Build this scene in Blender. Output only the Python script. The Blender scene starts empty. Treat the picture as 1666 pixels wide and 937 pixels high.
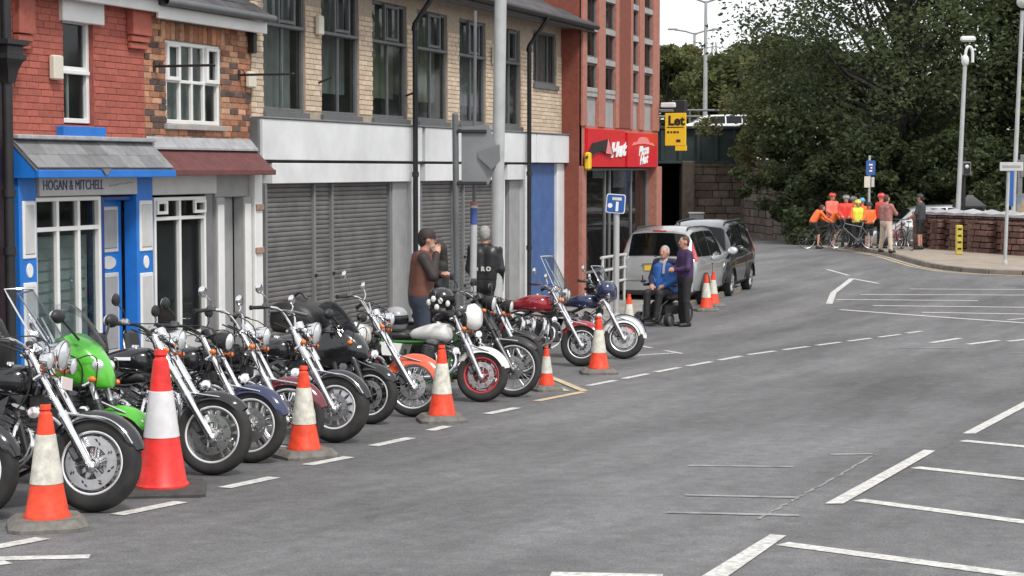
import bpy, bmesh, math, random
import numpy as np
from mathutils import Vector, Matrix
random.seed(7); np.random.seed(7)
R = math.radians
sc = bpy.context.scene
col = sc.collection
# ---------------------------------------------------------------- camera, sky, sun, exposure
F = 3000.0; CX = 833.0; CY = 468.5; W = 1666.0
CAMZ = 2.7; PITCH = math.atan((CY-275.0)/F)
cam = bpy.data.cameras.new('camera'); co = bpy.data.objects.new('camera', cam); col.objects.link(co)
co.location = (0, 0, CAMZ); co.rotation_euler = (math.pi/2-PITCH, 0, 0)
cam.sensor_width = 36.0; cam.lens = F/W*36.0; cam.clip_start = 0.1; cam.clip_end = 3000
sc.camera = co
world = bpy.data.worlds.new('World'); sc.world = world; world.use_nodes = True
wn = world.node_tree.nodes; wl = world.node_tree.links; wn.clear()
SUN_EL, SUN_AZ = R(52), R(150)            # azimuth clockwise from +Y
sky = wn.new('ShaderNodeTexSky'); sky.sky_type = 'NISHITA'; sky.sun_disc = False
sky.sun_elevation = SUN_EL; sky.sun_rotation = SUN_AZ; sky.air_density = 1.0; sky.dust_density = 1.0; sky.ozone_density = 1.0
hs = wn.new('ShaderNodeHueSaturation'); hs.inputs['Saturation'].default_value = 0.10; hs.inputs['Value'].default_value = 1.0
tcw = wn.new('ShaderNodeTexCoord'); cn = wn.new('ShaderNodeTexNoise'); cn.inputs['Scale'].default_value = 3.0; cn.inputs['Detail'].default_value = 5
cr = wn.new('ShaderNodeMapRange'); cr.inputs[1].default_value = .3; cr.inputs[2].default_value = .7; cr.inputs[3].default_value = .86; cr.inputs[4].default_value = 1.1
ml = wn.new('ShaderNodeMix'); ml.data_type = 'RGBA'; ml.blend_type = 'MULTIPLY'; ml.inputs[0].default_value = 1.0
bg = wn.new('ShaderNodeBackground'); bg.inputs['Strength'].default_value = 0.10
out = wn.new('ShaderNodeOutputWorld')
ov = wn.new('ShaderNodeMix'); ov.data_type = 'RGBA'; ov.inputs[0].default_value = .72; ov.inputs[7].default_value = (6.6, 6.75, 7.0, 1)   # high even cloud over the sky
wl.new(sky.outputs[0], hs.inputs['Color']); wl.new(hs.outputs[0], ov.inputs[6]); wl.new(ov.outputs[2], ml.inputs[6])
wl.new(tcw.outputs['Generated'], cn.inputs['Vector']); wl.new(cn.outputs['Fac'], cr.inputs[0]); wl.new(cr.outputs[0], ml.inputs[7])
wl.new(ml.outputs[2], bg.inputs['Color']); wl.new(bg.outputs[0], out.inputs['Surface'])
sl = bpy.data.lights.new('sun', 'SUN'); sl.energy = 1.5; sl.angle = R(11); sl.color = (1, .97, .93)
so = bpy.data.objects.new('sun', sl); col.objects.link(so)
sd = Vector((math.sin(SUN_AZ)*math.cos(SUN_EL), math.cos(SUN_AZ)*math.cos(SUN_EL), math.sin(SUN_EL)))
so.rotation_euler = sd.to_track_quat('Z', 'Y').to_euler()
vs = sc.view_settings
vs.view_transform = 'Standard'; vs.look = 'None'; vs.exposure = 0.92; vs.gamma = 1; vs.use_curve_mapping = False
sc.render.engine = 'CYCLES'
sc.render.resolution_x = 1024; sc.render.resolution_y = 576

# ---------------------------------------------------------------- the lie of the land
_Y = np.arange(-60, 700, .25)
_d = np.interp(_Y, [-60, 0, 7, 11, 15.2, 18, 24.5, 33.6, 38, 45, 57, 70, 85, 110, 700], [1.75, 1.78, 1.97, 2.16, 2.37, 2.47, 2.68, 2.87, 2.91, 2.88, 2.72, 2.85, 3.05, 3.05, 3.05])
_k = np.ones(17)/17
_dp = np.pad(_d, 8, mode='edge'); _d = np.convolve(_dp, _k, 'valid')
def G(x, y): return CAMZ-float(np.interp(y, _Y, _d))
def ray(px, py):
    a = (px-CX)/F; b = (CY-py)/F
    c, s = math.cos(PITCH), math.sin(PITCH)
    return Vector((a, c+b*s, -s+b*c))
def gp(px, py, dz=0.0):                    # the ground point seen along a sight line
    r = ray(px, py); t = 12.0
    for _ in range(60):
        z = G(0, r.y*t)+dz
        t += ((z-CAMZ)/r.z-t)*.6
    return Vector((r.x*t, r.y*t, G(0, r.y*t)+dz))
def at(px, py, Y):                         # point of a sight line at distance Y
    r = ray(px, py); t = Y/r.y
    return Vector((r.x*t, Y, CAMZ+r.z*t))
# the shop terrace: u runs along the street, nf points out to the road
UX, UY = .3351, .9422
FO = Vector(((420-CX)/F*25, 25, 0)); FU = Vector((UX, UY, 0)); FN = Vector((UY, -UX, 0))
FROT = math.atan2(UY, UX)
def fp(px, py, off=0.0):                   # (t along, z) on the terrace plane
    r = ray(px, py); o = FO+FN*off
    k = (o.x*FN.x+o.y*FN.y)/(r.x*FN.x+r.y*FN.y)
    p = r*k
    return ((p.x-o.x)*UX+(p.y-o.y)*UY, CAMZ+p.z)
def fw(t, off, z=0.0): 
    p = FO+FU*t+FN*off; return Vector((p.x, p.y, z))

# ---------------------------------------------------------------- materials
def mat(name, c, rough=.6, metal=0, var=.0, vscale=6., bump=0., bscale=60., spec=.5, coat=0., objvar=0., trans=0., c2=None, detail=4):
    m = bpy.data.materials.new(name); m.use_nodes = True
    nt = m.node_tree; n = nt.nodes; l = nt.links
    b = n['Principled BSDF']
    b.inputs['Base Color'].default_value = (*c, 1); b.inputs['Roughness'].default_value = rough
    b.inputs['Metallic'].default_value = metal; b.inputs['Specular IOR Level'].default_value = spec
    b.inputs['Coat Weight'].default_value = coat; b.inputs['Coat Roughness'].default_value = .05
    b.inputs['Transmission Weight'].default_value = trans
    tc = n.new('ShaderNodeTexCoord')
    if var or c2:
        nz = n.new('ShaderNodeTexNoise'); nz.inputs['Scale'].default_value = vscale; nz.inputs['Detail'].default_value = detail; nz.inputs['Roughness'].default_value = .6
        g = n.new('ShaderNodeNewGeometry'); l.new(g.outputs['Position'], nz.inputs['Vector'])
        rp = n.new('ShaderNodeMapRange'); rp.inputs[1].default_value = .32; rp.inputs[2].default_value = .68
        l.new(nz.outputs['Fac'], rp.inputs[0])
        mx = n.new('ShaderNodeMix'); mx.data_type = 'RGBA'
        lo = tuple(max(0, x*(1-var)) for x in c); hi = c2 if c2 else tuple(min(1, x*(1+var)) for x in c)
        mx.inputs[6].default_value = (*lo, 1); mx.inputs[7].default_value = (*hi, 1)
        l.new(rp.outputs[0], mx.inputs[0]); last = mx.outputs[2]
    else: last = None
    if objvar:
        oi = n.new('ShaderNodeObjectInfo'); mr = n.new('ShaderNodeMapRange'); mr.inputs[3].default_value = 1-objvar; mr.inputs[4].default_value = 1+objvar
        l.new(oi.outputs['Random'], mr.inputs[0])
        m2 = n.new('ShaderNodeMix'); m2.data_type = 'RGBA'; m2.blend_type = 'MULTIPLY'; m2.inputs[0].default_value = 1
        if last: l.new(last, m2.inputs[6])
        else: m2.inputs[6].default_value = (*c, 1)
        l.new(mr.outputs[0], m2.inputs[7]); last = m2.outputs[2]
    if last: l.new(last, b.inputs['Base Color'])
    if bump:
        n2 = n.new('ShaderNodeTexNoise'); n2.inputs['Scale'].default_value = bscale; n2.inputs['Detail'].default_value = 3
        g2 = n.new('ShaderNodeNewGeometry'); l.new(g2.outputs['Position'], n2.inputs['Vector'])
        bp = n.new('ShaderNodeBump'); bp.inputs['Strength'].default_value = bump; bp.inputs['Distance'].default_value = .01
        l.new(n2.outputs['Fac'], bp.inputs['Height']); l.new(bp.outputs[0], b.inputs['Normal'])
    return m
def glassmat(name, tint, alpha, rough=.03):
    m = bpy.data.materials.new(name); m.use_nodes = True; n = m.node_tree.nodes; l = m.node_tree.links
    for x in list(n): n.remove(x)
    o = n.new('ShaderNodeOutputMaterial'); tr = n.new('ShaderNodeBsdfTransparent'); gl = n.new('ShaderNodeBsdfPrincipled')
    tr.inputs[0].default_value = (*tint, 1); gl.inputs['Base Color'].default_value = (.02, .022, .024, 1); gl.inputs['Roughness'].default_value = rough; gl.inputs['Specular IOR Level'].default_value = .9; gl.inputs['IOR'].default_value = 1.7
    mx = n.new('ShaderNodeMixShader'); fr = n.new('ShaderNodeLayerWeight'); pw = n.new('ShaderNodeMath'); pw.operation = 'POWER'; pw.inputs[1].default_value = 3.5
    ad = n.new('ShaderNodeMath'); ad.operation = 'ADD'; ad.use_clamp = True; ad.inputs[1].default_value = alpha
    l.new(fr.outputs['Facing'], pw.inputs[0]); l.new(pw.outputs[0], ad.inputs[0]); l.new(ad.outputs[0], mx.inputs[0]); l.new(tr.outputs[0], mx.inputs[1]); l.new(gl.outputs[0], mx.inputs[2]); l.new(mx.outputs[0], o.inputs[0])
    return m
M = {}
def mk(k, *a, **kw): M[k] = mat(k, *a, **kw); return M[k]
mk('black_rubber', (.018, .018, .019), .8, bump=.2, bscale=120, var=.3, c2=(.036, .034, .031), vscale=7)
mk('black_paint', (.012, .012, .014), .18, coat=.6)
mk('satin_black', (.02, .02, .021), .45, var=.2)
mk('black_leather', (.018, .017, .017), .42, bump=.25, bscale=90)
mk('chrome', (.78, .78, .79), .13, 1, var=.06, vscale=14)
mk('alloy', (.52, .52, .53), .34, 1, var=.15, vscale=20)
mk('dark_alloy', (.16, .16, .165), .42, .9, var=.25, vscale=20)
mk('disc_steel', (.5, .5, .5), .33, 1, var=.1, vscale=30)
mk('engine_grey', (.21, .21, .215), .42, .7, var=.25, vscale=25)
mk('frame_green', (.035, .17, .03), .35)
mk('red_rim', (.42, .03, .04), .35, coat=.4)
mk('green_paint', (.085, .45, .03), .22, coat=.7)
mk('orange_paint', (.72, .10, .035), .25, coat=.7)
mk('navy_paint', (.022, .03, .085), .2, coat=.7)
mk('maroon_paint', (.14, .012, .02), .2, coat=.7)
mk('crimson_paint', (.30, .012, .022), .16, coat=.8)
mk('white_paint', (.74, .73, .70), .25, coat=.5)
mk('silver_paint', (.40, .40, .41), .3, .55, coat=.5)
mk('amber', (.75, .17, .02), .25, coat=.5)
mk('red_lens', (.5, .02, .02), .2, coat=.5)
mk('lens', (.72, .74, .75), .08, .3, coat=1)
mk('asphalt_tag', (.3, .3, .3))
mk('cone_orange', (.76, .064, .024), .5, var=.26, vscale=16, spec=.4, detail=8)
mk('cone_red', (.74, .036, .03), .45, var=.22, vscale=14, spec=.4, detail=8)
mk('cone_white', (.60, .58, .50), .45, var=.24, vscale=18, detail=8)
mk('cone_bright', (.66, .65, .66), .42, var=.08, vscale=14)
mk('cone_base', (.145, .135, .12), .85, var=.3, vscale=12, bump=.4)
mk('cone_base_black', (.05, .048, .045), .8, var=.3, vscale=12, bump=.3)
mk('clear_screen', (.5, .5, .5))
M['clear_screen'] = glassmat('clear_screen_plastic', (.93, .95, .96), .07)
M['smoke_screen'] = glassmat('smoked_screen_plastic', (.45, .46, .48), .12)
M['pane'] = glassmat('window_glass', (.80, .84, .84), .10)
M['dark_pane'] = glassmat('dark_window_glass', (.84, .88, .87), .16, .05)
M['car_glass'] = glassmat('car_window_glass', (.22, .25, .25), .25)

# ---------------------------------------------------------------- mesh helpers
class MB:
    def __init__(s): s.v = []; s.f = []
    def add(s, v, f):
        o = len(s.v); s.v += [tuple(x) for x in v]; s.f += [tuple(i+o for i in q) for q in f]; return s
    def box(s, c, d, rot=None):
        h = [x/2 for x in d]; c = Vector(c)
        vs_ = [Vector((sx*h[0], sy*h[1], sz*h[2])) for sx in (-1, 1) for sy in (-1, 1) for sz in (-1, 1)]
        if rot is not None: vs_ = [rot @ x for x in vs_]
        return s.add([c+x for x in vs_], [(0, 1, 3, 2), (4, 6, 7, 5), (0, 4, 5, 1), (2, 3, 7, 6), (0, 2, 6, 4), (1, 5, 7, 3)])
    def cbox(s, c, d, b=.01, rot=None):    # chamfered box
        hx, hy, hz = [x/2 for x in d]; b = min(b, hx*.9, hy*.9, hz*.9); c = Vector(c); rings = []
        for z, i in ((-hz, b), (-hz+b, 0), (hz-b, 0), (hz, b)):
            X, Y = hx-i, hy-i
            rings.append([Vector(p) for p in ((X-b, -Y, z), (X, -Y+b, z), (X, Y-b, z), (X-b, Y, z), (-X+b, Y, z), (-X, Y-b, z), (-X, -Y+b, z), (-X+b, -Y, z))])
        if rot is not None: rings = [[rot @ p for p in r] for r in rings]
        return s.loft([[c+p for p in r] for r in rings])
    def loft(s, rings, cap=True, closed=False):
        n = len(rings[0]); o = len(s.v)
        for r in rings: s.v += [tuple(p) for p in r]
        m = len(rings)
        for i in range(m if closed else m-1):
            a = o+i*n; b = o+((i+1) % m)*n
            for j in range(n): s.f.append((a+j, a+(j+1) % n, b+(j+1) % n, b+j))
        if cap and not closed:
            s.f.append(tuple(o+j for j in range(n))[::-1]); s.f.append(tuple(o+(m-1)*n+j for j in range(n)))
        return s
    def cyl(s, p0, p1, r0, r1=None, n=12, cap=True):
        p0 = Vector(p0); p1 = Vector(p1); r1 = r0 if r1 is None else r1
        q = (p1-p0).to_track_quat('Z', 'Y'); a = q @ Vector((1, 0, 0)); b = q @ Vector((0, 1, 0))
        ring = lambda p, r: [p+a*r*math.cos(2*math.pi*k/n)+b*r*math.sin(2*math.pi*k/n) for k in range(n)]
        return s.loft([ring(p0, r0), ring(p1, r1)], cap)
    def tube(s, pts, r, n=8, cap=True, closed=False, smooth=0):
        P = [Vector(p) for p in pts]
        for _ in range(smooth):
            Q = [P[0]]
            for i in range(len(P)-1): Q += [P[i]*.75+P[i+1]*.25, P[i]*.25+P[i+1]*.75]
            Q.append(P[-1]); P = Q
        if not isinstance(r, (list, tuple)): rr = [r]*len(P)
        else: rr = [r[0]+(r[-1]-r[0])*i/(len(P)-1) for i in range(len(P))] if len(r) != len(P) else r
        rings = []; a = None; m = len(P)
        for i in range(m):
            if closed: t = P[(i+1) % m]-P[i-1]
            else: t = P[min(i+1, m-1)]-P[max(i-1, 0)]
            t.normalize()
            if a is None:
                a = t.orthogonal().normalized()
            else:
                a = a-t*a.dot(t)
                a = a.normalized() if a.length > 1e-6 else t.orthogonal().normalized()
            b = t.cross(a)
            rings.append([P[i]+(a*math.cos(2*math.pi*k/n)+b*math.sin(2*math.pi*k/n))*rr[i] for k in range(n)])
        return s.loft(rings, cap, closed)
    def lathe(s, prof, o=(0, 0, 0), ax=(0, 0, 1), n=24, closed=False, a0=0, a1=None):
        o = Vector(o); ax = Vector(ax).normalized(); q = ax.to_track_quat('Z', 'Y'); a = q @ Vector((1, 0, 0)); b = q @ Vector((0, 1, 0))
        k0 = len(s.v); m = len(prof); full = a1 is None; N = n if full else n+1
        for i in range(N):
            th = 2*math.pi*i/n if full else a0+(a1-a0)*i/n
            d = a*math.cos(th)+b*math.sin(th)
            s.v += [tuple(o+d*r+ax*h) for r, h in prof]
        for i in range(n):
            A = k0+i*m; B = k0+((i+1) % N)*m
            for j in range(m if closed else m-1): s.f.append((A+j, B+j, B+(j+1) % m, A+(j+1) % m))
        if not full and closed:
            s.f.append(tuple(k0+j for j in range(m))); s.f.append(tuple(k0+n*m+j for j in range(m))[::-1])
        return s
    def ell(s, c, r, n=16, m=10, rot=None):
        c = Vector(c); rings = []
        for i in range(m+1):
            ph = -math.pi/2+math.pi*i/m; z = math.sin(ph); w = max(math.cos(ph), .02)
            ring = [Vector((r[0]*w*math.cos(2*math.pi*k/n), r[1]*w*math.sin(2*math.pi*k/n), r[2]*z)) for k in range(n)]
            if rot is not None: ring = [rot @ p for p in ring]
            rings.append([c+p for p in ring])
        return s.loft(rings)
    def prism(s, poly, f0, f1):            # poly 2d; f0,f1 map (a,b)->point for the two sides
        n = len(poly); o = len(s.v)
        s.v += [tuple(f0(*p)) for p in poly]+[tuple(f1(*p)) for p in poly]
        s.f.append(tuple(o+i for i in range(n))); s.f.append(tuple(o+n+i for i in range(n))[::-1])
        for i in range(n): s.f.append((o+i, o+(i+1) % n, o+n+(i+1) % n, o+n+i))
        return s
    def grid(s, fn, nu, nv):
        o = len(s.v)
        for i in range(nu+1):
            for j in range(nv+1): s.v.append(tuple(fn(i/nu, j/nv)))
        for i in range(nu):
            for j in range(nv): a = o+i*(nv+1)+j; s.f.append((a, a+nv+1, a+nv+2, a+1))
        return s
    def sheet(s, fn, nu, nv, th):          # grid with thickness
        o = len(s.v); s.grid(fn, nu, nv); k = len(s.v)-o; f = s.f[-nu*nv:]
        P = [Vector(p) for p in s.v[o:]]
        nm = [Vector((0, 0, 0)) for _ in P]
        for q in f:
            a, b, c, d = [P[i-o] for i in q]; nn = (c-a).cross(d-b); nn = nn.normalized() if nn.length > 1e-9 else nn
            for i in q: nm[i-o] += nn
        s.v += [tuple(P[i]-nm[i].normalized()*th) for i in range(k)]
        s.f += [tuple(i+k for i in q)[::-1] for q in f]
        E = lambda i, j: o+i*(nv+1)+j
        edge = [E(i, 0) for i in range(nu)]+[E(nu, j) for j in range(nv)]+[E(i, nv) for i in range(nu, 0, -1)]+[E(0, j) for j in range(nv, 0, -1)]
        for i in range(len(edge)): a = edge[i]; b = edge[(i+1) % len(edge)]; s.f.append((b, a, a+k, b+k))
        return s
    def xf(s, Mx): s.v = [tuple(Mx @ Vector(p)) for p in s.v]; return s
    def mesh(s, name, m=None, ang=35, fix=True):
        me = bpy.data.meshes.new(name); me.from_pydata(s.v, [], s.f)
        if fix:
            b = bmesh.new(); b.from_mesh(me); bmesh.ops.recalc_face_normals(b, faces=b.faces); b.to_mesh(me); b.free()
        if ang:
            me.polygons.foreach_set('use_smooth', [True]*len(me.polygons)); me.set_sharp_from_angle(angle=R(ang))
        if m is not None: me.materials.append(M[m] if isinstance(m, str) else m)
        me.update(); return me
    def build(s, name, m, parent=None, ang=35, fix=True): return obj(name, s.mesh(name, m, ang, fix), parent)
def obj(name, me, parent=None, loc=None, rot=None, scale=None):
    o = bpy.data.objects.new(name, me); col.objects.link(o)
    if parent is not None: o.parent = parent
    if loc is not None: o.location = loc
    if rot is not None: o.rotation_euler = rot
    if scale is not None: o.scale = scale
    return o
def tag(o, label=None, cat=None, group=None, kind=None):
    if label: o['label'] = label
    if cat: o['category'] = cat
    if group: o['group'] = group
    if kind: o['kind'] = kind
    return o
def thing(name, label, cat, loc=(0, 0, 0), rz=0, group=None):
    o = obj(name, None, None, loc, (0, 0, rz)); o.empty_display_size = .2
    return tag(o, label, cat, group)
def text(name, s, m, parent, size, T, depth=.004, shear=0, sx=1.0, bold=0.0):
    cu = bpy.data.curves.new('lettering', 'FONT'); cu.body = s; cu.size = size; cu.extrude = depth; cu.align_x = 'CENTER'; cu.align_y = 'CENTER'; cu.shear = shear; cu.offset = bold; cu.resolution_u = 3
    t = bpy.data.objects.new('lettering', cu); col.objects.link(t)
    dg = bpy.context.evaluated_depsgraph_get(); me = bpy.data.meshes.new_from_object(t.evaluated_get(dg))
    bpy.data.objects.remove(t); bpy.data.curves.remove(cu)
    me.name = name
    me.transform(T @ Matrix.Diagonal((sx, 1, 1, 1)))
    me.materials.clear(); me.materials.append(M[m] if isinstance(m, str) else m)
    return obj(name, me, parent)
def basis(o, x, y):                        # matrix with given x and y axes at origin o
    x = Vector(x).normalized(); y = Vector(y).normalized(); z = x.cross(y)
    return Matrix(((x.x, y.x, z.x, o[0]), (x.y, y.y, z.y, o[1]), (x.z, y.z, z.z, o[2]), (0, 0, 0, 1)))
def rrect(w, h, r, n=4):
    p = []
    for cx, cy, a in ((w/2-r, h/2-r, 0), (-w/2+r, h/2-r, 90), (-w/2+r, -h/2+r, 180), (w/2-r, -h/2+r, 270)):
        for k in range(n+1): t = R(a+90*k/n); p.append((cx+r*math.cos(t), cy+r*math.sin(t)))
    return p
# ---- smooth solids from capsules (people)
def sdf_mesh(prims, vox, k=.03):
    """prims: (a, b, ra, rb[, squash]) round cones or ('e', c, (rx,ry,rz), R|None) ellipsoids"""
    lo = np.array([1e9]*3); hi = -lo
    for p in prims:
        if p[0] == 'e': c = np.array(p[1]); r = max(p[2]); lo = np.minimum(lo, c-r); hi = np.maximum(hi, c+r)
        else:
            for c, r in ((p[0], p[2]), (p[1], p[3])): c = np.array(c); lo = np.minimum(lo, c-r); hi = np.maximum(hi, c+r)
    lo = lo-3*vox; hi = hi+3*vox
    n = np.ceil((hi-lo)/vox).astype(int)+1
    ax = [lo[i]+vox*np.arange(n[i]) for i in range(3)]
    f = np.full(n, 1.0)
    for p in prims:
        if p[0] == 'e': c = np.array(p[1]); r = max(p[2]); a0 = c-r; a1 = c+r
        else:
            A = np.array(p[0], float); B = np.array(p[1], float); rm = max(p[2], p[3]); a0 = np.minimum(A, B)-rm; a1 = np.maximum(A, B)+rm
        m = k*1.5+3*vox
        i0 = np.maximum(((a0-m-lo)/vox).astype(int), 0); i1 = np.minimum(((a1+m-lo)/vox).astype(int)+2, n)
        X, Y, Z = np.meshgrid(*[ax[i][i0[i]:i1[i]] for i in range(3)], indexing='ij')
        if p[0] == 'e':
            q = np.stack([X-c[0], Y-c[1], Z-c[2]], -1)
            if len(p) > 3 and p[3] is not None: q = q @ np.array(p[3])
            e = np.array(p[2]); kk = np.sqrt(((q/e)**2).sum(-1)); d = (kk-1)*min(e)*.5+(kk-1)*kk*min(e)*.5/np.maximum(kk, .3)
        else:
            ab = B-A; L = max(float(ab@ab), 1e-9)
            h = np.clip(((X-A[0])*ab[0]+(Y-A[1])*ab[1]+(Z-A[2])*ab[2])/L, 0, 1)
            d = np.sqrt((X-A[0]-h*ab[0])**2+(Y-A[1]-h*ab[1])**2+(Z-A[2]-h*ab[2])**2)-(p[2]+(p[3]-p[2])*h)
        kk2 = p[4] if len(p) > 4 and p[0] != 'e' else k
        s = f[i0[0]:i1[0], i0[1]:i1[1], i0[2]:i1[2]]
        hh = np.clip(.5+.5*(s-d)/kk2, 0, 1)
        f[i0[0]:i1[0], i0[1]:i1[1], i0[2]:i1[2]] = s*(1-hh)+d*hh-kk2*hh*(1-hh)
    ins = f < 0
    # surface nets
    nx, ny, nz = f.shape; cs = np.zeros((nx-1, ny-1, nz-1, 3)); cnt = np.zeros((nx-1, ny-1, nz-1))
    off = [(0, 0, 0), (1, 0, 0), (0, 1, 0), (1, 1, 0), (0, 0, 1), (1, 0, 1), (0, 1, 1), (1, 1, 1)]
    sub = lambda o: f[o[0]:o[0]+nx-1, o[1]:o[1]+ny-1, o[2]:o[2]+nz-1]
    for a in range(8):
        for b in range(a+1, 8):
            oa, ob = off[a], off[b]
            if sum(x != y for x, y in zip(oa, ob)) != 1: continue
            fa, fb = sub(oa), sub(ob); cr_ = (fa < 0) != (fb < 0)
            t = np.where(cr_, fa/np.where(fa-fb == 0, 1, fa-fb), 0)
            for i in range(3): cs[..., i] += np.where(cr_, oa[i]+t*(ob[i]-oa[i]), 0)
            cnt += cr_
    act = cnt > 0; idx = -np.ones(cnt.shape, int); idx[act] = np.arange(act.sum())
    I = np.argwhere(act); V = lo+vox*(I+cs[act]/cnt[act][:, None])
    faces = []
    def quads(axis):
        a, b = [(1, 2), (2, 0), (0, 1)][axis]
        s0 = [slice(None)]*3; s1 = [slice(None)]*3; s0[axis] = slice(0, -1); s1[axis] = slice(1, None)
        cr_ = ins[tuple(s0)] != ins[tuple(s1)]
        E = np.argwhere(cr_); E = E[(E[:, a] > 0) & (E[:, b] > 0) & (E[:, a] < f.shape[a]-1) & (E[:, b] < f.shape[b]-1)]
        fl = ins[tuple(s0)][E[:, 0], E[:, 1], E[:, 2]]
        def g(da, db): e = E.copy(); e[:, a] -= da; e[:, b] -= db; return idx[e[:, 0], e[:, 1], e[:, 2]]
        q = np.stack([g(1, 1), g(0, 1), g(0, 0), g(1, 0)], 1); q[~fl] = q[~fl][:, ::-1]; return q
    Q = np.concatenate([quads(0), quads(1), quads(2)])
    return V, Q
def solid(name, prims, vox, m, parent, k=.03):
    V, Q = sdf_mesh(prims, vox, k)
    me = bpy.data.meshes.new(name); me.from_pydata(V.tolist(), [], Q.tolist())
    me.polygons.foreach_set('use_smooth', [True]*len(me.polygons)); me.materials.append(M[m] if isinstance(m, str) else m)
    return obj(name, me, parent)
# ================================================================ GROUND, ROAD, PAVEMENTS
def asphalt(name):
    m = bpy.data.materials.new(name); m.use_nodes = True; n = m.node_tree.nodes; l = m.node_tree.links; b = n['Principled BSDF']
    g = n.new('ShaderNodeNewGeometry')
    mp = n.new('ShaderNodeMapping'); mp.vector_type = 'TEXTURE'; mp.inputs['Rotation'].default_value = (0, 0, FROT-R(4)); mp.inputs['Scale'].default_value = (9, 1.3, 1)
    l.new(g.outputs['Position'], mp.inputs['Vector'])
    def noise(scale, vec, det=4, rough=.6):
        x = n.new('ShaderNodeTexNoise'); x.inputs['Scale'].default_value = scale; x.inputs['Detail'].default_value = det; x.inputs['Roughness'].default_value = rough; l.new(vec, x.inputs['Vector']); return x.outputs['Fac']
    def rng(v, a, b_, c, d):
        x = n.new('ShaderNodeMapRange'); x.inputs[1].default_value = a; x.inputs[2].default_value = b_; x.inputs[3].default_value = c; x.inputs[4].default_value = d; l.new(v, x.inputs[0]); return x.outputs[0]
    def mul(a, b_):
        x = n.new('ShaderNodeMath'); x.operation = 'MULTIPLY'; l.new(a, x.inputs[0]); l.new(b_, x.inputs[1]); return x.outputs[0]
    streak = rng(noise(1.0, mp.outputs[0], 6, .65), .33, .68, .72, 1.4)
    patch = rng(noise(.35, g.outputs['Position'], 5, .65), .3, .7, .84, 1.18)
    speck = rng(noise(75, g.outputs['Position'], 3, .85), .3, .7, .45, 1.65)
    worn = rng(noise(6, g.outputs['Position'], 8, .75), .3, .7, .74, 1.3)
    fac = mul(mul(streak, patch), mul(speck, worn))
    mx = n.new('ShaderNodeMix'); mx.data_type = 'RGBA'; mx.blend_type = 'MULTIPLY'; mx.inputs[0].default_value = 1
    mx.inputs[6].default_value = (.118, .116, .118, 1); l.new(fac, mx.inputs[7]); l.new(mx.outputs[2], b.inputs['Base Color'])
    rr = rng(noise(1.0, mp.outputs[0], 5), .33, .68, .82, .62); l.new(rr, b.inputs['Roughness'])
    bp = n.new('ShaderNodeBump'); bp.inputs['Strength'].default_value = .5; bp.inputs['Distance'].default_value = .008; l.new(speck, bp.inputs['Height']); l.new(bp.outputs[0], b.inputs['Normal'])
    b.inputs['Specular IOR Level'].default_value = .4
    return m
M['asphalt'] = asphalt('worn_asphalt')
mk('earth', (.075, .07, .045), .95, c2=(.05, .075, .025), var=.3, vscale=.4)
mk('slabs', (.25, .235, .205), .85, var=.18, vscale=3, bump=.15)
mk('tan_paving', (.30, .25, .20), .85, var=.16, vscale=2, bump=.15)
mk('kerb', (.20, .17, .145), .85, var=.25, vscale=4, bump=.3, objvar=.15)
mk('road_white', (.52, .505, .475), .65, var=.38, vscale=22, detail=9)
mk('faded_white', (.25, .246, .24), .7, var=.4, vscale=7, detail=7)
mk('road_cream', (.50, .40, .25), .65, var=.25, vscale=9, detail=7)
mk('crack_pale', (.23, .226, .22), .8, var=.4, vscale=15)
mk('tar', (.05, .05, .05), .5, var=.2)
def hsheet(xs, ys, dz):
    b = MB(); nx = len(xs)
    for y in ys:
        for x in xs: b.v.append((x, y, G(x, y)+dz))
    for j in range(len(ys)-1):
        for i in range(nx-1): a = j*nx+i; b.f.append((a, a+1, a+nx+1, a+nx))
    return b
yy = list(np.arange(-30, 112, 1.0))
tag(hsheet([-1500, -200, -60, 0, 60, 200, 1500], [-1500, -200]+yy+[150, 250, 500, 690, 2500], -.012).build('ground', 'earth', ang=0, fix=False), kind='structure')
road = tag(hsheet([-40, -20, 0, 20, 40, 60, 110], list(np.arange(-20, 100.5, 1.0)), .0).build('road', 'asphalt', ang=0, fix=False), kind='structure')
# pavement by the shops
def koff(t): return 3.2 if t < -.6 else (3.2-.9*(t+.6)/.5 if t < -.1 else max(2.15, 2.3-.02*t))
def strip(t0, t1, step, o0, o1, dz):
    b = MB(); n = 4; T = np.arange(t0, t1+1e-6, step)
    for t in T:
        for k in range(n+1):
            o = o0(t)+(o1(t)-o0(t))*k/n; p = fw(t, o); b.v.append((p.x, p.y, G(p.x, p.y)+dz))
    for i in range(len(T)-1):
        for k in range(n): a = i*(n+1)+k; b.f.append((a, a+n+1, a+n+2, a+1))
    return b
PEND = fp(1070, 300, .42)[0]+1.5
pav = tag(strip(-18, PEND, (PEND+18)/50, lambda t: -.6, lambda t: koff(t)-.13, .115).build('pavement', 'slabs', ang=0, fix=False), kind='structure')
kb = MB().cbox((0, 0, 0), (.905, .125, .24), .018).mesh('kerb_stone', 'kerb')
for i in range(56):
    t = -17.5+i*.915
    if t > PEND-.4: break
    p = fw(t, koff(t)-.065); q = fw(t+.9, koff(t+.9)-.065)
    obj('kerb_stone', kb, pav, (p.x, p.y, G(p.x, p.y)), (0, -math.atan2(G(0, q.y)-G(0, p.y), .9), math.atan2(q.y-p.y, q.x-p.x)))
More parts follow.
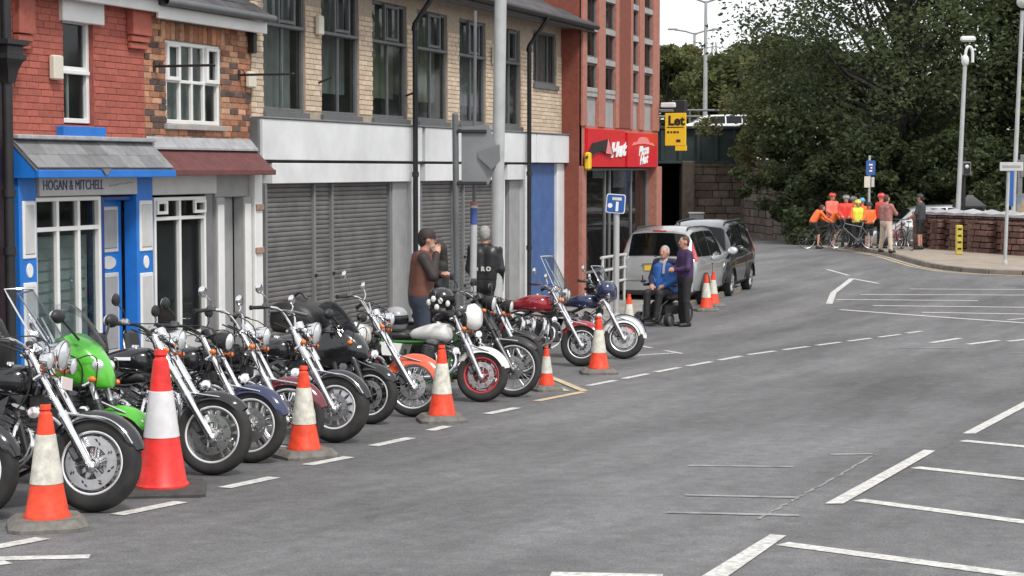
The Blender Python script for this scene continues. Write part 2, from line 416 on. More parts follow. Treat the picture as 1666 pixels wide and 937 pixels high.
# slab joints are real gaps: a course of slabs along the kerb
mk('slab_piece', (.27, .25, .22), .85, var=.15, vscale=4, bump=.15, objvar=.12)
sm_ = MB().cbox((0, 0, 0), (.59, .59, .05), .006).mesh('paving_slab', 'slab_piece')
for i in range(70):
    for j in range(4):
        t = -16+i*.6; o_ = koff(t)-.45-j*.6
        if o_ < .15 or t > PEND-.5 or i*4+j > 279: continue
        p = fw(t+.3*(j % 2), o_)
        obj('paving_slab', sm_, pav, (p.x, p.y, G(p.x, p.y)+.098), (0, -math.atan((G(0, p.y+.3)-G(0, p.y-.3))/.6), FROT))
# pavement across the road
kpx = [(1352, 399), (1368, 403), (1400, 408), (1440, 414.5), (1475, 424), (1510, 434), (1550, 441), (1600, 445), (1666, 447.5), (1760, 450), (1900, 452)]
KP = [gp(*p) for p in kpx]
def kint(s):
    s *= len(KP)-1; i = min(int(s), len(KP)-2); return KP[i].lerp(KP[i+1], s-i)
b = MB(); NK = 60
for i in range(NK+1):
    p = kint(i/NK); q = Vector((p.x*1.02+1.0, 67, 0))
    for k in range(6):
        w = p.lerp(q, k/5); b.v.append((w.x, w.y, G(w.x, w.y)+.12))
for i in range(NK):
    for k in range(5): a = i*6+k; b.f.append((a, a+6, a+7, a+1))
pav2 = tag(b.build('far_pavement', 'tan_paving', ang=0, fix=False), kind='structure')
acc = [KP[0]]
for i in range(1, 2000):
    p = kint(i/1999)
    if (p-acc[-1]).length >= .915: acc.append(p)
for p, q in zip(acc[:-1], acc[1:]):
    mid = (p+q)/2; obj('kerb_stone', kb, pav2, (mid.x, mid.y, G(0, mid.y)+.012), (0, 0, math.atan2(q.y-p.y, q.x-p.x)))
# ---- painted markings
def mark(pts, m='road_white', dz=.006, name='road_marking'):
    P = [gp(*p, dz) if len(p) == 2 else p for p in pts]
    return MB().add(P, [tuple(range(len(P)))]).build(name, m, road, ang=0)
def line(a, b, w=.1, m='road_white', dz=.006, name='road_marking', n=1):
    A = gp(*a, dz); B = gp(*b, dz); d = (B-A); d.z = 0; d.normalize(); s = Vector((-d.y, d.x, 0))*w/2
    mb = MB()
    L = (B-A).length; n = max(1, int(L/1.2)); rows = []
    for i in range(n+1):
        p = A.lerp(B, i/n); z = G(p.x, p.y)+dz
        j1 = random.uniform(-.06, .06)*w; j2 = random.uniform(-.06, .06)*w
        mb.v += [(p.x+s.x*(1+j1), p.y+s.y*(1+j1), z), (p.x-s.x*(1+j2), p.y-s.y*(1+j2), z)]
    for i in range(n): mb.f.append((2*i, 2*i+1, 2*i+3, 2*i+2))
    return mb.build(name, m, road, ang=0, fix=False)
for a, b_ in (((-30, 894), (70, 875)), ((190, 837), (294, 816)), ((365, 793), (446, 776)), ((500, 756), (568, 743)), ((607, 725), (668, 712)), ((700, 700), (728, 693)), ((793, 673), (841, 663))):
    line(a, b_, .11, name='bay_dash')
line((-30, 909), (146, 905), .1); line((-20, 918), (14, 914), .1)
pl = [gp(*p) for p in ((957, 628), (1085, 602), (1220, 577), (1345, 560), (1475, 543))]
def walk(pl, dash, gap, w, m, name):
    seg = []; L = 0
    for p, q in zip(pl[:-1], pl[1:]): seg.append((L, p, q)); L += (q-p).length
    def pos(s):
        for L0, p, q in seg[::-1]:
            if s >= L0: return p.lerp(q, min(1, (s-L0)/(q-p).length))
    s = 0
    while s < L-dash:
        A, B = pos(s), pos(s+dash); d = B-A; d.z = 0; d.normalize(); k = Vector((-d.y, d.x, 0))*w/2
        v = [(P.x+q.x, P.y+q.y, G(P.x, P.y)+.006) for P, q in ((A, k), (A, -k), (B, -k), (B, k))]
        MB().add(v, [(0, 1, 2, 3)]).build(name, m, road, ang=0); s += dash+gap
walk(pl, .85, .28, .1, 'road_white', 'edge_dash')
for a, b_, w in (((1475, 542), (1500, 538.5), .1), ((1515, 557.5), (1562, 550), .12), ((1575, 560), (1625, 553.5), .12), ((1640, 555), (1680, 551), .12), ((1040, 562), (1060, 566), .08), ((1082, 570), (1110, 575), .08), ((1036, 578), (1098, 574), .08),
              ((1345, 438), (1381, 448), .1), ((1349, 494), (1356, 476), .14), ((1356, 476), (1386, 453), .14), ((1386, 453), (1430, 461), .12), ((1366, 503.5), (1680, 526), .16), ((1360, 487), (1592, 489), .16), ((1420, 497), (1680, 500), .16), ((1400, 479), (1680, 480), .16), ((1500, 508), (1680, 511), .16), ((1480, 470), (1680, 471), .16),
              ((1640, 520), (1680, 517), .1)):
    line(a, b_, w)
for a, b_ in (((1460, 566), (1560, 566)), ((1640, 573), (1680, 574)), ((1115, 805), (1300, 809)), ((1085, 833), (1300, 838)), ((1120, 757), (1290, 759)), ((1350, 739), (1420, 738))):
    line(a, b_, .06, 'faded_white', name='worn_marking')
mark([(1125, 947), (1170, 947), (1279, 871), (1253, 869)], name='centre_dash')
mark([(1342, 819), (1372, 819), (1522, 733), (1503, 731.5)], name='centre_dash'); mark([(1566, 705), (1587, 705), (1690, 650), (1676, 648)], name='centre_dash')
for a, b_ in (((1273, 884), (1760, 949)), ((1397, 813), (1760, 861)), ((1489, 760), (1760, 789)), ((1566, 716.5), (1760, 735)), ((896, 934), (1078, 938))): line(a, b_, .12, name='hatch_marking')
# yellow bay corner and kerb lines
line((873, 652), (950, 637), .1, 'road_cream', name='yellow_line'); line((893, 612), (951, 636), .1, 'road_cream', .010, name='yellow_line'); line((868, 611), (893, 612), .1, 'road_cream', name='yellow_line')
line((850, 604), (922, 636), .09, 'road_cream', name='yellow_line')
for off in (.22, .42):
    pts = []
    for i in range(NK+1):
        p = kint(i/NK); q = kint(min(1, i/NK+.01)); r_ = kint(max(0, i/NK-.01)); d = (q-r_); d.z = 0; d.normalize(); s = Vector((d.y, -d.x, 0))
        pts.append((p+s*off, p+s*(off+.09)))
    mb = MB()
    for a, b_ in pts: mb.v += [(a.x, a.y, G(0, a.y)+.006), (b_.x, b_.y, G(0, b_.y)+.006)]
    for i in range(NK): mb.f.append((2*i, 2*i+1, 2*i+3, 2*i+2))
    mb.build('yellow_line', 'road_cream', road, ang=0, fix=False)
# long sealed crack
A = gp(1235, 845); B = gp(1425, 739); mb = MB(); N = 50
for i in range(N+1):
    p = A.lerp(B, i/N); d = (B-A).normalized(); s = Vector((-d.y, d.x, 0)); j = random.uniform(-.014, .014); w = random.uniform(.004, .016)
    for k in (-1, 1): q = p+s*(j+k*w); mb.v.append((q.x, q.y, G(0, q.y)+.004))
for i in range(N): mb.f.append((2*i, 2*i+1, 2*i+3, 2*i+2))
mb.build('crack_seal', 'crack_pale', road, ang=0, fix=False)
mh = MB(); c = gp(1655, 465)
mh.lathe([(0, .009), (.3, .009), (.34, .009), (.36, .003)], c, n=24); mh.build('manhole_cover', 'engine_grey', road)

# ================================================================ BUILDINGS OF THE TERRACE
mk('red_brick', (.37, .10, .07), .8, objvar=.16, var=.12, vscale=20, bump=.3, bscale=80)
mk('red_mortar', (.29, .078, .056), .85, var=.2, vscale=14)
mk('brown_brick', (.34, .15, .085), .85, objvar=.5, var=.25, vscale=16, bump=.4, bscale=70)
mk('dark_brick', (.10, .065, .055), .85, objvar=.3, var=.25, vscale=16, bump=.4)
mk('pale_brick', (.46, .25, .15), .85, objvar=.25, var=.2, vscale=16, bump=.4)
mk('brown_mortar', (.30, .23, .18), .9, var=.2, vscale=14)
mk('cream_brick', (.56, .445, .33), .85, objvar=.12, var=.12, vscale=18, bump=.3)
mk('cream_mortar', (.36, .29, .22), .9, var=.15, vscale=14)
mk('white_gloss', (.72, .72, .70), .4, var=.06, vscale=3)
mk('white_panel', (.66, .665, .67), .5, var=.12, vscale=1.3, detail=7)
mk('blue_gloss', (.014, .16, .55), .4, var=.1, vscale=4)
mk('blue_board', (.05, .11, .27), .6, var=.16, vscale=5)
mk('dark_blue', (.014, .05, .22), .45, var=.1)
mk('pale_grey', (.50, .50, .49), .55, var=.08, vscale=4)
mk('grey_paint', (.30, .30, .30), .55, var=.1, vscale=4)
mk('mid_grey', (.17, .17, .175), .55, var=.12, vscale=4)
mk('frame_grey', (.115, .12, .125), .5, var=.12)
mk('slate', (.20, .20, .205), .7, objvar=.2, var=.16, vscale=9, bump=.2)
mk('roof_slate', (.065, .062, .066), .75, objvar=.25, var=.3, vscale=6, bump=.3)
mk('lead', (.34, .345, .36), .55, var=.2, vscale=8)
mk('maroon_felt', (.13, .045, .042), .75, var=.2, vscale=8, bump=.2)
mk('black_iron', (.016, .015, .017), .5, var=.2)
mk('maroon_iron', (.035, .016, .02), .5, var=.3)
mk('shutter', (.14, .134, .13), .5, .2, var=.22, vscale=3, objvar=.06)
mk('clay', (.30, .19, .15), .8, var=.2)
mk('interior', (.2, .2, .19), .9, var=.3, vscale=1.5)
mk('blind', (.55, .62, .58), .8, var=.15, vscale=3)
mk('curtain', (.55, .55, .53), .9, var=.2, vscale=3)
mk('curtain_dim', (.40, .41, .40), .9, var=.35, vscale=1.5)
mk('olive_reflection', (.36, .37, .25), .9, var=.45, vscale=1.2)  # green reflection of the trees put into a drape colour
mk('curtain_pale', (.6, .62, .62), .9, var=.2, vscale=2)
mk('shop_red', (.60, .012, .022), .4, var=.08)
mk('salmon_brick', (.36, .15, .11), .85, var=.16, vscale=12, bump=.25)
mk('rust_brick', (.20, .055, .035), .85, var=.18, vscale=14, bump=.25)
mk('concrete', (.33, .32, .31), .85, var=.15, vscale=5, bump=.2)
mk('cream_plastic', (.62, .58, .48), .5)
mk('sign_navy', (.05, .055, .16), .5)
BRICK = {}
def brickmesh(m):
    if m not in BRICK: BRICK[m] = MB().cbox((0, 0, 0), (1, 1, 1), .06).mesh('brick', m, ang=0)
    return BRICK[m]
class Bld:
    def __init__(s, name, label, cat, pxl, pxr, off=0.0, group=None):
        s.off = off; s.t0 = fp(pxl, 300, off)[0]; s.t1 = fp(pxr, 300, off)[0]
        p = fw(s.t0, off); s.zb = G(p.x, p.y)+.1; s.w = s.t1-s.t0
        s.root = thing(name, label, cat, (p.x, p.y, s.zb), FROT, group)
    def P(s, px, py, proud=0.0):
        t, z = fp(px, py, s.off+proud); return t-s.t0, z-s.zb
    def rect(s, px0, py0, px1, py1, proud=0.0):  # top-left pixel, bottom-right pixel -> x0,z0,x1,z1
        a = s.P(px0, py0, proud); b = s.P(px1, py1, proud); return a[0], b[1], b[0], a[1]
    def slab(s, name, r, y0, y1, m, parent=None, bev=.008):
        x0, z0, x1, z1 = r
        return MB().cbox(((x0+x1)/2, (y0+y1)/2, (z0+z1)/2), (abs(x1-x0), abs(y1-y0), abs(z1-z0)), bev).build(name, m, parent or s.root)
def wallholes(x0, x1, z0, z1, holes, y, depth):
    xs = sorted({x0, x1, *[v for h in holes for v in (h[0], h[2]) if x0 < v < x1]}); zs = sorted({z0, z1, *[v for h in holes for v in (h[1], h[3]) if z0 < v < z1]})
    b = MB()
    for i in range(len(xs)-1):
        for j in range(len(zs)-1):
            cx, cz = (xs[i]+xs[i+1])/2, (zs[j]+zs[j+1])/2
            if any(h[0] < cx < h[2] and h[1] < cz < h[3] for h in holes): continue
            b.add([(xs[i], y, zs[j]), (xs[i+1], y, zs[j]), (xs[i+1], y, zs[j+1]), (xs[i], y, zs[j+1])], [(0, 1, 2, 3)])
    for h in holes:
        a, c, d, e = max(h[0], x0), max(h[1], z0), min(h[2], x1), min(h[3], z1)
        for p, q in (((a, c), (d, c)), ((d, c), (d, e)), ((d, e), (a, e)), ((a, e), (a, c))):
            b.add([(p[0], y, p[1]), (q[0], y, q[1]), (q[0], y+depth, q[1]), (p[0], y+depth, p[1])], [(0, 1, 2, 3)])
    return b
def bricks(parent, x0, x1, z0, z1, holes, mats, L=.225, H=.075, y=0.0, proud=.012, cap=300, jit=.003):
    n = 0; k = 0; z = z0
    while z < z1-.02:
        h = min(H, z1-z); x = x0-(L/2 if k % 2 else 0)
        if k % 4 == 2: x -= L/4
        while x < x1-.01:
            a, b_ = max(x, x0), min(x+L, x1); segs = [(a, b_)]
            for ho in holes:
                if z+h/2 > ho[1] and z+h/2 < ho[3]:
                    ns = []
                    for s in segs:
                        if s[1] <= ho[0] or s[0] >= ho[2]: ns.append(s)
                        else:
                            if s[0] < ho[0]: ns.append((s[0], ho[0]))
                            if s[1] > ho[2]: ns.append((ho[2], s[1]))
                    segs = ns
            for s in segs:
                if s[1]-s[0] < .03 or n >= cap: continue
                d = .05; pr = proud+random.uniform(-jit, jit)
                obj('brick', brickmesh(random.choice(mats)), parent, ((s[0]+s[1])/2, y-pr+d/2, z+h/2), None, (s[1]-s[0]-.009, d, h-.009)); n += 1
            x += L
        z += H; k += 1
    return n
def window(B, r, cols, rows, fm, depth, name='window', bar=.035, fr=.05, pane='pane', parent=None, ft=.06, hs=None):
    """frame at depth; cols/rows = fractions of inner splits; every pane its own piece"""
    x0, z0, x1, z1 = r; b = MB(); y = depth
    for c in ((x0+fr/2, (z0+z1)/2, fr, z1-z0), (x1-fr/2, (z0+z1)/2, fr, z1-z0)): b.cbox((c[0], y, c[1]), (c[2], ft, c[3]), .006)
    for zc in (z0+fr/2, z1-fr/2): b.cbox(((x0+x1)/2, y+.001, zc), (x1-x0-2*fr+.004, ft-.004, fr), .006)
    ix0, ix1, iz0, iz1 = x0+fr, x1-fr, z0+fr, z1-fr
    xs = [ix0]+[ix0+(ix1-ix0)*c for c in cols]+[ix1]; zs = [iz0]+[iz0+(iz1-iz0)*c for c in rows]+[iz1]
    for x in xs[1:-1]: b.cbox((x, y, (iz0+iz1)/2), (bar, ft*.8, iz1-iz0+.004), .005)
    for z in zs[1:-1]: b.cbox(((ix0+ix1)/2, y-.002, z), (ix1-ix0+.004, ft*.82, bar), .005)
    w = b.build(name, fm, parent or B.root)
    for i in range(len(xs)-1):
        for j in range(len(zs)-1):
            MB().box(((xs[i]+xs[i+1])/2, y+.012, (zs[j]+zs[j+1])/2), (xs[i+1]-xs[i]-.01, .006, zs[j+1]-zs[j]-.01)).build('pane', pane, w, ang=0)
    return w
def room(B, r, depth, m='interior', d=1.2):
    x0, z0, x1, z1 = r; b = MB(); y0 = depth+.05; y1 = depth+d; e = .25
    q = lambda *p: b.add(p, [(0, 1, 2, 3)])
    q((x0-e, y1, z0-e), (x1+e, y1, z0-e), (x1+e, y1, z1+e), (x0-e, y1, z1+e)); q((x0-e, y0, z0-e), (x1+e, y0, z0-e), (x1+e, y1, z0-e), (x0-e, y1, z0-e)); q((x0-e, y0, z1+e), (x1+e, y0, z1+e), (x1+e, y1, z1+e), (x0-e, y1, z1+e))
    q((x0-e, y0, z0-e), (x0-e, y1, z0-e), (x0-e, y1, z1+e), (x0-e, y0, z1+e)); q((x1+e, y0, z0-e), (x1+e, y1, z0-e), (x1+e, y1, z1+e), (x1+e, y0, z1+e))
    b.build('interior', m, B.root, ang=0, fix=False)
def drape(B, x0, x1, z0, z1, y, m, waves=10, amp=.02):
    MB().sheet(lambda u, v: (x0+(x1-x0)*u, y+amp*math.sin(u*waves*2*math.pi), z0+(z1-z0)*v), waves*8, 1, .004).build('curtain', m, B.root, ang=60)
def carcass(B, z1, depth=7.0, m='brown_mortar', x0=0, x1=None):
    x1 = B.w if x1 is None else x1; b = MB()
    for q in ([(x0, .06, -.6), (x0, depth, -.6), (x0, depth, z1), (x0, .06, z1)], [(x1, .06, -.6), (x1, depth, -.6), (x1, depth, z1), (x1, .06, z1)], [(x0, depth, -.6), (x1, depth, -.6), (x1, depth, z1), (x0, depth, z1)], [(x0, .06, z1), (x1, .06, z1), (x1, depth, z1), (x0, depth, z1)]): b.add(q, [(0, 1, 2, 3)])
    b.build('side_wall', m, B.root, ang=0, fix=False)
# ---------------------------------------------------------------- neighbour at the very edge
NB = Bld('end_building', 'sliver of dark maroon painted building at the left edge behind the black downpipe', 'building', -190, 12)
MB().box((NB.w/2, .1, 3.0), (NB.w, .2, 7.2)).build('wall', 'maroon_iron', NB.root)
carcass(NB, 6.6, m='maroon_iron', x1=NB.w-.01)
DP = Bld('rain_pipe', 'black iron downpipe with ornate hopper head at the left edge', 'downpipe', 5, 20, .1)
a = DP.P(11, 110); b_ = DP.P(11, 640); h = DP.P(11, 85)
MB().cyl((a[0], 0, b_[1]), (a[0], 0, a[1]), .055, n=14).build('pipe', 'black_iron', DP.root)
hp = MB()
for z, w, d in ((a[1]-.12, .07, .07), (a[1]+.02, .10, .09), (a[1]+.16, .16, .12)): pass
hp.loft([[(a[0]+sx*w, sy*d, z) for sx, sy in ((1, -1), (1, 1), (-1, 1), (-1, -1))] for z, w, d in ((a[1]-.16, .06, .06), (a[1]-.03, .09, .08), (a[1]+.06, .14, .10), (a[1]+.09, .17, .13), (a[1]+.13, .17, .13), (a[1]+.14, .14, .11), (a[1]+.22, .14, .11), (a[1]+.24, .19, .15), (a[1]+.29, .19, .15))])
hp.build('hopper_head', 'black_iron', DP.root)
MB().cyl((a[0], 0, a[1]+.29), (a[0], 0, a[1]+1.2), .055, n=14).build('pipe', 'black_iron', DP.root)
for z in (b_[1]+1.5, (a[1]+b_[1])/2+.4): MB().cyl((a[0], 0, z-.04), (a[0], 0, z+.04), .07, n=14).build('pipe_collar', 'black_iron', DP.root)
# ---------------------------------------------------------------- red painted house with the blue shop
H1 = Bld('brick_house', 'red painted brick house above a blue and white shopfront with slate canopy', 'house', 17, 238)
ztop = H1.P(238, 8)[1]+.06
rw = H1.rect(103, 36, 149, 204); rw = (rw[0], H1.P(125, 203)[1], rw[2]+.07, H1.P(125, 30)[1])
zc = H1.P(60, 224)[1]
holes = [rw]
w1 = wallholes(0, H1.w, zc-.05, ztop, holes, .012, .16).build('wall', 'red_mortar', H1.root, ang=0)
carcass(H1, ztop, m='brown_mortar')
bricks(w1, 0, H1.w, zc, ztop, holes, ['red_brick'], y=.012, proud=.007, cap=290, jit=.002)
sash = window(H1, (rw[0], rw[1]+.02, rw[2], rw[3]), [], [.52], 'white_gloss', .10, fr=.055, bar=.055, pane='dark_pane', ft=.07)
H1.slab('meeting_rail', (rw[0]+.02, (rw[1]+rw[3])/2-.03, rw[2]-.02, (rw[1]+rw[3])/2+.02), .04, .07, 'white_gloss', sash)
MB().box(((rw[0]+rw[2])/2-.06, .125, rw[1]+.35), (.03, .02, .6)).build('sash_bar', 'white_gloss', sash)
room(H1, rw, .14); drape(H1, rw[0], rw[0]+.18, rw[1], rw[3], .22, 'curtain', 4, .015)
lt = H1.rect(96, 0, 166, 37); H1.slab('window_lintel', (lt[0], H1.P(100, 26)[1]-.05, lt[2]-.02, H1.P(100, -8)[1]), -.05, .05, 'white_gloss')
si = H1.rect(103, 205, 172, 226, .06); H1.slab('window_sill', (si[0]-.03, si[1]-.02, si[2]-.03, H1.P(125, 206)[1]), -.09, .1, 'blue_gloss')
al = H1.rect(77, 90, 98, 131); H1.slab('alarm_box', (al[0]+.02, H1.P(88, 130)[1], al[2]-.04, H1.P(88, 90)[1]), -.08, .0, 'cream_plastic', bev=.015)
for px0, px1 in ((206, 236), (20, 46)):   # corbelled pilasters
    x0, x1 = H1.P(px0, 40)[0], H1.P(px1, 40)[0]; zt = ztop-.02; zb = H1.P(px0, 78)[1]
    mb = MB()
    for k, (za, zz, pr) in enumerate(((zb, zb+.07, .03), (zb+.08, zb+.15, .055), (zb+.16, zt, .075))): mb.cbox(((x0+x1)/2, -.01-pr/2, (za+zz)/2), (x1-x0-.02*(2-k), pr+.02, zz-za), .006)
    mb.build('corbel', 'red_brick', H1.root)
def canopy(B, name, x0, x1, zt, zf, out, m, tm, rows=0, pieces=0, gable=None, gut=None, thick=.03):
    c = MB().loft([[(x, .0, zt), (x, -out, zf), (x, -out, zf-thick), (x, .0, zt-thick)] for x in (x0, x1)]).build(name, tm, B.root, ang=20)
    sl_ = math.hypot(out, zt-zf); ang = math.atan2(zt-zf, out)
    for r in range(rows):
        n = pieces; wd = (x1-x0)/n; ln = sl_*.84/rows+.05
        for k in range(n):
            d = sl_*.14+(r+.5)*sl_*.86/rows
            xx = x0+(k+.5)*wd-(wd/2 if r % 2 else 0)
            a, b2 = max(xx-wd/2, x0), min(xx+wd/2, x1)
            for (p0, p1) in ([(a, b2)] if not (r % 2 and k == 0) else [(a, b2), (x1-wd/2, x1)]):
                if p1-p0 < .03: continue
                MB().cbox(((p0+p1)/2, 0, 0), (p1-p0-.008, ln, .012), .003).xf(Matrix.Translation((0, -d*math.cos(ang), zt-d*math.sin(ang)+.014+.008)) @ Matrix.Rotation(ang-R(1.6)+random.uniform(-.012, .012), 4, 'X')).build('slate', 'slate', c)
    return c
# blue shop canopy
out1 = .34
xg0, xg1 = -.02, H1.w+.04
zt = H1.P(100, 226)[1]; zf = fp(170, 274, out1)[1]-H1.zb
cn1 = canopy(H1, 'shop_canopy', xg0, xg1, zt, zf, out1, 'slate', 'mid_grey', 2, 7)
MB().cbox(((xg0+xg1)/2, -.06, zt-.02), (xg1-xg0, .14, .05), .01).xf(Matrix.Translation((0, 0, .03))).build('lead_flashing', 'lead', cn1)
MB().cbox(((xg0+xg1)/2, -out1-.02, zf-.06), (xg1-xg0+.02, .05, .085), .008).build('gutter_board', 'blue_gloss', cn1)
MB().prism([(0, zt-.035), (-out1+.01, zf-.035), (-out1+.01, zf-.10), (0, zf-.10)], lambda y, z: (xg0+.01, y, z), lambda y, z: (xg0+.05, y, z)).build('gable_board', 'blue_gloss', cn1)
MB().prism([(-.10, 0), (.10, 0), (.02, -.07), (-.02, -.07)], lambda x, z: (H1.P(140, 270)[0]+x-.2, -out1-.05, zf+z+.0), lambda x, z: (H1.P(140, 270)[0]+x-.2, -out1-.06, zf+z+.0)).build('broken_slate', 'slate', cn1)
# shopfront
zg = -.02
fs = H1.rect(52, 290, 212, 318); fz1 = zf-.02; fz0 = H1.P(120, 318)[1]
H1.slab('shop_sign', (fs[0], fz0, fs[2], fz1), -.10, .10, 'pale_grey')
H1.slab('soffit', (xg0+.06, fz1+.01, xg1-.02, fz1+.04), -out1+.03, .1, 'white_gloss')
sx0, sx1 = H1.P(52, 300)[0], H1.P(155, 300)[0]
text('lettering', 'HOGAN & MITCHELL', 'sign_navy', H1.root, .155, basis(((sx0+sx1)/2+.03, -.104, (fz0+H1.P(100, 291)[1])/2+.02), (1, 0, 0), (0, 0, 1)), .003, sx=(sx1-sx0)/1.52)
MB().tube([((sx1+fs[2])/2+(-.28+.08*q)*.9, -.104, fz0+.10+.012*math.sin(q*2.4)+.006*q) for q in range(8)], .006, 4, smooth=1).build('faded_script', 'grey_paint', H1.root)
def pilaster(B, px0, px1, ptop, pyb, blue=True):
    x0, x1 = B.P(px0, 400)[0], B.P(px1, 400)[0]; z1 = fz1; zz = B.P(px0, 318)[1]
    p = B.slab('pilaster', (x0, zg, x1, z1), -.08, .1, 'blue_gloss')
    zm0, zm1 = B.P(px0, 458 if px0 < 100 else 442)[1], B.P(px0, 425 if px0 < 100 else 412)[1]
    for a, c in ((zm1+.02, zz-.06), (zg+.12, zm0-.02)):
        B.slab('panel', (x0+.05, a, x1-.03, c), -.095, -.05, 'white_gloss', p); B.slab('panel_inset', (x0+.08, a+.05, x1-.06, c-.05), -.102, -.09, 'pale_grey', p)
    MB().lathe([(0, .012), (1, .012), (1.06, 0)], (0, 0, 0), (0, -1, 0), 20).xf(Matrix.Translation(((x0+x1)/2+.01, -.08, (zm0+zm1)/2)) @ Matrix.Diagonal((.055, 1, .075, 1))).build('oval', 'white_gloss', p)
pilaster(H1, 22, 50, 0, 0); pilaster(H1, 214, 240, 0, 0)
sw = (H1.P(50, 400)[0]+.01, .45, H1.P(160, 400)[0], fz0-.01)
window(H1, sw, [.34, .68], [(H1.P(100, 372)[1]-.5)/(sw[3]-.55)], 'white_gloss', .0, 'shop_window', fr=.05, bar=.05, ft=.09)
H1.slab('stall_riser', (sw[0], zg, sw[2], .44), -.03, .1, 'blue_gloss')
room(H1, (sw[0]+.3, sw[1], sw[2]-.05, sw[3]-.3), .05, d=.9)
MB().grid(lambda u, v: (sw[0]+(sw[2]-sw[0])*u, .16, .5+v*(H1.P(100, 385)[1]-.5)), 1, 1).build('window_blind', 'blind', H1.root, ang=0)
for k in range(9): MB().box(((sw[0]+sw[2])/2, .15, .7+k*.12), (sw[2]-sw[0]-.1, .012, .012)).build('blind_rib', 'pale_grey', H1.root)
dr = (H1.P(163, 400)[0], zg, H1.P(213, 400)[0], fz0-.02)
dd = H1.slab('door', (dr[0]+.01, zg, dr[2]-.01, dr[3]), .12, .17, 'blue_gloss')
H1.slab('door_reveal', (dr[0]-.005, zg, dr[0]+.07, dr[3]), -.02, .12, 'dark_blue'); H1.slab('door_head', (dr[0]+.07, dr[3]-.05, dr[2], dr[3]), -.02, .12, 'dark_blue')
zm = H1.P(188, 428)[1]
for a, c in ((zm+.12, dr[3]-.12), (.25, zm-.12)):
    H1.slab('panel', (dr[0]+.16, a, dr[2]-.10, c), .105, .13, 'pale_grey', dd); H1.slab('panel_inset', (dr[0]+.20, a+.05, dr[2]-.14, c-.05), .098, .11, 'grey_paint', dd)
MB().lathe([(0, .012), (1, .012), (1.06, 0)], (0, 0, 0), (0, -1, 0), 20).xf(Matrix.Translation(((dr[0]+dr[2])/2+.03, .12, zm)) @ Matrix.Diagonal((.15, 1, .075, 1))).build('oval', 'pale_grey', dd)
# ---------------------------------------------------------------- brown brick house
H2 = Bld('brick_house', 'weathered brown brick house above a pale grey shopfront with maroon canopy', 'house', 238, 409)
zt2 = H2.P(409, 36)[1]
r2 = H2.rect(270, 62, 360, 206); r2 = (r2[0], H2.P(315, 203)[1], r2[2], H2.P(315, 70)[1]); zc2 = H2.P(320, 226)[1]
w2 = wallholes(0, H2.w, zc2-.1, zt2, [r2], .012, .12).build('wall', 'brown_mortar', H2.root, ang=0); carcass(H2, zt2)
arch = (r2[0]-.12, r2[3]+.004, r2[2]+.12, r2[3]+.225)
bricks(w2, 0, H2.w, zc2-.04, zt2, [r2, arch], ['brown_brick', 'brown_brick', 'brown_brick', 'dark_brick', 'pale_brick'], y=.012, proud=.012, cap=270, jit=.006)
nso = 14
for k in range(nso):
    xx = arch[0]+(k+.5)*(arch[2]-arch[0])/nso
    obj('brick', brickmesh(random.choice(['brown_brick', 'pale_brick'])), w2, (xx, .023, (arch[1]+arch[3])/2), None, ((arch[2]-arch[0])/nso-.009, .05, .215))
wi = window(H2, r2, [.26, .5, .74], [.52], 'white_gloss', .06, fr=.055, bar=.04, pane='dark_pane', ft=.07)
mb = MB()
for a, c in ((0, .25), (.75, 1)):      # proud opening lights top left and right
    x0 = r2[0]+.03+(r2[2]-r2[0]-.06)*a; x1 = r2[0]+.03+(r2[2]-r2[0]-.06)*c; z0 = r2[1]+(r2[3]-r2[1])*.52; z1 = r2[3]-.03
    for xx in (x0+.025, x1-.025): mb.cbox((xx, .02, (z0+z1)/2), (.05, .05, z1-z0), .006)
    for zz in (z0+.025, z1-.025): mb.cbox(((x0+x1)/2, .021, zz), (x1-x0-.09, .048, .05), .006)
    mb.build('opening_light', 'white_gloss', wi); mb = MB()
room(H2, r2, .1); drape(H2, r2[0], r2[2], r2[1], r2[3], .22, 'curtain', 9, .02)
H2.slab('window_sill', (r2[0]-.06, r2[1]-.07, r2[2]+.06, r2[1]-.004), -.05, .08, 'concrete')
# roof over both houses (each its own half)
for B, x0, x1, zz in ((H1, -.05, H1.w, ztop), (H2, .0, H2.w+.12, zt2)):
    c = canopy(B, 'roof', x0, x1, zz+.10+2.6, zz+.10, -3.2, 'roof_slate', 'roof_slate')
    bpy.data.objects.remove(c)
    rf = MB().loft([[(x, -.28, zz+.06), (x, 3.4, zz+2.4), (x, 3.4, zz+2.3), (x, -.22, zz-.0)] for x in (x0, x1)]).build('roof', 'roof_slate', B.root)
    n = int((x1-x0)/.3)
    for r in range(3):
        for k in range(n):
            wd = (x1-x0)/n; xx = x0+(k+.5)*wd
            MB().cbox((0, 0, 0), (wd-.006, .34, .012), .003).xf(Matrix.Translation((xx, -.14+r*.22, zz+.06+.10+r*.14)) @ Matrix.Rotation(R(30.5)+random.uniform(-.02, .02), 4, 'X')).build('slate', 'roof_slate', rf)
    g = MB()
    for k in range(9):
        pass
    MB().lathe([(.05, 0), (.05, x1-x0), (.044, x1-x0), (.044, 0)], (x0, -.30, zz+.04), (1, 0, 0), 16, True).build('gutter', 'black_iron' if B is H1 else 'frame_grey', B.root)
    B.slab('eave_board', (x0+.002, zz-.16, x1-.002, zz+.0), -.20, -.16, 'white_gloss'); B.slab('eave_soffit', (x0+.004, zz-.02, x1-.004, zz+.0), -.16, .02, 'white_gloss')
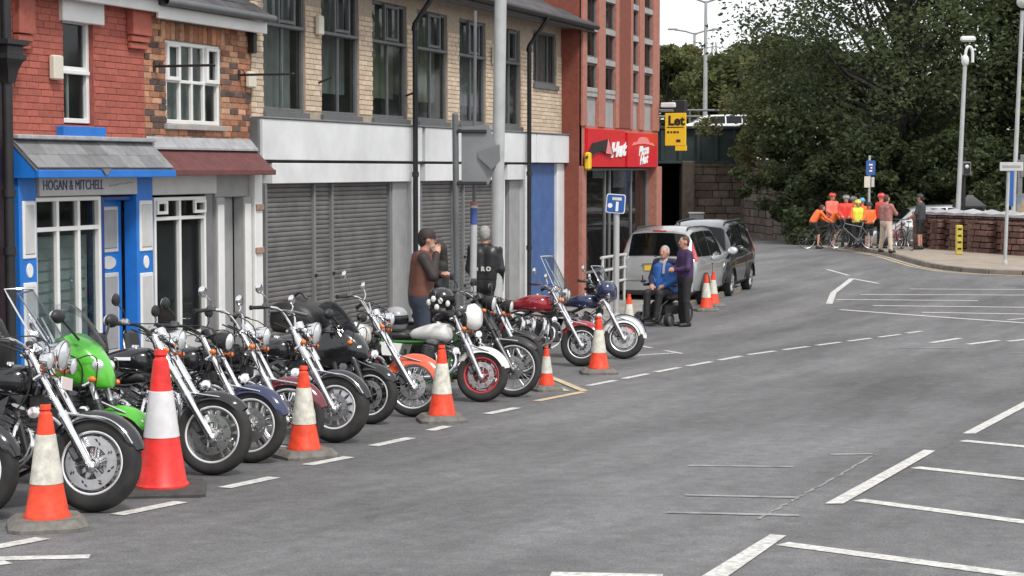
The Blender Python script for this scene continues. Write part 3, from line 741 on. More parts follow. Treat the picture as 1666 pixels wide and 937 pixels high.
# brackets, boxes
def bracket(px, py, ln, B):
    x, z = B.P(px, py)
    g = thing('sign_bracket', 'empty black iron sign bracket sticking out beside the '+('white casement window' if px < 300 else 'house corner over the shutters'), 'bracket', B.root.matrix_basis @ Vector((x, 0, z)), FROT)
    MB().tube([(0, 0, 0), (0, -ln, 0)], .016, 8).build('bar', 'black_iron', g); MB().cbox((0, -.012, 0), (.05, .02, .13), .006).build('wall_plate', 'black_iron', g)
    MB().tube([(0, -.05, .0), (0, -.10, .03), (0, -.05, .07)], .008, 6, smooth=1).build('scroll', 'black_iron', g); MB().ell((0, -ln, 0), (.022, .022, .022), 10, 6).build('finial', 'black_iron', g)
bracket(250, 108, .82, H2); bracket(388, 122, .80, H2)
x, z = H2.P(404, 130); H2.slab('alarm_box', (x-.12, z-.11, x+.08, z+.11), -.09, -.012, 'cream_plastic', bev=.02)
x, z = H2.P(404, 66); H2.slab('vent_box', (x-.03, z-.17, x+.06, z+.17), -.10, -.012, 'black_iron')
# maroon canopy + shop
out2 = .33; zf2 = fp(350, 276, out2)[1]-H2.zb; zt2c = H2.P(320, 228)[1]
cn2 = canopy(H2, 'shop_canopy', -.0, H2.w+.03, zt2c-.06, zf2, out2, 'maroon_felt', 'maroon_felt', thick=.04)
MB().loft([[(x, -.005, zt2c+.03), (x, -.12, zt2c-.10+.0), (x, -.12, zt2c-.125), (x, -.005, zt2c-.05)] for x in (0, H2.w+.02)]).build('lead_flashing', 'lead', cn2, ang=20)
MB().cbox((H2.w/2+.015, -out2-.012, zf2-.035), (H2.w+.03, .03, .07), .006).build('drip_board', 'maroon_felt', cn2)
fz = zf2-.04
fb = H2.rect(243, 290, 345, 318); z318 = H2.P(300, 316)[1]
H2.slab('shop_sign', (fb[0]-.03, z318, fb[2]+.02, fz), -.06, .1, 'pale_grey'); H2.slab('sign_end_board', (fb[2]+.03, z318-.05, H2.P(400, 300)[0], fz), -.03, .1, 'grey_paint')
H2.slab('soffit', (.01, fz+.005, H2.w+.06, fz+.03), -out2+.02, .1, 'white_gloss')
s2 = (H2.P(247, 400)[0], .42, H2.P(331, 400)[0], z318-.03); tr = (H2.P(290, 350)[1]-.42)/(s2[3]-.42)
window(H2, s2, [.5], [tr], 'white_gloss', -.0, 'shop_window', fr=.045, bar=.045, ft=.09)
mb = MB(); 
for a, c in ((.02, .22), (.74, .97)):
    x0 = s2[0]+(s2[2]-s2[0])*a; x1 = s2[0]+(s2[2]-s2[0])*c; z0 = .42+(s2[3]-.42)*tr+.02; z1 = s2[3]-.04
    for xx in (x0+.02, x1-.02): mb.cbox((xx, -.055, (z0+z1)/2), (.04, .04, z1-z0), .005)
    for zz in (z0+.02, z1-.02): mb.cbox(((x0+x1)/2, -.056, zz), (x1-x0-.07, .038, .04), .005)
    mb.build('opening_light', 'white_gloss', H2.root); mb = MB()
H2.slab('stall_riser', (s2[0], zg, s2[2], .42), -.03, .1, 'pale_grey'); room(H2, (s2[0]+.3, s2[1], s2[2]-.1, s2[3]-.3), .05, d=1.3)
xa, xb = H2.P(333, 400)[0], H2.P(346, 400)[0]; H2.slab('frame_post', (xa, zg, xb-.02, fz-.08), -.02, .1, 'mid_grey')
for p0, p1 in ((347, 360), (391, 404)): 
    q = H2.slab('pilaster', (H2.P(p0, 400)[0], zg, H2.P(p1, 400)[0], z318-.05), -.06, .1, 'grey_paint'); H2.slab('panel', (H2.P(p0+1.5, 400)[0], .4, H2.P(p1-2, 400)[0], z318-.14), -.072, -.05, 'white_gloss', q)
H2.slab('door', (H2.P(361, 400)[0], zg, H2.P(390, 400)[0], z318-.05), .10, .15, 'grey_paint')
q = H2.slab('pilaster', (H2.P(405, 400)[0], zg, H2.w+.13, fz), -.10, .1, 'white_gloss')
for yp in (337, 407): H2.slab('clay_bracket', (H2.P(405, yp)[0], H2.P(410, yp+5)[1], H2.w+.12, H2.P(410, yp-5)[1]), -.13, -.09, 'clay', q)
# ---------------------------------------------------------------- cream brick building with roller shutters
C2 = Bld('shop_building', 'cream brick building with tall grey windows, long white fascia and roller shutters', 'building', 411, 919)
wins = [(430, 498, 0, 184), (524, 585, 0, 188), (607, 663, 5, 192), (680, 729, 22, 197), (748, 791, 32, 200), (817, 847, 42, 205)]
zs_ = np.mean([C2.P((a+b)/2, d)[1] for a, b, c, d in wins[1:4]]); zt_ = np.mean([C2.P((a+b)/2, c)[1] for a, b, c, d in wins[2:5]])
zr_ = np.mean([C2.P(550, 60)[1], C2.P(635, 70)[1], C2.P(704, 78)[1]])
hl = [(C2.P(a, 150)[0], zs_, C2.P(b, 150)[0], zt_) for a, b, c, d in wins]
sm2 = (C2.P(868, 90)[0], C2.P(886, 137)[1], C2.P(906, 90)[0], C2.P(886, 52)[1]); hl.append(sm2)
zfa = np.mean([C2.P(500, 200)[1], C2.P(640, 207)[1], C2.P(800, 211)[1]]); zfb = np.mean([C2.P(500, 262)[1], C2.P(640, 266)[1], C2.P(800, 260)[1]])
ztop2 = zt_+.28
w3 = wallholes(0, C2.w, zfa-.3, ztop2, hl, .012, .14).build('wall', 'cream_mortar', C2.root, ang=0); carcass(C2, ztop2, m='cream_mortar')
n = bricks(w3, 0, C2.w, zfa-.0, ztop2, hl+[(hl[0][0]-.001, zfa-1, hl[5][2], zs_), (hl[0][0], zt_, C2.w+1, 99)], ['cream_brick'], y=.012, proud=.012, cap=600)
for i, h in enumerate(hl):
    small = i == 6
    w = window(C2, h, [.5] if not small else [.22, .72], [(zr_-h[1])/(h[3]-h[1])] if not small else [], 'frame_grey', .07, fr=.05, bar=.03, pane='dark_pane')
    drape(C2, h[0], h[2], h[1]+(.0 if i in (0, 5, 6) else (h[3]-h[1])*.18), h[3], .26, ('curtain', 'curtain_dim', 'olive_reflection', 'olive_reflection', 'curtain_dim', 'curtain_dim', 'curtain_pale')[i], 7, .025)  # drapes past the first added to lighten the glass; olive ones stand for reflections
    if not small:
        xm = h[0]+(h[2]-h[0])*.35; xn = h[0]+(h[2]-h[0])*.72; mb = MB()
        for xx in (xm, xn): mb.cbox((xx, .02, (zr_+h[3])/2), (.05, .06, h[3]-zr_-.04), .006)
        for zz in (zr_+.06, h[3]-.06): mb.cbox(((xm+xn)/2, .021, zz), (xn-xm-.05, .058, .05), .006)
        mb.cbox(((h[0]+h[2])/2, .03, zr_), (h[2]-h[0]-.02, .06, .05), .006); mb.build('opening_light', 'frame_grey', w)
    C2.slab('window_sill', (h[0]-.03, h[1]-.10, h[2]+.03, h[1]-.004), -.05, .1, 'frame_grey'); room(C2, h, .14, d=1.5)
C2.slab('sill_band', (-.0, zfa+.01, C2.P(850, 200)[0], zs_-.11), -.02, .05, 'mid_grey')
# roof
rf = MB().loft([[(x, -.55, ztop2+.02), (x, 4.0, ztop2+2.4), (x, 4.0, ztop2+2.2), (x, -.5, ztop2-.08)] for x in (-.1, C2.w+.35)]).build('roof', 'roof_slate', C2.root)
n = int((C2.w+.45)/.3)
for r in range(2):
    for k in range(n): MB().cbox((0, 0, 0), (.295, .36, .02), .004).xf(Matrix.Translation((-.1+(k+.5)*(C2.w+.45)/n, -.42+r*.24, ztop2+.09+.03+r*.125)) @ Matrix.Rotation(R(26.5)+random.uniform(-.02, .02), 4, 'X')).build('roof_tile', 'roof_slate', rf)
C2.slab('soffit', (-.05, ztop2-.06, C2.w+.3, ztop2-.03), -.48, .02, 'mid_grey'); C2.slab('eave_board', (-.08, ztop2-.12, C2.w+.32, ztop2+.03), -.53, -.49, 'roof_slate')
MB().lathe([(.055, 0), (.055, C2.w+.4), (.048, C2.w+.4), (.048, 0)], (-.08, -.59, ztop2-.01), (1, 0, 0), 16, True).build('gutter', 'black_iron', C2.root)
# fascia panels
for p0, p1 in ((411, 673), (678, 740), (741, 860), (861, 920)):
    C2.slab('fascia_panel', (C2.P(p0, 230)[0], zfb, C2.P(p1, 230)[0]-.01, zfa), -.16, .08, 'white_panel')
C2.slab('fascia_capping', (0, zfa+.003, C2.w, zfa+.03), -.18, .02, 'mid_grey'); C2.slab('fascia_end', (-.06, zfb+.02, -.002, zfa), -.12, .1, 'frame_grey')
C2.slab('shadow_gap', (.05, zfb-.035, C2.P(850, 260)[0], zfb-.003), -.10, .08, 'black_iron')
zsb = C2.P(545, 297)[1]
for p0, p1 in ((429, 658), (680, 745), (746, 806), (815, 843)): C2.slab('shutter_box', (C2.P(p0, 280)[0], zsb, C2.P(p1, 280)[0]-.01, zfb-.04), -.14, .1, 'white_panel')
def shutter(p0, p1, guides, lab):
    x0, x1 = C2.P(p0, 400)[0], C2.P(p1, 400)[0]; gx = [x0]+[C2.P(g, 400)[0] for g in guides]+[x1]
    s = obj('roller_shutter', None, C2.root); s['label'] = lab
    for a, c in zip(gx[:-1], gx[1:]):
        me = MB().loft([[(x, -.012, 0), (x, -.020, .022), (x, -.012, .055), (x, .0, .066), (x, .012, .066), (x, .012, 0)] for x in (a+.03, c-.03)]).mesh('shutter_slat', 'shutter', 50)
        z = .0
        while z < zsb: obj('shutter_slat', me, s, (0, .02, z)); z += .0685
    for g in gx: MB().cbox((g, -.012, zsb/2), (.055, .06, zsb), .006).build('shutter_guide', 'mid_grey', s)
    for g in gx[1:-1]:
        for z in (.55, 1.05): MB().cbox((g, -.05, z), (.05, .05, .05), .01).build('lock', 'black_iron', s)
shutter(430, 632, (509, 538), 'wide grey roller shutter in three sections'); shutter(682, 804, (735, 752), 'narrow grey roller shutter behind the sign posts')
C2.slab('column', (C2.P(634, 400)[0], -.1, C2.P(657, 400)[0], zsb), -.06, .1, 'grey_paint'); C2.slab('column_trim', (C2.P(659, 400)[0], -.1, C2.P(673, 400)[0], zfb-.04), -.12, .1, 'white_panel')
C2.slab('column', (C2.P(806, 400)[0], -.1, C2.P(815, 400)[0], zsb), -.08, .1, 'white_panel'); C2.slab('door_recess', (C2.P(816, 400)[0], -.1, C2.P(826, 400)[0], zsb), .3, .34, 'mid_grey')
C2.slab('column', (C2.P(827, 400)[0], -.1, C2.P(843, 400)[0], zsb), -.03, .12, 'grey_paint'); C2.slab('column_trim', (C2.P(844, 400)[0], -.1, C2.P(853, 400)[0], zfb-.04), -.10, .1, 'white_panel')
C2.slab('blue_boarding', (C2.P(857, 400)[0], -.1, C2.P(901, 400)[0], zfb-.01), -.01, .1, 'blue_board'); C2.slab('column_trim', (C2.P(902, 400)[0], -.1, C2.P(918, 400)[0], zfb-.01), -.06, .1, 'white_panel')
x, z = C2.P(514, 41); C2.slab('alarm_box', (x-.06, z-.14, x+.10, z+.14), -.09, -.012, 'cream_plastic', bev=.015)
x, z = C2.P(800, 90); C2.slab('alarm_box', (x-.06, z-.16, x+.08, z+.16), -.09, -.012, 'cream_plastic', bev=.015)
def swan(px, lab):
    x = C2.P(px, 300, .24)[0]; r = C2.root.matrix_basis
    g = thing('rain_pipe', lab, 'downpipe', r @ Vector((x, -.24, -.1)), FROT)
    zt = ztop2-.05
    MB().tube([(0, .0, 0), (0, 0, zt-.42), (0, -.36, zt+.06), (0, -.36, zt+.12)], .042, 10).build('pipe', 'black_iron', g)
    for z in (1.2, 2.6, zt-.5): MB().cyl((0, 0, z-.04), (0, 0, z+.04), .056, n=12).build('pipe_collar', 'black_iron', g)
swan(676, 'black downpipe with swan neck between the two roller shutters'); swan(861, 'black downpipe with swan neck beside the blue boarding')
for px, py in ((526, 128), (668, 150)): 
    x, z = C2.P(px-8, py); MB().tube([(x, .0, z-.06), (x, -.22, z+.02)], .016, 8).build('cable_stub', 'black_iron', C2.root)
# ---------------------------------------------------------------- tall red brick block with the red shop signs
P3 = Bld('brick_block', 'tall red brick block with slim pilasters and two red takeaway signs', 'building', 946, 1070, .42)
zroof = P3.P(1070, -60)[1]; zsg1 = P3.P(1005, 212)[1]; zsg0 = P3.P(1005, 272)[1]
colsp = [(953.5, 971), (984, 1000), (1029, 1038), (1047.5, 1060.5)]
rows_ = [(-60, -14), (-6, 41), (47, 93), (103, 148), (152, 206)]
hp_ = []
for ci, (a, c) in enumerate(colsp):
    for ri, (u, v) in enumerate(rows_):
        s = (a+c)/2; k = 0.0 if ci < 1 else (s-962)*.08
        f = lambda yy: 275-(275-yy)*((1900-s)/(1900-962.0))
        hp_.append((P3.P(a, 150)[0], P3.P(s, f(v))[1], P3.P(c, 150)[0], P3.P(s, f(u))[1], ri))
w4 = wallholes(0, P3.w, zsg0+.02, zroof, [h[:4] for h in hp_], 0, .1).build('wall', 'salmon_brick', P3.root, ang=0); carcass(P3, zroof, 9, m='rust_brick')
P3.slab('return_wall', (-.02, -.4, .02, zroof), .05, .9, 'rust_brick'); P3.slab('corner_pier', (-.01, -.4, P3.P(952, 300)[0], zsg0+.02), -.03, .4, 'salmon_brick')
P3.slab('brick_panel', (P3.P(1006, 100)[0], zsg1+.05, P3.P(1024, 100)[0], zroof), -.03, .05, 'rust_brick')
for p0, p1 in ((944, 953), (972, 983), (1000.5, 1005.5), (1024.5, 1028), (1039, 1046.5), (1061, 1071)): P3.slab('pilaster', (P3.P(p0, 100)[0]+(.0 if p0 > 945 else .09), zsg1+.04, P3.P(p1, 100)[0], zroof+.2), -.035, .02, 'salmon_brick')
for h in hp_:
    if h[4] == 4: P3.slab('spandrel_panel', h[:4], .03, .07, 'grey_paint'); P3.slab('window_sill', (h[0], h[3], h[2], h[3]+.12), -.02, .12, 'concrete')
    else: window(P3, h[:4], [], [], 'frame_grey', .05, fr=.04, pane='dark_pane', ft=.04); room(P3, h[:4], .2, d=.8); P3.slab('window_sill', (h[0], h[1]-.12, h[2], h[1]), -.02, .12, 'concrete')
# signs over the shop
def lum(o): pass
sA = (P3.P(951, 240)[0], zsg0, P3.P(1011, 240)[0], zsg1); sB = (P3.P(1014.5, 240)[0], zsg0+.0, P3.P(1063, 240)[0], zsg1-.03)
so1 = P3.slab('shop_sign', sA, -.08, .05, 'shop_red'); so2 = P3.slab('shop_sign', sB, -.10, .05, 'shop_red')
mk('sign_pink', (.75, .22, .22), .5); mk('sign_white', (.8, .8, .8), .5); mk('sign_black', (.012, .012, .013), .5); mk('sign_yellow', (.78, .50, .02), .5); mk('sign_blue', (.02, .10, .36), .45)
cx = (sB[0]+sB[2])/2; wB = sB[2]-sB[0]; hB = sB[3]-sB[1]
roofp = [(-.40, .10), (-.33, .20), (-.22, .21), (-.14, .34), (-.05, .36), (.05, .36), (.14, .34), (.22, .21), (.33, .20), (.42, .10), (.2, .15), (0, .17), (-.2, .15)]
MB().prism([(cx+x*wB*.95, sB[1]+hB*(.52+y)) for x, y in roofp], lambda x, z: (x, -.112, z), lambda x, z: (x, -.104, z)).build('roof_emblem', 'sign_pink', so2, ang=0)
text('lettering', 'Pizza', 'sign_white', so2, hB*.36, basis((cx, -.11, sB[1]+hB*.49), (1, 0, .08), (0, 0, 1)), .004, .35, 1.5, .012); text('lettering', 'Hut', 'sign_white', so2, hB*.36, basis((cx, -.11, sB[1]+hB*.22), (1, 0, .08), (0, 0, 1)), .004, .35, 1.5, .012)
cx = (sA[0]+sA[2])/2; wA = sA[2]-sA[0]; hA = sA[3]-sA[1]
MB().prism([(sA[0]-.25, sA[1]+hA*.22), (sA[0]+wA*.10, sA[1]+hA*.62), (sA[0]+wA*.5, sA[1]+hA*.74), (sA[0]+wA*.62, sA[1]+hA*.34), (sA[0]+wA*.25, sA[1]+hA*.42)], lambda x, z: (x, -.13, z), lambda x, z: (x, -.084, z)).build('roof_emblem', 'sign_black', so1, ang=0)
MB().prism([(sA[0]+wA*.40, sA[1]+hA*.36), (sA[0]+wA*.46, sA[1]+hA*.74), (sA[0]+wA*.58, sA[1]+hA*.34)], lambda x, z: (x, -.142, z), lambda x, z: (x, -.134, z)).build('emblem_wedge', 'sign_pink', so1, ang=0)
text('lettering', 'Hut', 'sign_white', so1, hA*.52, basis((sA[0]+wA*.78, -.095, sA[1]+hA*.46), (1, 0, .05), (0, 0, 1)), .01, .3, 1.7, .02)
# shop glazing
zs0 = P3.P(1005, 470)[1]; g0 = (P3.P(953, 300)[0], -.1, P3.P(1062, 300)[0], zsg0-.02)
window(P3, g0, [.35, .42, .75], [.25], 'mid_grey', .15, 'shop_window', fr=.05, bar=.05, pane='pane')
P3.slab('back_wall', (g0[0]-.1, -.3, g0[2]+.1, g0[3]), 2.2, 2.3, 'interior'); mk('warm_interior', (.30, .06, .04), .8, var=.4, vscale=2)
P3.slab('counter', (g0[0]+.5, -.2, g0[2]-.3, .9), 1.5, 2.0, 'warm_interior'); P3.slab('menu_board', (g0[0]+.8, 1.5, g0[2]-.9, 2.1), 2.12, 2.19, 'pale_grey')
P3.slab('poster', (P3.P(977, 300)[0], P3.P(985, 290)[1], P3.P(996, 300)[0], P3.P(985, 277)[1]), .17, .175, 'pale_grey'); P3.slab('poster', (P3.P(1010, 300)[0], P3.P(1020, 305)[1], P3.P(1028, 300)[0], P3.P(1020, 278)[1]), .17, .175, 'concrete'); P3.slab('poster', (P3.P(1034, 300)[0], P3.P(1037, 295)[1], P3.P(1042, 300)[0], P3.P(1037, 276)[1]), .17, .175, 'pale_grey')
P3.slab('end_pier', (P3.P(1062, 300)[0], -.4, P3.w, zsg0+.02), -.1, .3, 'salmon_brick')
x, z = P3.P(947, 262); P3.slab('wall_lamp', (x, z-.18, x+.16, z+.18), -.16, -.04, 'sign_yellow', bev=.03)
# railings outside the shop
rl = thing('handrail', 'pale metal ramp handrail in front of the takeaway window', 'handrail', P3.root.matrix_basis @ Vector((P3.P(956, 400)[0], -.32, 0)), FROT)
for x in (0, .8, 1.6): MB().cyl((x, 0, -.1), (x, 0, 1.0), .03, n=8).build('post', 'pale_grey', rl)
for z in (.45, .72, .99): MB().cyl((-.1, 0, z), (1.7, 0, z), .03, n=8).build('rail', 'pale_grey', rl)
# Let board
bp_ = P3.root.matrix_basis @ Vector((P3.w-.1, -.15, 0))
lb = thing('letting_board', 'yellow board reading Let projecting from the end of the red brick block', 'sign', (bp_.x, bp_.y, 0), FROT)
yb = bp_.y-.3; s = F/yb; zL = lambda py: CAMZ+(275-py)/F*yb; xw = 33/s*1.06
MB().cbox((0, -xw/2-.05, (zL(184)+zL(237))/2), (.05, xw, zL(184)-zL(237)), .008).build('panel', 'sign_yellow', lb); MB().cbox((0, -xw/2-.18, zL(241)), (.04, xw*.55, .12), .006).build('lower_panel', 'sign_yellow', lb)
Tb = lambda y, z: basis((-.028, y, z), (0, -1, 0), (0, 0, 1))
text('lettering', 'Let', 'sign_black', lb, .30, Tb(-xw/2-.07, zL(197)), .003, bold=.012); [MB().box((-.028, -.13-.075*q, zL(215)), (.006, (.055, .04, .06, .05)[q % 4], .045)).build('small_print', 'sign_black', lb) for q in range(int((xw-.18)/.075))]
MB().box((-.028, -xw/2-.05, zL(207)), (.006, xw*.8, .02)).build('rule_line', 'sign_black', lb); MB().box((-.028, -xw*.75, zL(229)), (.006, .10, .06)).build('small_print', 'sign_black', lb)
MB().box((0, -.1, zL(180)), (.05, .3, .05)).build('fixing_bar', 'mid_grey', lb); MB().cbox((.2, -.35, zL(175)), (.25, .3, .35), .02).build('flood_lamp', 'black_iron', lb); MB().cbox((0, -.12, zL(171)), (.1, .35, .12), .02).build('camera_box', 'white_panel', lb)
# ================================================================ BRIDGE, WALLS, EMBANKMENT
mk('girder_green', (.014, .028, .027), .55, var=.3, vscale=2)
mk('dark_stone', (.10, .076, .060), .9, objvar=.35, var=.3, vscale=4, bump=.4, bscale=20)
mk('stone_mortar', (.05, .042, .038), .95, var=.2)
mk('plum_stone', (.145, .078, .062), .9, objvar=.3, var=.3, vscale=6, bump=.4, bscale=25)
mk('plum_mortar', (.07, .042, .04), .95, var=.2)
mk('coping', (.42, .41, .42), .8, objvar=.15, var=.2, vscale=4, bump=.2)
mk('grass_bank', (.10, .105, .045), .95, var=.3, c2=(.13, .12, .06), vscale=1.2, bump=.5, bscale=6)
mk('galv', (.40, .41, .42), .5, .5, var=.12, vscale=5)
mk('pole_grey', (.42, .43, .43), .55, .1, var=.12, vscale=3)
mk('dark_pole', (.13, .135, .14), .5, .2, var=.15, vscale=3)
mk('sign_back', (.20, .205, .21), .5, .3, var=.14, vscale=2)
YB = 86.0; zgb = G(0, YB)
def zat(py, Y): return CAMZ+(275-py)/F*Y
def xat(px, Y): return (px-CX)/F*Y
def stonewall(parent, P0, P1, z0, zt0, zt1, m, L, H, seed=0, cap=280, th=.12):
    """stones laid on a vertical face from P0 to P1; top falls from zt0 to zt1"""
    rnd = random.Random(seed); D = (P1-P0); D.z = 0; Ln = D.length; D.normalize(); a = math.atan2(D.y, D.x); me = brickmesh(m); n = 0; z = z0; k = 0
    while z < max(zt0, zt1)-.05:
        x = -rnd.uniform(0, L)
        while x < Ln:
            l = L*rnd.uniform(.65, 1.35); xa, xb = max(x, 0), min(x+l, Ln); zt = zt0+(zt1-zt0)*((xa+xb)/2/Ln); h = min(H, zt-z)
            if xb-xa > .1 and h > .06 and n < cap:
                p = P0+D*((xa+xb)/2); obj('stone', me, parent, (p.x, p.y, z+h/2), (0, 0, a), (xb-xa-.03, th+rnd.uniform(-.04, .05), h-.03)); n += 1
            x += l
        z += H; k += 1
bridge = thing('rail_bridge', 'dark green plate girder bridge on stone abutments beyond the red brick block', 'bridge', (xat(1130, YB), YB, zgb))
def W2(o, p): return (p[0]-o.location.x, p[1]-o.location.y, p[2]-o.location.z)
def wb(o, b_): b_.v = [W2(o, p) for p in b_.v]; return b_
x0, x1 = xat(960, YB), xat(1222, YB); zb0, zb1 = zat(264, YB), zat(208, YB)
wb(bridge, MB().box(((x0+x1)/2, YB, (zb0+zb1)/2), (x1-x0, .12, zb1-zb0))).build('girder_web', 'girder_green', bridge)
for z in (zb0, zb1): wb(bridge, MB().cbox(((x0+x1)/2, YB-.1, z), (x1-x0, .45, .14), .02)).build('girder_flange', 'girder_green', bridge)
n = 9
for k in range(n+1): x = x0+(x1-x0)*k/n; wb(bridge, MB().cbox((x, YB-.14, (zb0+zb1)/2), (.16, .22, zb1-zb0-.16), .01)).build('stiffener', 'girder_green', bridge)
wb(bridge, MB().box(((x0+x1)/2, YB+6, zb0+.35), (x1-x0, 11.6, .5))).build('deck', 'dark_stone', bridge)
# abutment facing us, right of the opening
A0 = Vector((xat(1108, YB), YB-.2, 0)); A1 = Vector((xat(1216, YB-2), YB-2, 0))
wb(bridge, MB().box(((A0.x+A1.x)/2, YB+.35, (zb0+zgb)/2-.1), (A1.x-A0.x, 1.6, zb0-zgb-.0))).build('abutment', 'stone_mortar', bridge)
ab = bridge.children[-1]
sroot = obj('abutment_face', None, bridge)
def relstones(parent, root, *a, **k):
    n0 = set(o.name for o in bpy.data.objects); stonewall(parent, *a, **k)
    for o in bpy.data.objects:
        if o.name not in n0: o.location = W2(root, o.location)
relstones(sroot, bridge, Vector((A0.x, YB-.5, 0)), Vector((A1.x, YB-.5, 0)), zgb-.1, zb0-.05, zb0-.05, 'dark_stone', .85, .36, 3, 160)
for px in (1117, 1212): wb(bridge, MB().cbox((xat(px, YB), YB-.7, (zgb+zb0)/2), (.55, .5, zb0-zgb+.1), .04)).build('pilaster', 'dark_stone', bridge)
wb(bridge, MB().box((xat(1085, YB), YB+11.5, (zgb+zb0)/2), (14, .5, zb0-zgb+.4))).build('added_rear_wall', 'stone_mortar', bridge)  # wall added across the underpass so the opening stays dark
wb(bridge, MB().box((xat(1030, YB), YB+5, (zgb+zb0)/2), (2.0, 11, zb0-zgb+.4))).build('far_abutment', 'dark_stone', bridge)
# parapet rail on the bridge
for py in (180, 190): wb(bridge, MB().cyl((x0, YB+10, zat(py, YB+10)), (x1+14, YB+10, zat(py, YB+10)), .06, n=8)).build('crash_rail', 'dark_pole', bridge)
for k in range(8): x = x0+(x1+12-x0)*k/7; wb(bridge, MB().cyl((x, YB+10, zat(215, YB+10)), (x, YB+10, zat(179, YB+10)), .05, n=6)).build('rail_post', 'dark_pole', bridge)
# embankment: raised ground behind bridge and walls
b = MB()
def bank(u, v):
    x = xat(940, 90)+u*110; y0 = 88 if x < 12 else max(70.5, 88-(x-12)*2.2); y = y0+v*60
    z = (3.5 if x < 12 else 3.5-min(1.8, (x-12)*.25))*min(1, v*2.5+.35)+1.2*v-.3+.25*math.sin(x*.7)*math.sin(y*.5)
    if x < 11.2 and y < 99: z = max(z, zb1-.3)
    return (x, y, z)
tag(b.grid(bank, 50, 24).build('embankment', 'grass_bank', ang=60, fix=False), kind='structure')
# wing wall curving out to the right under the trees
ww = thing('retaining_wall', 'dark mossy stone retaining wall curving from the bridge under the trees', 'wall', (xat(1270, 78), 78, G(0, 78)))
pts = [Vector((xat(1212, 83.5), 83.5, 0)), Vector((xat(1260, 78), 78, 0)), Vector((xat(1325, 72), 72, 0)), Vector((xat(1420, 69.5), 69.5, 0))]; tops = [zb0, 2.4, 1.5, 1.2]
for i in range(3):
    p, q = pts[i], pts[i+1]; zg_ = min(G(0, p.y), G(0, q.y))-.1
    mb = MB().loft([[(a.x, a.y+.1, zg_), (a.x, a.y+.5, zg_), (a.x, a.y+.5, t), (a.x, a.y+.1, t)] for a, t in ((p, tops[i]), (q, tops[i+1]))]); wb(ww, mb).build('wall_core', 'stone_mortar', ww, ang=0)
    relstones(ww, ww, p, q, zg_, tops[i], tops[i+1], 'dark_stone', .8, .34, 11+i, 95, .16)
c = Vector((xat(1133, 82.5), 82.5, G(0, 82.5))); t = thing('wheelie_bin', 'pale grey bin standing against the bridge abutment', 'bin', c)
MB().loft([[(sx*w, sy*w, z) for sx, sy in ((-1, -1), (1, -1), (1, 1), (-1, 1))] for z, w in ((0.02, .24), (1.0, .30))]).build('body', 'grey_paint', t); MB().cbox((0, 0, 1.05), (.68, .68, .09), .03).build('lid', 'pale_grey', t)
# ---- parapet wall with pale coping, right
pw = thing('parapet_wall', 'plum coloured stone parapet wall with pale ridged coping on the right', 'wall', (xat(1580, 59), 59, G(0, 59)))
PW = [gp(1489, 401, .12), gp(1530, 405, .12), gp(1590, 409, .12), gp(1650, 414, .12), gp(1730, 420, .12), gp(1850, 428, .12)]
hts = 1.12
for i in range(len(PW)-1):
    p, q = PW[i], PW[i+1]; d = (q-p); d.z = 0; d.normalize(); nrm = Vector((-d.y, d.x, 0)); z0 = p.z-.1
    mb = MB().loft([[a+nrm*.06, a+nrm*.42, a+nrm*.42+Vector((0, 0, hts)), a+nrm*.06+Vector((0, 0, hts))] for a in (p, q)]); wb(pw, mb).build('wall_core', 'plum_mortar', pw, ang=0)
    relstones(pw, pw, p, q, z0, p.z+hts, q.z+hts, 'plum_stone', .42, .19, 31+i, 85, .16)
    L = (q-p).length; nn = max(1, round(L/1.05)); a_ = math.atan2(d.y, d.x)
    for k in range(nn):
        c = p.lerp(q, (k+.5)/nn); l = L/nn-.02
        me = MB().loft([[(-l/2, y, z) for y, z in ((-.14, 0), (.5, 0), (.5, .07), (.18, .15+.0), (-.14, .07))], [(0, y, z) for y, z in ((-.14, 0), (.5, 0), (.5, .09), (.18, .22), (-.14, .10))], [(l/2, y, z) for y, z in ((-.14, 0), (.5, 0), (.5, .07), (.18, .15), (-.14, .07))]]).mesh('coping_stone', 'coping', 20)
        obj('coping_stone', me, pw, W2(pw, (c.x, c.y, c.z+hts+.01)), (0, 0, a_))
for px, wd in ((1507, .8), (1536, .55), (1566, .5), (1608, 1.4), (1660, 1.0)):
    c = None
    for i in range(len(PW)-1):
        pa, pb = CX+PW[i].x/PW[i].y*F, CX+PW[i+1].x/PW[i+1].y*F
        if pa <= px <= pb: c = PW[i].lerp(PW[i+1], (px-pa)/(pb-pa)); d = PW[i+1]-PW[i]
    if c is None: continue
    o = obj('pier', None, pw); n0 = set(x.name for x in bpy.data.objects); d.z = 0; d.normalize(); nn = Vector((d.y, -d.x, 0))
    s0 = c-d*wd/2+nn*.22; stonewall(o, s0, s0+d*wd, c.z-.05, c.z+hts-.12, c.z+hts-.12, 'plum_stone', .40, .19, px, 40, .26)
    for x in bpy.data.objects:
        if x.name not in n0: x.location = W2(pw, x.location)
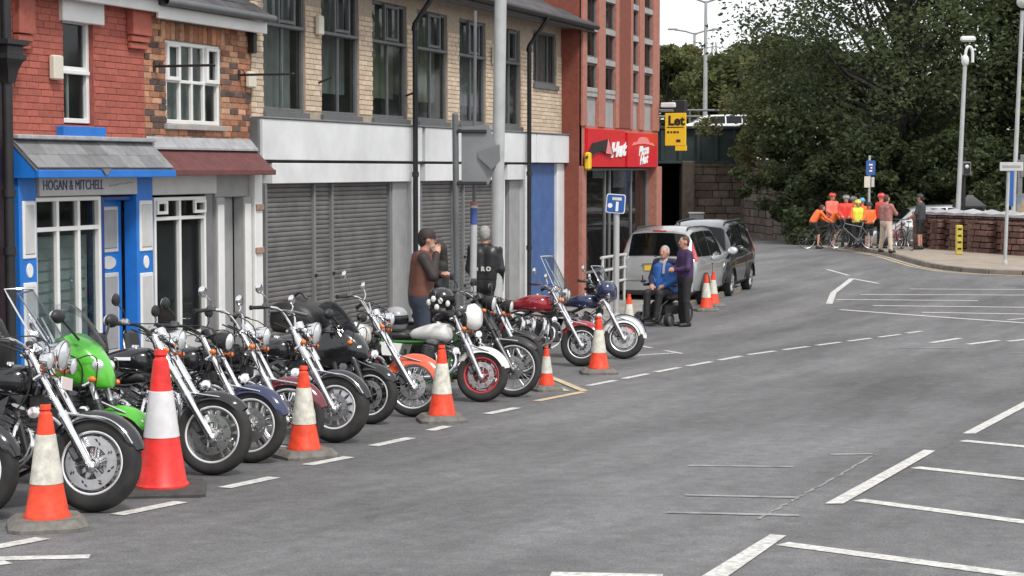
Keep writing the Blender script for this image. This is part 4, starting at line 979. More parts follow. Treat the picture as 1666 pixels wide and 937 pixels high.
# yellow topped bollard, bin, info panel
mk('dull_yellow', (.50, .40, .05), .6, var=.25, vscale=12)
c = gp(1560, 414, .12)
bo = thing('bollard', 'black bollard with yellow striped face standing against the plum wall', 'bollard', c)
MB().cbox((0, 0, .45), (.20, .14, .90), .02).build('post', 'dull_yellow', bo)
for k in range(4): MB().cbox((0, -.075, .18+k*.2), (.12, .012, .06), .004).build('stripe', 'sign_black', bo)
c = at(1577, 352, 63.5); bn = thing('salt_bin', 'dark hooded bin with pitched lid behind the parapet wall', 'bin', (c.x, c.y, G(0, c.y)+.1))
MB().loft([[(sx*w, sy*w*.8, z) for sx, sy in ((-1, -1), (1, -1), (1, 1), (-1, 1))] for z, w in ((0, .42), (1.35, .45))]).build('body', 'black_iron', bn); MB().loft([[(sx*w, sy*w*.8, z) for sx, sy in ((-1, -1), (1, -1), (1, 1), (-1, 1))] for z, w in ((1.36, .5), (1.42, .5), (1.75, .12), (1.8, .1))]).build('lid', 'black_iron', bn)
# ================================================================ POLES AND SIGNS
def pole(name, label, p, h, r0, r1, m='pole_grey', cat='pole', lean=0, group=None):
    t = thing(name, label, cat, p, 0, group); MB().cyl((0, 0, 0), (lean, 0, h), r0, r1, 14).build('post', m, t); MB().lathe([(r0*1.5, 0), (r0*1.5, .06), (r0*1.05, .12)], n=14).build('base_collar', m, t); return t
# big pale lamp column in front of the cream building
Yp = 27.5; c = Vector((xat(806, Yp), Yp, G(0, Yp)+.1))
t = pole('lamp_column', 'tall thick pale grey lamp column rising out of frame before the cream building', c, 9.0, .098, .085, 'pole_grey', 'lamp post', .14)
MB().tube([(.14, 0, 8.9), (.3, -.2, 9.3), (1.4, -.9, 9.5)], .05, 8, smooth=2).build('arm', 'pole_grey', t); MB().cbox((1.6, -1.0, 9.5), (.6, .25, .14), .04, Matrix.Rotation(R(-32), 3, 'Z')).build('lamp_head', 'pole_grey', t)
# twin post sign seen from behind
Ys = 26.2; cs = lambda px, py: at(px, py, Ys)
c = Vector((xat(757, Ys), Ys, G(0, Ys)+.1)); z0 = c.z
sg = thing('road_sign', 'grey backs of road signs on a tall grey post before the shutters', 'sign', c)
X = lambda px: xat(px, Ys)-c.x; Z = lambda py: zat(py, Ys)-z0
MB().cyl((X(744), 0, 0), (X(741), 0, Z(187)), .045, n=12).build('post', 'dark_pole', sg); MB().ell((X(741), 0, Z(187)), (.047, .047, .03), 12, 6).build('post_cap', 'dark_pole', sg)
MB().prism([(X(751), Z(207)), (X(795), Z(203)), (X(813), Z(250)), (X(808), Z(268)), (X(795), Z(300)), (X(751), Z(297))], lambda x, z: (x, -.02, z), lambda x, z: (x, .0, z)).build('sign_plate', 'sign_back', sg, ang=0)
MB().prism([(X(778), Z(247)), (X(813), Z(235)), (X(814), Z(262)), (X(800), Z(276)), (X(778), Z(256))], lambda x, z: (x, -.05-.3*(x-X(778)), z), lambda x, z: (x, -.035-.3*(x-X(778)), z)).build('bent_plate', 'sign_back', sg, ang=0)
for py in (214, 298): MB().cbox((X(768), -.04, Z(py)), (.42, .04, .05), .008).build('bracket_rail', 'black_iron', sg)
Y2 = 26.5; c2 = Vector((xat(768, Y2), Y2, G(0, Y2)+.1))
t = thing('sticker_post', 'slim dark post with blue stickers, second post before the shutters', 'pole', c2); zz = lambda py: zat(py, Y2)-c2.z
MB().cyl((0, 0, 0), (.03, 0, zz(330)), .05, n=12).build('lower_post', 'pole_grey', t); MB().cyl((.03, 0, zz(330)), (.05, 0, zz(20)), .026, n=10).build('upper_post', 'dark_pole', t)
mk('sticker_blue', (.05, .09, .26), .5); mk('sticker_red', (.35, .12, .10), .5)
MB().lathe([(.053, zz(365)), (.053, zz(338))], (.026, 0, 0), n=12).build('sticker', 'sticker_blue', t); MB().lathe([(.055, zz(334)), (.055, zz(328))], (.026, 0, 0), n=12).build('sticker', 'sticker_red', t)
# blue no-through-road sign
Y3 = 34.0; c = Vector((xat(1003, Y3), Y3, G(0, Y3)+.1)); zz = lambda py: zat(py, Y3)-c.z
t = pole('road_sign', 'square blue road sign with white T on a grey post beside the silver car', c, zz(318), .055, .055, 'pole_grey', 'sign')
w = 31/F*Y3; rot = Matrix.Rotation(R(4), 4, 'Y') @ Matrix.Rotation(R(-8), 4, 'Z'); TT = Matrix.Translation((-.02, -.07, zz(331)))
MB().prism(rrect(w, w, .04), lambda x, z: (x, 0, z), lambda x, z: (x, .012, z)).xf(TT @ rot).build('sign_plate', 'sign_white', t, ang=0); MB().prism(rrect(w-.03, w-.03, .035), lambda x, z: (x, -.004, z), lambda x, z: (x, -.001, z)).xf(TT @ rot).build('blue_face', 'sign_blue', t, ang=0)
MB().box((.03, -.007, -.05), (.05, .003, w*.5)).xf(TT @ rot).build('stem_mark', 'sign_white', t); MB().box((.02, -.0075, .09), (w*.5, .004, .055)).xf(TT @ rot).build('bar_mark', 'cone_white', t); MB().lathe([(0, .004), (.045, .004), (.045, 0)], (-.10, -.005, -.04), (0, -1, 0), 14).xf(TT @ rot).build('round_mark', 'sign_white', t)
# bus stop style blue sign with timetable
c = gp(1413, 402, .12); s = F/c.y; zz = lambda py: zat(py, c.y)-c.z
t = pole('cycle_sign', 'small blue sign with timetable panel on a grey post behind the cyclists', c, zz(253), .045, .04, 'pole_grey', 'sign')
MB().prism(rrect(15/s, 24/s, .05), lambda x, z: (x+.03, -.07, z+zz(273)), lambda x, z: (x+.03, -.055, z+zz(273))).build('sign_plate', 'sign_blue', t, ang=0)
MB().prism(rrect(11/s, 19/s, .03), lambda x, z: (x+.03, -.074, z+zz(273)), lambda x, z: (x+.03, -.0705, z+zz(273))).build('inner_border', 'sticker_blue', t, ang=0)
for k, (dx, w_) in enumerate(((0, .12), (.02, .06), (.0, .10))): MB().box((.03+dx, -.077, zz(268+k*5)), (w_, .004, .05)).build('white_mark', 'sign_white', t)
MB().cbox((-.08, -.065, zz(296)), (10/s, .02, 18/s), .005).build('timetable', 'cream_plastic', t); MB().cbox((.11, -.05, zz(296)), (5/s, .02, 16/s), .005).build('timetable_side', 'pale_grey', t)
# slender lamp posts on the right
c = Vector((xat(1556, 61.5), 61.5, G(0, 61.5))); zz = lambda py: zat(py, 61.5)-c.z; X = lambda px: xat(px, 61.5)-c.x
t = pole('camera_post', 'pale post with hooked top and globe camera against the dark trees', c, zz(100), .085, .065, 'pole_grey', 'pole', X(1566))
MB().ell((X(1566), 0, zz(100)), (.13, .13, .2), 14, 8).build('globe_camera', 'white_panel', t); MB().tube([(X(1566), 0, zz(96)), (X(1567), 0, zz(82)), (X(1572), 0, zz(76)), (X(1578), 0, zz(82)), (X(1578), 0, zz(103))], .05, 8, smooth=2).build('hook', 'white_panel', t)
MB().cbox((X(1570), 0, zz(65)), (.5, .2, .18), .05).build('lamp_head', 'white_panel', t)
c = Vector((xat(1567, 62.5), 62.5, G(0, 62.5))); zz = lambda py: zat(py, 62.5)-c.z
t = pole('signal_post', 'black post carrying a square dark signal head with pale lens', c, zz(255), .07, .06, 'black_iron', 'signal'); MB().cbox((.05, -.1, zz(274)), (.3, .16, .46), .03).build('signal_head', 'mid_grey', t); MB().cbox((.05, -.185, zz(274)), (.22, .02, .36), .01).build('visor', 'black_iron', t); MB().lathe([(0, .03), (.06, .02), (.07, 0)], (.05, -.195, zz(271)), (0, -1, 0), 12).build('lens', 'lens', t)
c = Vector((xat(1646, 60.5), 60.5, G(0, 60.5))); zz = lambda py: zat(py, 60.5)-c.z; X = lambda px: xat(px, 60.5)-c.x
t = pole('lamp_post', 'slender pale lamp post near the right edge behind the parapet wall', c, zz(20), .08, .06, 'pole_grey', 'lamp post', X(1657)); MB().ell((X(1658), 0, zz(5)), (.2, .3, .22), 14, 8).build('lamp_head', 'white_panel', t)
MB().cbox((X(1660), -.05, zz(270)), (.12, .12, .75), .02).build('sign_back', 'mid_grey', t); MB().cbox((X(1657), -.06, zz(290)), (.16, .05, 1.2), .01).build('side_panel', 'mid_grey', t); MB().cbox((X(1642), -.1, zz(305)), (.18, .03, 1.2), .01).build('blue_panel', 'sign_blue', t)
c = gp(1635, 430, .12); zz = lambda py: zat(py, c.y)-c.z; s = F/c.y
t = pole('name_post', 'street name plate on a pale post in front of the plum wall', c, zz(264), .05, .045, 'pole_grey', 'sign', .06)
MB().cbox((.12, -.06, zz(271)), (38/s, .03, 14/s), .008).build('name_plate', 'pale_grey', t); MB().box((.12, -.078, zz(271)), (30/s, .004, 4/s)).build('lettering_band', 'grey_paint', t)
mk('poster_blue', (.08, .25, .45), .5, c2=(.5, .3, .1), var=.3, vscale=3)
c = at(1668, 345, 61.3); t = thing('poster_case', 'colourful blue poster case behind the parapet wall at the right edge', 'poster', (c.x, c.y, G(0, c.y))); MB().cbox((0, 0, 1.35), (.7, .1, 1.2), .02).build('frame', 'mid_grey', t); MB().box((0, -.055, 1.4), (.6, .01, .95)).build('poster', 'poster_blue', t); MB().cyl((0, 0, 0), (0, 0, .8), .05).build('leg', 'mid_grey', t)
# far lamp standards and pylon beyond the bridge
def standard(px, py, Y, lab, arm):
    zt = zat(py, Y); zb = 3.6; t = thing('motorway_lamp', lab, 'lamp post', (xat(px, Y), Y, zb), 0, 'lamp standards beyond the bridge')
    MB().cyl((0, 0, 0), (0, 0, zt-zb), .16, .09, 10).build('post', 'galv', t)
    for sgn in (-1, 1): MB().tube([(0, 0, zt-zb-.1), (sgn*arm*.4, 0, zt-zb+.10), (sgn*arm, 0, zt-zb+.25)], .07, 6).build('arm', 'galv', t); MB().cbox((sgn*arm, 0, zt-zb+.25), (.7, .25, .15), .04).build('lamp_head', 'galv', t)
standard(1146, 4, 112, 'taller double armed lamp standard against the white sky', 1.4); standard(1128, 55, 135, 'shorter double armed lamp standard left of the taller one', 1.6)
py_ = thing('pylon', 'distant lattice electricity pylon above the trees', 'pylon', (xat(1160, 380), 380, 0)); zt = zat(70, 380); 
for sx in (-1, 1):
    for sy in (-1, 1): MB().cyl((sx*3, sy*3, 0), (sx*.3, sy*.3, zt), .18, .12, 5).build('leg', 'galv', py_)
for k in range(8): z = zt*(.3+.7*k/8); w = 3-2.7*z/zt; MB().tube([(-w, -w, z), (w, -w, z+zt*.06)], .1, 4).build('brace', 'galv', py_); MB().tube([(w, -w, z), (-w, -w, z+zt*.06)], .1, 4).build('brace', 'galv', py_)
for z, w in ((zt*.86, 5.0), (zt*.95, 3.6)): MB().tube([(-w, 0, z), (0, 0, z+.5), (w, 0, z)], .16, 4).build('cross_arm', 'galv', py_)

# ================================================================ TREES
def leafmat(name, a, b_, tr=.25):
    m = bpy.data.materials.new(name); m.use_nodes = True; n = m.node_tree.nodes; l = m.node_tree.links; p = n['Principled BSDF']; o = n['Material Output']
    g = n.new('ShaderNodeNewGeometry'); nz = n.new('ShaderNodeTexNoise'); nz.inputs['Scale'].default_value = .55; nz.inputs['Detail'].default_value = 4; l.new(g.outputs['Position'], nz.inputs['Vector'])
    r = n.new('ShaderNodeMapRange'); r.inputs[1].default_value = .32; r.inputs[2].default_value = .68; l.new(nz.outputs['Fac'], r.inputs[0])
    mx = n.new('ShaderNodeMix'); mx.data_type = 'RGBA'; mx.inputs[6].default_value = (*a, 1); mx.inputs[7].default_value = (*b_, 1); l.new(r.outputs[0], mx.inputs[0])
    ri = n.new('ShaderNodeMapRange'); ri.inputs[3].default_value = .6; ri.inputs[4].default_value = 1.5; l.new(g.outputs['Random Per Island'], ri.inputs[0])
    m2 = n.new('ShaderNodeMix'); m2.data_type = 'RGBA'; m2.blend_type = 'MULTIPLY'; m2.inputs[0].default_value = 1; l.new(mx.outputs[2], m2.inputs[6]); l.new(ri.outputs[0], m2.inputs[7])
    l.new(m2.outputs[2], p.inputs['Base Color']); p.inputs['Roughness'].default_value = .55; p.inputs['Specular IOR Level'].default_value = .3
    t = n.new('ShaderNodeBsdfTranslucent'); l.new(m2.outputs[2], t.inputs[0]); ms = n.new('ShaderNodeMixShader'); ms.inputs[0].default_value = tr; l.new(p.outputs[0], ms.inputs[1]); l.new(t.outputs[0], ms.inputs[2]); l.new(ms.outputs[0], o.inputs[0])
    return m
M['leaf_dark'] = leafmat('dark_leaves', (.044, .060, .026), (.085, .106, .044), .4); M['leaf_mid'] = leafmat('green_leaves', (.08, .096, .036), (.14, .152, .058), .4); M['leaf_olive'] = leafmat('olive_leaves', (.11, .11, .042), (.185, .18, .07), .4)
mk('bark', (.04, .036, .03), .95, var=.3, vscale=5, bump=.6, bscale=14)
def leaves(centres, n, size, rnd, droop=.3):
    """many small folded leaf sprays around the twig ends"""
    C = np.array(centres); k = rnd.integers(0, len(C), n); c = C[k, :3]; rad = C[k, 3:4]
    d = rnd.normal(size=(n, 3)); d /= np.linalg.norm(d, axis=1)[:, None]; p = c+d*rad*(rnd.random((n, 1))**.45)*np.array([1, 1, .72])
    a = rnd.normal(size=(n, 3)); a[:, 2] = a[:, 2]*.5-droop; a /= np.linalg.norm(a, axis=1)[:, None]
    b_ = np.cross(a, rnd.normal(size=(n, 3))); b_ /= np.linalg.norm(b_, axis=1)[:, None]; s = size*(.6+.8*rnd.random((n, 1)))
    v = np.stack([p-a*s*.5, p+b_*s*.30+a*s*.05, p+a*s*.6, p-b_*s*.30+a*s*.05], 1).reshape(-1, 3)
    return v, np.arange(n*4).reshape(-1, 4)
def tree(label, base, h, spread, m, nleaf, size, seed, trunk=True, cz=.42, low=.15, group='trees beyond the road', ncl=70, name='broadleaf_tree', flat=1.0, cr=1.0):
    rnd = np.random.default_rng(seed); rr = random.Random(seed)
    t = thing(name, label, 'tree' if trunk else 'shrub', base, 0, group)
    cl = []
    lim = MB()
    th = h*cz; r0 = h*.028
    if trunk: lim.tube([(0, 0, -.3), (rr.uniform(-.1, .1), 0, th*.5), (rr.uniform(-.2, .2), 0, th), (rr.uniform(-.4, .4), 0, h*.82)], [r0*1.2, r0, r0*.8, r0*.12], 9, smooth=1)
    for i in range(ncl):
        z = low+(1-low)*rr.random()**.85; prof = math.sin(math.pi*min(1, (z*.86+.14)))**.6
        a = rr.uniform(0, 2*math.pi); q = (rr.random()**.5)
        R_ = spread*prof*q*(1+.25*math.sin(3*a+seed)); c = Vector((R_*math.cos(a), R_*math.sin(a)*flat, h*z*.97)); rad = spread*(.15+.15*rr.random())*cr
        cl.append((*c, rad))
        if trunk and q > .3 and i % 3 == 0:
            s = Vector((0, 0, min(th*rr.uniform(.5, 1.5), c.z*.62))); mid = s.lerp(c, .55)+Vector((rr.uniform(-.3, .3), rr.uniform(-.3, .3), -.02*h)); lim.tube([s, s.lerp(mid, .5)+Vector((rr.uniform(-.2, .2), 0, .1)), mid, c], [r0*.34, r0*.24, r0*.14, r0*.03], 6, smooth=1)
    if trunk: lim.build('trunk', 'bark', t)
    v, f = leaves(cl, nleaf, size, rnd); me = bpy.data.meshes.new('crown'); me.from_pydata(v.tolist(), [], f.tolist()); me.materials.append(M[m]); obj('crown', me, t)
    return t
tree('huge spreading dark tree with forked trunk over the cyclists', (xat(1462, 74), 74, .4), 14.5, 6.8, 'leaf_dark', 46000, .17, 1, low=.18, ncl=250, cz=.5, cr=.9)
tree('dark tall tree at the right edge behind the camera post', (xat(1618, 77), 77, .3), 13.5, 5.4, 'leaf_dark', 34000, .17, 2, low=.16, ncl=180, cr=.9)
tree('dark tree overhanging the stone retaining wall left of the huge tree', (xat(1338, 79), 79, 1.2), 6.6, 3.9, 'leaf_mid', 26000, .17, 3, low=.03, ncl=110, cr=.9)
tree('lighter green tree drooping over the end of the bridge', (xat(1268, 83), 83, 2.2), 6.2, 2.9, 'leaf_olive', 18000, .17, 4, low=.0, ncl=70)
tree('mid green tree filling the gap behind the huge dark tree', (xat(1400, 90), 90, 2.0), 6.2, 4.6, 'leaf_mid', 16000, .26, 5, low=.02, ncl=80)
tree('low mid green tree behind the tree at the right edge', (xat(1560, 88), 88, 1.0), 6.5, 4.6, 'leaf_dark', 16000, .26, 15, low=.02, ncl=80)
tree('tall dark tree beyond the right edge of the picture', (xat(1770, 75), 75, .3), 14, 6, 'leaf_dark', 20000, .28, 6, low=.1, ncl=120)
tree('dark tree far out on the right beyond the parapet', (xat(1960, 70), 70, .3), 13, 6, 'leaf_mid', 14000, .36, 16, low=.1, ncl=80)
for x_, y_, sd_, lab in ((37, 66, 21, 'green tree out of frame whose reflection shows in the tall windows'), (45, 76, 22, 'second green tree out of frame mirrored in the tall windows'), (56, 72, 23, 'third tree out of frame mirrored in the far windows')):
    tree(lab, (x_, y_, .2), 9.5, 5.2, 'leaf_olive', 8000, .45, sd_, low=.05, ncl=60)
for px, Y, h, sp, mm, sd_, lab in ((1085, 118, 6.4, 3.6, 'leaf_mid', 7, 'rounded green tree just right of the red brick block skyline'), (1118, 128, 7.0, 3.8, 'leaf_olive', 8, 'olive green tree behind the two lamp standards'), (1160, 122, 5.8, 3.6, 'leaf_olive', 9, 'low olive tree above the white car on the bridge'), (1195, 116, 6.2, 3.4, 'leaf_mid', 10, 'bushy green tree between pylon and big dark trees'), (1240, 120, 7.2, 4.0, 'leaf_mid', 12, 'green tree far behind the drooping tree'), (1050, 124, 6.0, 3.6, 'leaf_mid', 13, 'green tree mostly hidden behind the red brick block')):
    tree(lab, (xat(px, Y), Y, 4.0), h, sp, mm, 9000, .30, sd_, low=.02, ncl=50, group='trees beyond the bridge')
# dark undergrowth behind pavement and cyclists
for i, (px, Y, h, sp) in enumerate(((1345, 70.5, 3.4, 2.0), (1390, 70, 4.2, 2.2), (1440, 70, 4.4, 2.3), (1495, 70, 4.0, 2.2), (1545, 70, 4.4, 2.3), (1600, 69, 4.0, 2.2), (1655, 69, 4.4, 2.4), (1720, 69, 4.6, 2.4), (1290, 74.5, 3.6, 1.9))):
    tree(['dark shrub at the end of the retaining wall', 'dark shrub behind the orange cyclists', 'dark shrub behind the blue sign', 'dark shrub behind the man in beige trousers', 'dark shrub left of the camera post', 'dark shrub right of the camera post', 'dark shrub behind the street name plate', 'dark shrub beyond the right edge', 'dark shrub hanging on the retaining wall'][i], (xat(px, Y), Y, -.3 if i < 8 else .8), h, sp, 'leaf_dark', 9000, .17, 40+i, trunk=False, low=.0, ncl=40, group='shrubs under the trees', name='shrub')
# leafy spray overhanging the bridge
# ================================================================ TRAFFIC CONES
def cone(label, px, py, H, tall=False, rz=0.0, tilt=0.0):
    c = gp(px, py); t = thing('traffic_cone', label, 'cone', c, rz, 'cones along the motorcycle bay'); t.rotation_euler.y = tilt
    om, wm, bm = ('cone_red', 'cone_bright', 'cone_base_black') if tall else ('cone_orange', 'cone_white', 'cone_base')
    hb = .055 if tall else .075; bw = H*(.30 if tall else .31); ri = H*.165; rt = H*.042
    oc = lambda w, z, k=.30: [(x*w, y*w, z) for x, y in ((1, -1+k), (1, 1-k), (1-k, 1), (-1+k, 1), (-1, 1-k), (-1, -1+k), (-1+k, -1), (1-k, -1))]
    if tall: MB().loft([oc(bw, 0, .12), oc(bw, hb*.6, .12), oc(bw*.96, hb*.7, .12), oc(bw*.9, hb, .12)]).build('base', bm, t, ang=25)
    else: MB().loft([oc(bw, 0), oc(bw, hb*.45), oc(bw*.80, hb), oc(bw*.5, hb)]).build('base', bm, t, ang=25)
    r = lambda z: ri+(rt-ri)*((z-hb)/(H-hb)); z1, z2 = hb+(H-hb)*(.36 if tall else .30), hb+(H-hb)*(.70 if tall else .74)
    MB().lathe([(ri*1.13, hb), (ri*1.13, hb+.012), (ri*1.03, hb+.03), (r(z1), z1)], n=28).build('lower_cone', om, t)
    MB().lathe([(r(z1)-.001, z1+.0), (r(z1)+.004, z1+.003), (r(z2)+.004, z2-.003), (r(z2)-.001, z2)], n=28).build('white_sleeve', wm, t)
    MB().lathe([(r(z2), z2), (r(H*.93), H*.93), (rt*.98, H*.94), (rt*.75, H*.955), (rt*1.1, H*.965), (rt*1.0, H), (rt*.6, H), (rt*.5, H-.05)], n=28).build('upper_cone', om, t)
    return t
cone('orange and white cone nearest the camera at the left, on a grey base', 77, 860, .75, rz=.3)
cone('tallest cone, bright red and white on a thin black base', 264, 802, 1.0, True, rz=.15)
cone('cone in front of the maroon mudguard, third from the left', 495, 744, .75, rz=.6)
cone('cone between the orange mudguard and the red rimmed wheel', 719, 686, .75, rz=.2)
cone('short cone standing inside the yellow corner lines', 889, 636, .52, rz=.4)
cone('cone in front of the red tanked motorcycle', 974, 608, .75, rz=.1)
cone('cone half hidden behind the blue and white motorcycle', 1023, 548, .72, rz=.5)
cone('front cone of the pair by the wheelchair', 1149, 506, .75, rz=.2)
cone('rear cone of the pair by the wheelchair', 1160, 499, .74, rz=.7)

mk('dull_black', (.03, .029, .028), .6, var=.3, vscale=9)
mk('rim_bright', (.80, .80, .80), .25, .6)
# ================================================================ MOTORCYCLES
def sup(x, w, z0, z1, n=16, e=2.4, yc=0):   # a superellipse ring across the bike
    zc, hz = (z0+z1)/2, (z1-z0)/2; out = []
    for k in range(n):
        a = 2*math.pi*k/n; c, s = math.cos(a), math.sin(a)
        out.append((x, yc+w*math.copysign(abs(c)**(2/e), c), zc+hz*math.copysign(abs(s)**(2/e), s)))
    return out
def wheel(t, name, c, r, w, style, rimm, tf, disc=None, two=True, discr=.15):
    Y = Vector((0, 1, 0)); ri = r-w*.78 if style != 'fat' else r-w*.85
    rim = MB().lathe([(ri+.012, -w*.36), (ri-.004, -w*.36), (ri-.012, -w*.27), (ri-.026, -w*.16), (ri-.026, w*.16), (ri-.012, w*.27), (ri-.004, w*.36), (ri+.012, w*.36)], (0, 0, 0), Y, 44)
    rim.lathe([(.03, -w*.42), (.05, -w*.38), (.045, -w*.2), (.045, w*.2), (.05, w*.38), (.03, w*.42), (.0, w*.42), (0, -w*.42)], (0, 0, 0), Y, 18)
    if style == 'wire':
        for k in range(32):
            a = 2*math.pi*k/32; s = 1 if k % 2 else -1; a2 = a+(.5 if k % 4 < 2 else -.5)
            rim.cyl((.045*math.cos(a2), s*w*.3, .045*math.sin(a2)), ((ri-.02)*math.cos(a), 0, (ri-.02)*math.sin(a)), .0035, n=4, cap=False)
    elif style in ('cast', 'fat'):
        n = 5 if style == 'cast' else 7
        for k in range(n):
            a = 2*math.pi*k/n+.3; d = Vector((math.cos(a), 0, math.sin(a))); q = Vector((-math.sin(a), 0, math.cos(a)))
            for sgn in ((-1, 1) if style == 'cast' else (0,)):
                rim.loft([[d*.04+q*(sgn*.02+x)+Y*y for x, y in ((-.013, -.02), (.013, -.02), (.013, .02), (-.013, .02))], [d*(ri-.018)+q*(sgn*.035+x)+Y*y for x, y in ((-.010, -.015), (.010, -.015), (.010, .015), (-.010, .015))]])
    elif style == 'holes':
        for k in range(12):
            a = 2*math.pi*k/12; d = Vector((math.cos(a), 0, math.sin(a))); q = Vector((-math.sin(a), 0, math.cos(a)))
            rim.loft([[d*.05+q*x+Y*y for x, y in ((-.010, -.03), (.010, -.03), (.010, .03), (-.010, .03))], [d*(ri-.05)+q*x+Y*y for x, y in ((-.026, -.03), (.026, -.03), (.026, .03), (-.026, .03))], [d*(ri-.02)+q*x+Y*y for x, y in ((-.055, -.02), (.055, -.02), (.055, .02), (-.055, .02))]])
    rim.xf(tf @ Matrix.Translation(c)); wo = rim.build(name, rimm, t, ang=40)
    hw = w/2
    MB().lathe([(ri-.004, -hw*.72), (ri+.02, -hw*.90), (ri+(r-ri)*.55, -hw), (r-hw*.28, -hw*.80), (r-.008, -hw*.40), (r, 0), (r-.008, hw*.40), (r-hw*.28, hw*.80), (ri+(r-ri)*.55, hw), (ri+.02, hw*.90), (ri-.004, hw*.72)], (0, 0, 0), Y, 48).xf(tf @ Matrix.Translation(c)).build('tyre', 'black_rubber', wo, ang=50)
    for sgn in (-1, 1): MB().lathe([(ri+.010, 0), (ri-.002, .004), (ri-.012, 0), (ri-.002, -.004)], Y*sgn*(w*.375), Y, 44, True).xf(tf @ Matrix.Translation(c)).build('rim_lip', 'rim_bright' if rimm != 'red_rim' else 'red_rim', wo)
    if disc:
        for sgn in ((-1, 1) if two else (-1,)):
            d = MB(); na = 56; y = sgn*(w*.42+.004); R0, R1 = discr*.62, discr
            for i in range(na):
                for j in range(4):
                    if j in (1, 2) and i % 7 in (2, 3) and (i+j) % 2 == 0: continue
                    a0, a1 = 2*math.pi*i/na, 2*math.pi*(i+1)/na; ra, rb = R0+(R1-R0)*j/4, R0+(R1-R0)*(j+1)/4; sw = .35
                    P = [(ra*math.cos(a0+sw*j/4), ra*math.sin(a0+sw*j/4)), (ra*math.cos(a1+sw*j/4), ra*math.sin(a1+sw*j/4)), (rb*math.cos(a1+sw*(j+1)/4), rb*math.sin(a1+sw*(j+1)/4)), (rb*math.cos(a0+sw*(j+1)/4), rb*math.sin(a0+sw*(j+1)/4))]
                    d.add([(p, y, q) for p, q in P]+[(p, y+.005*sgn, q) for p, q in P], [(0, 1, 2, 3), (7, 6, 5, 4)])
            for k in range(6):
                a = 2*math.pi*k/6; d.cyl((.045*math.cos(a), y, .045*math.sin(a)), (R0*1.04*math.cos(a+.25), y, R0*1.04*math.sin(a+.25)), .009, n=5)
            d.xf(tf @ Matrix.Translation(c)).build('brake_disc', 'disc_steel', wo, ang=0, fix=False)
    return wo
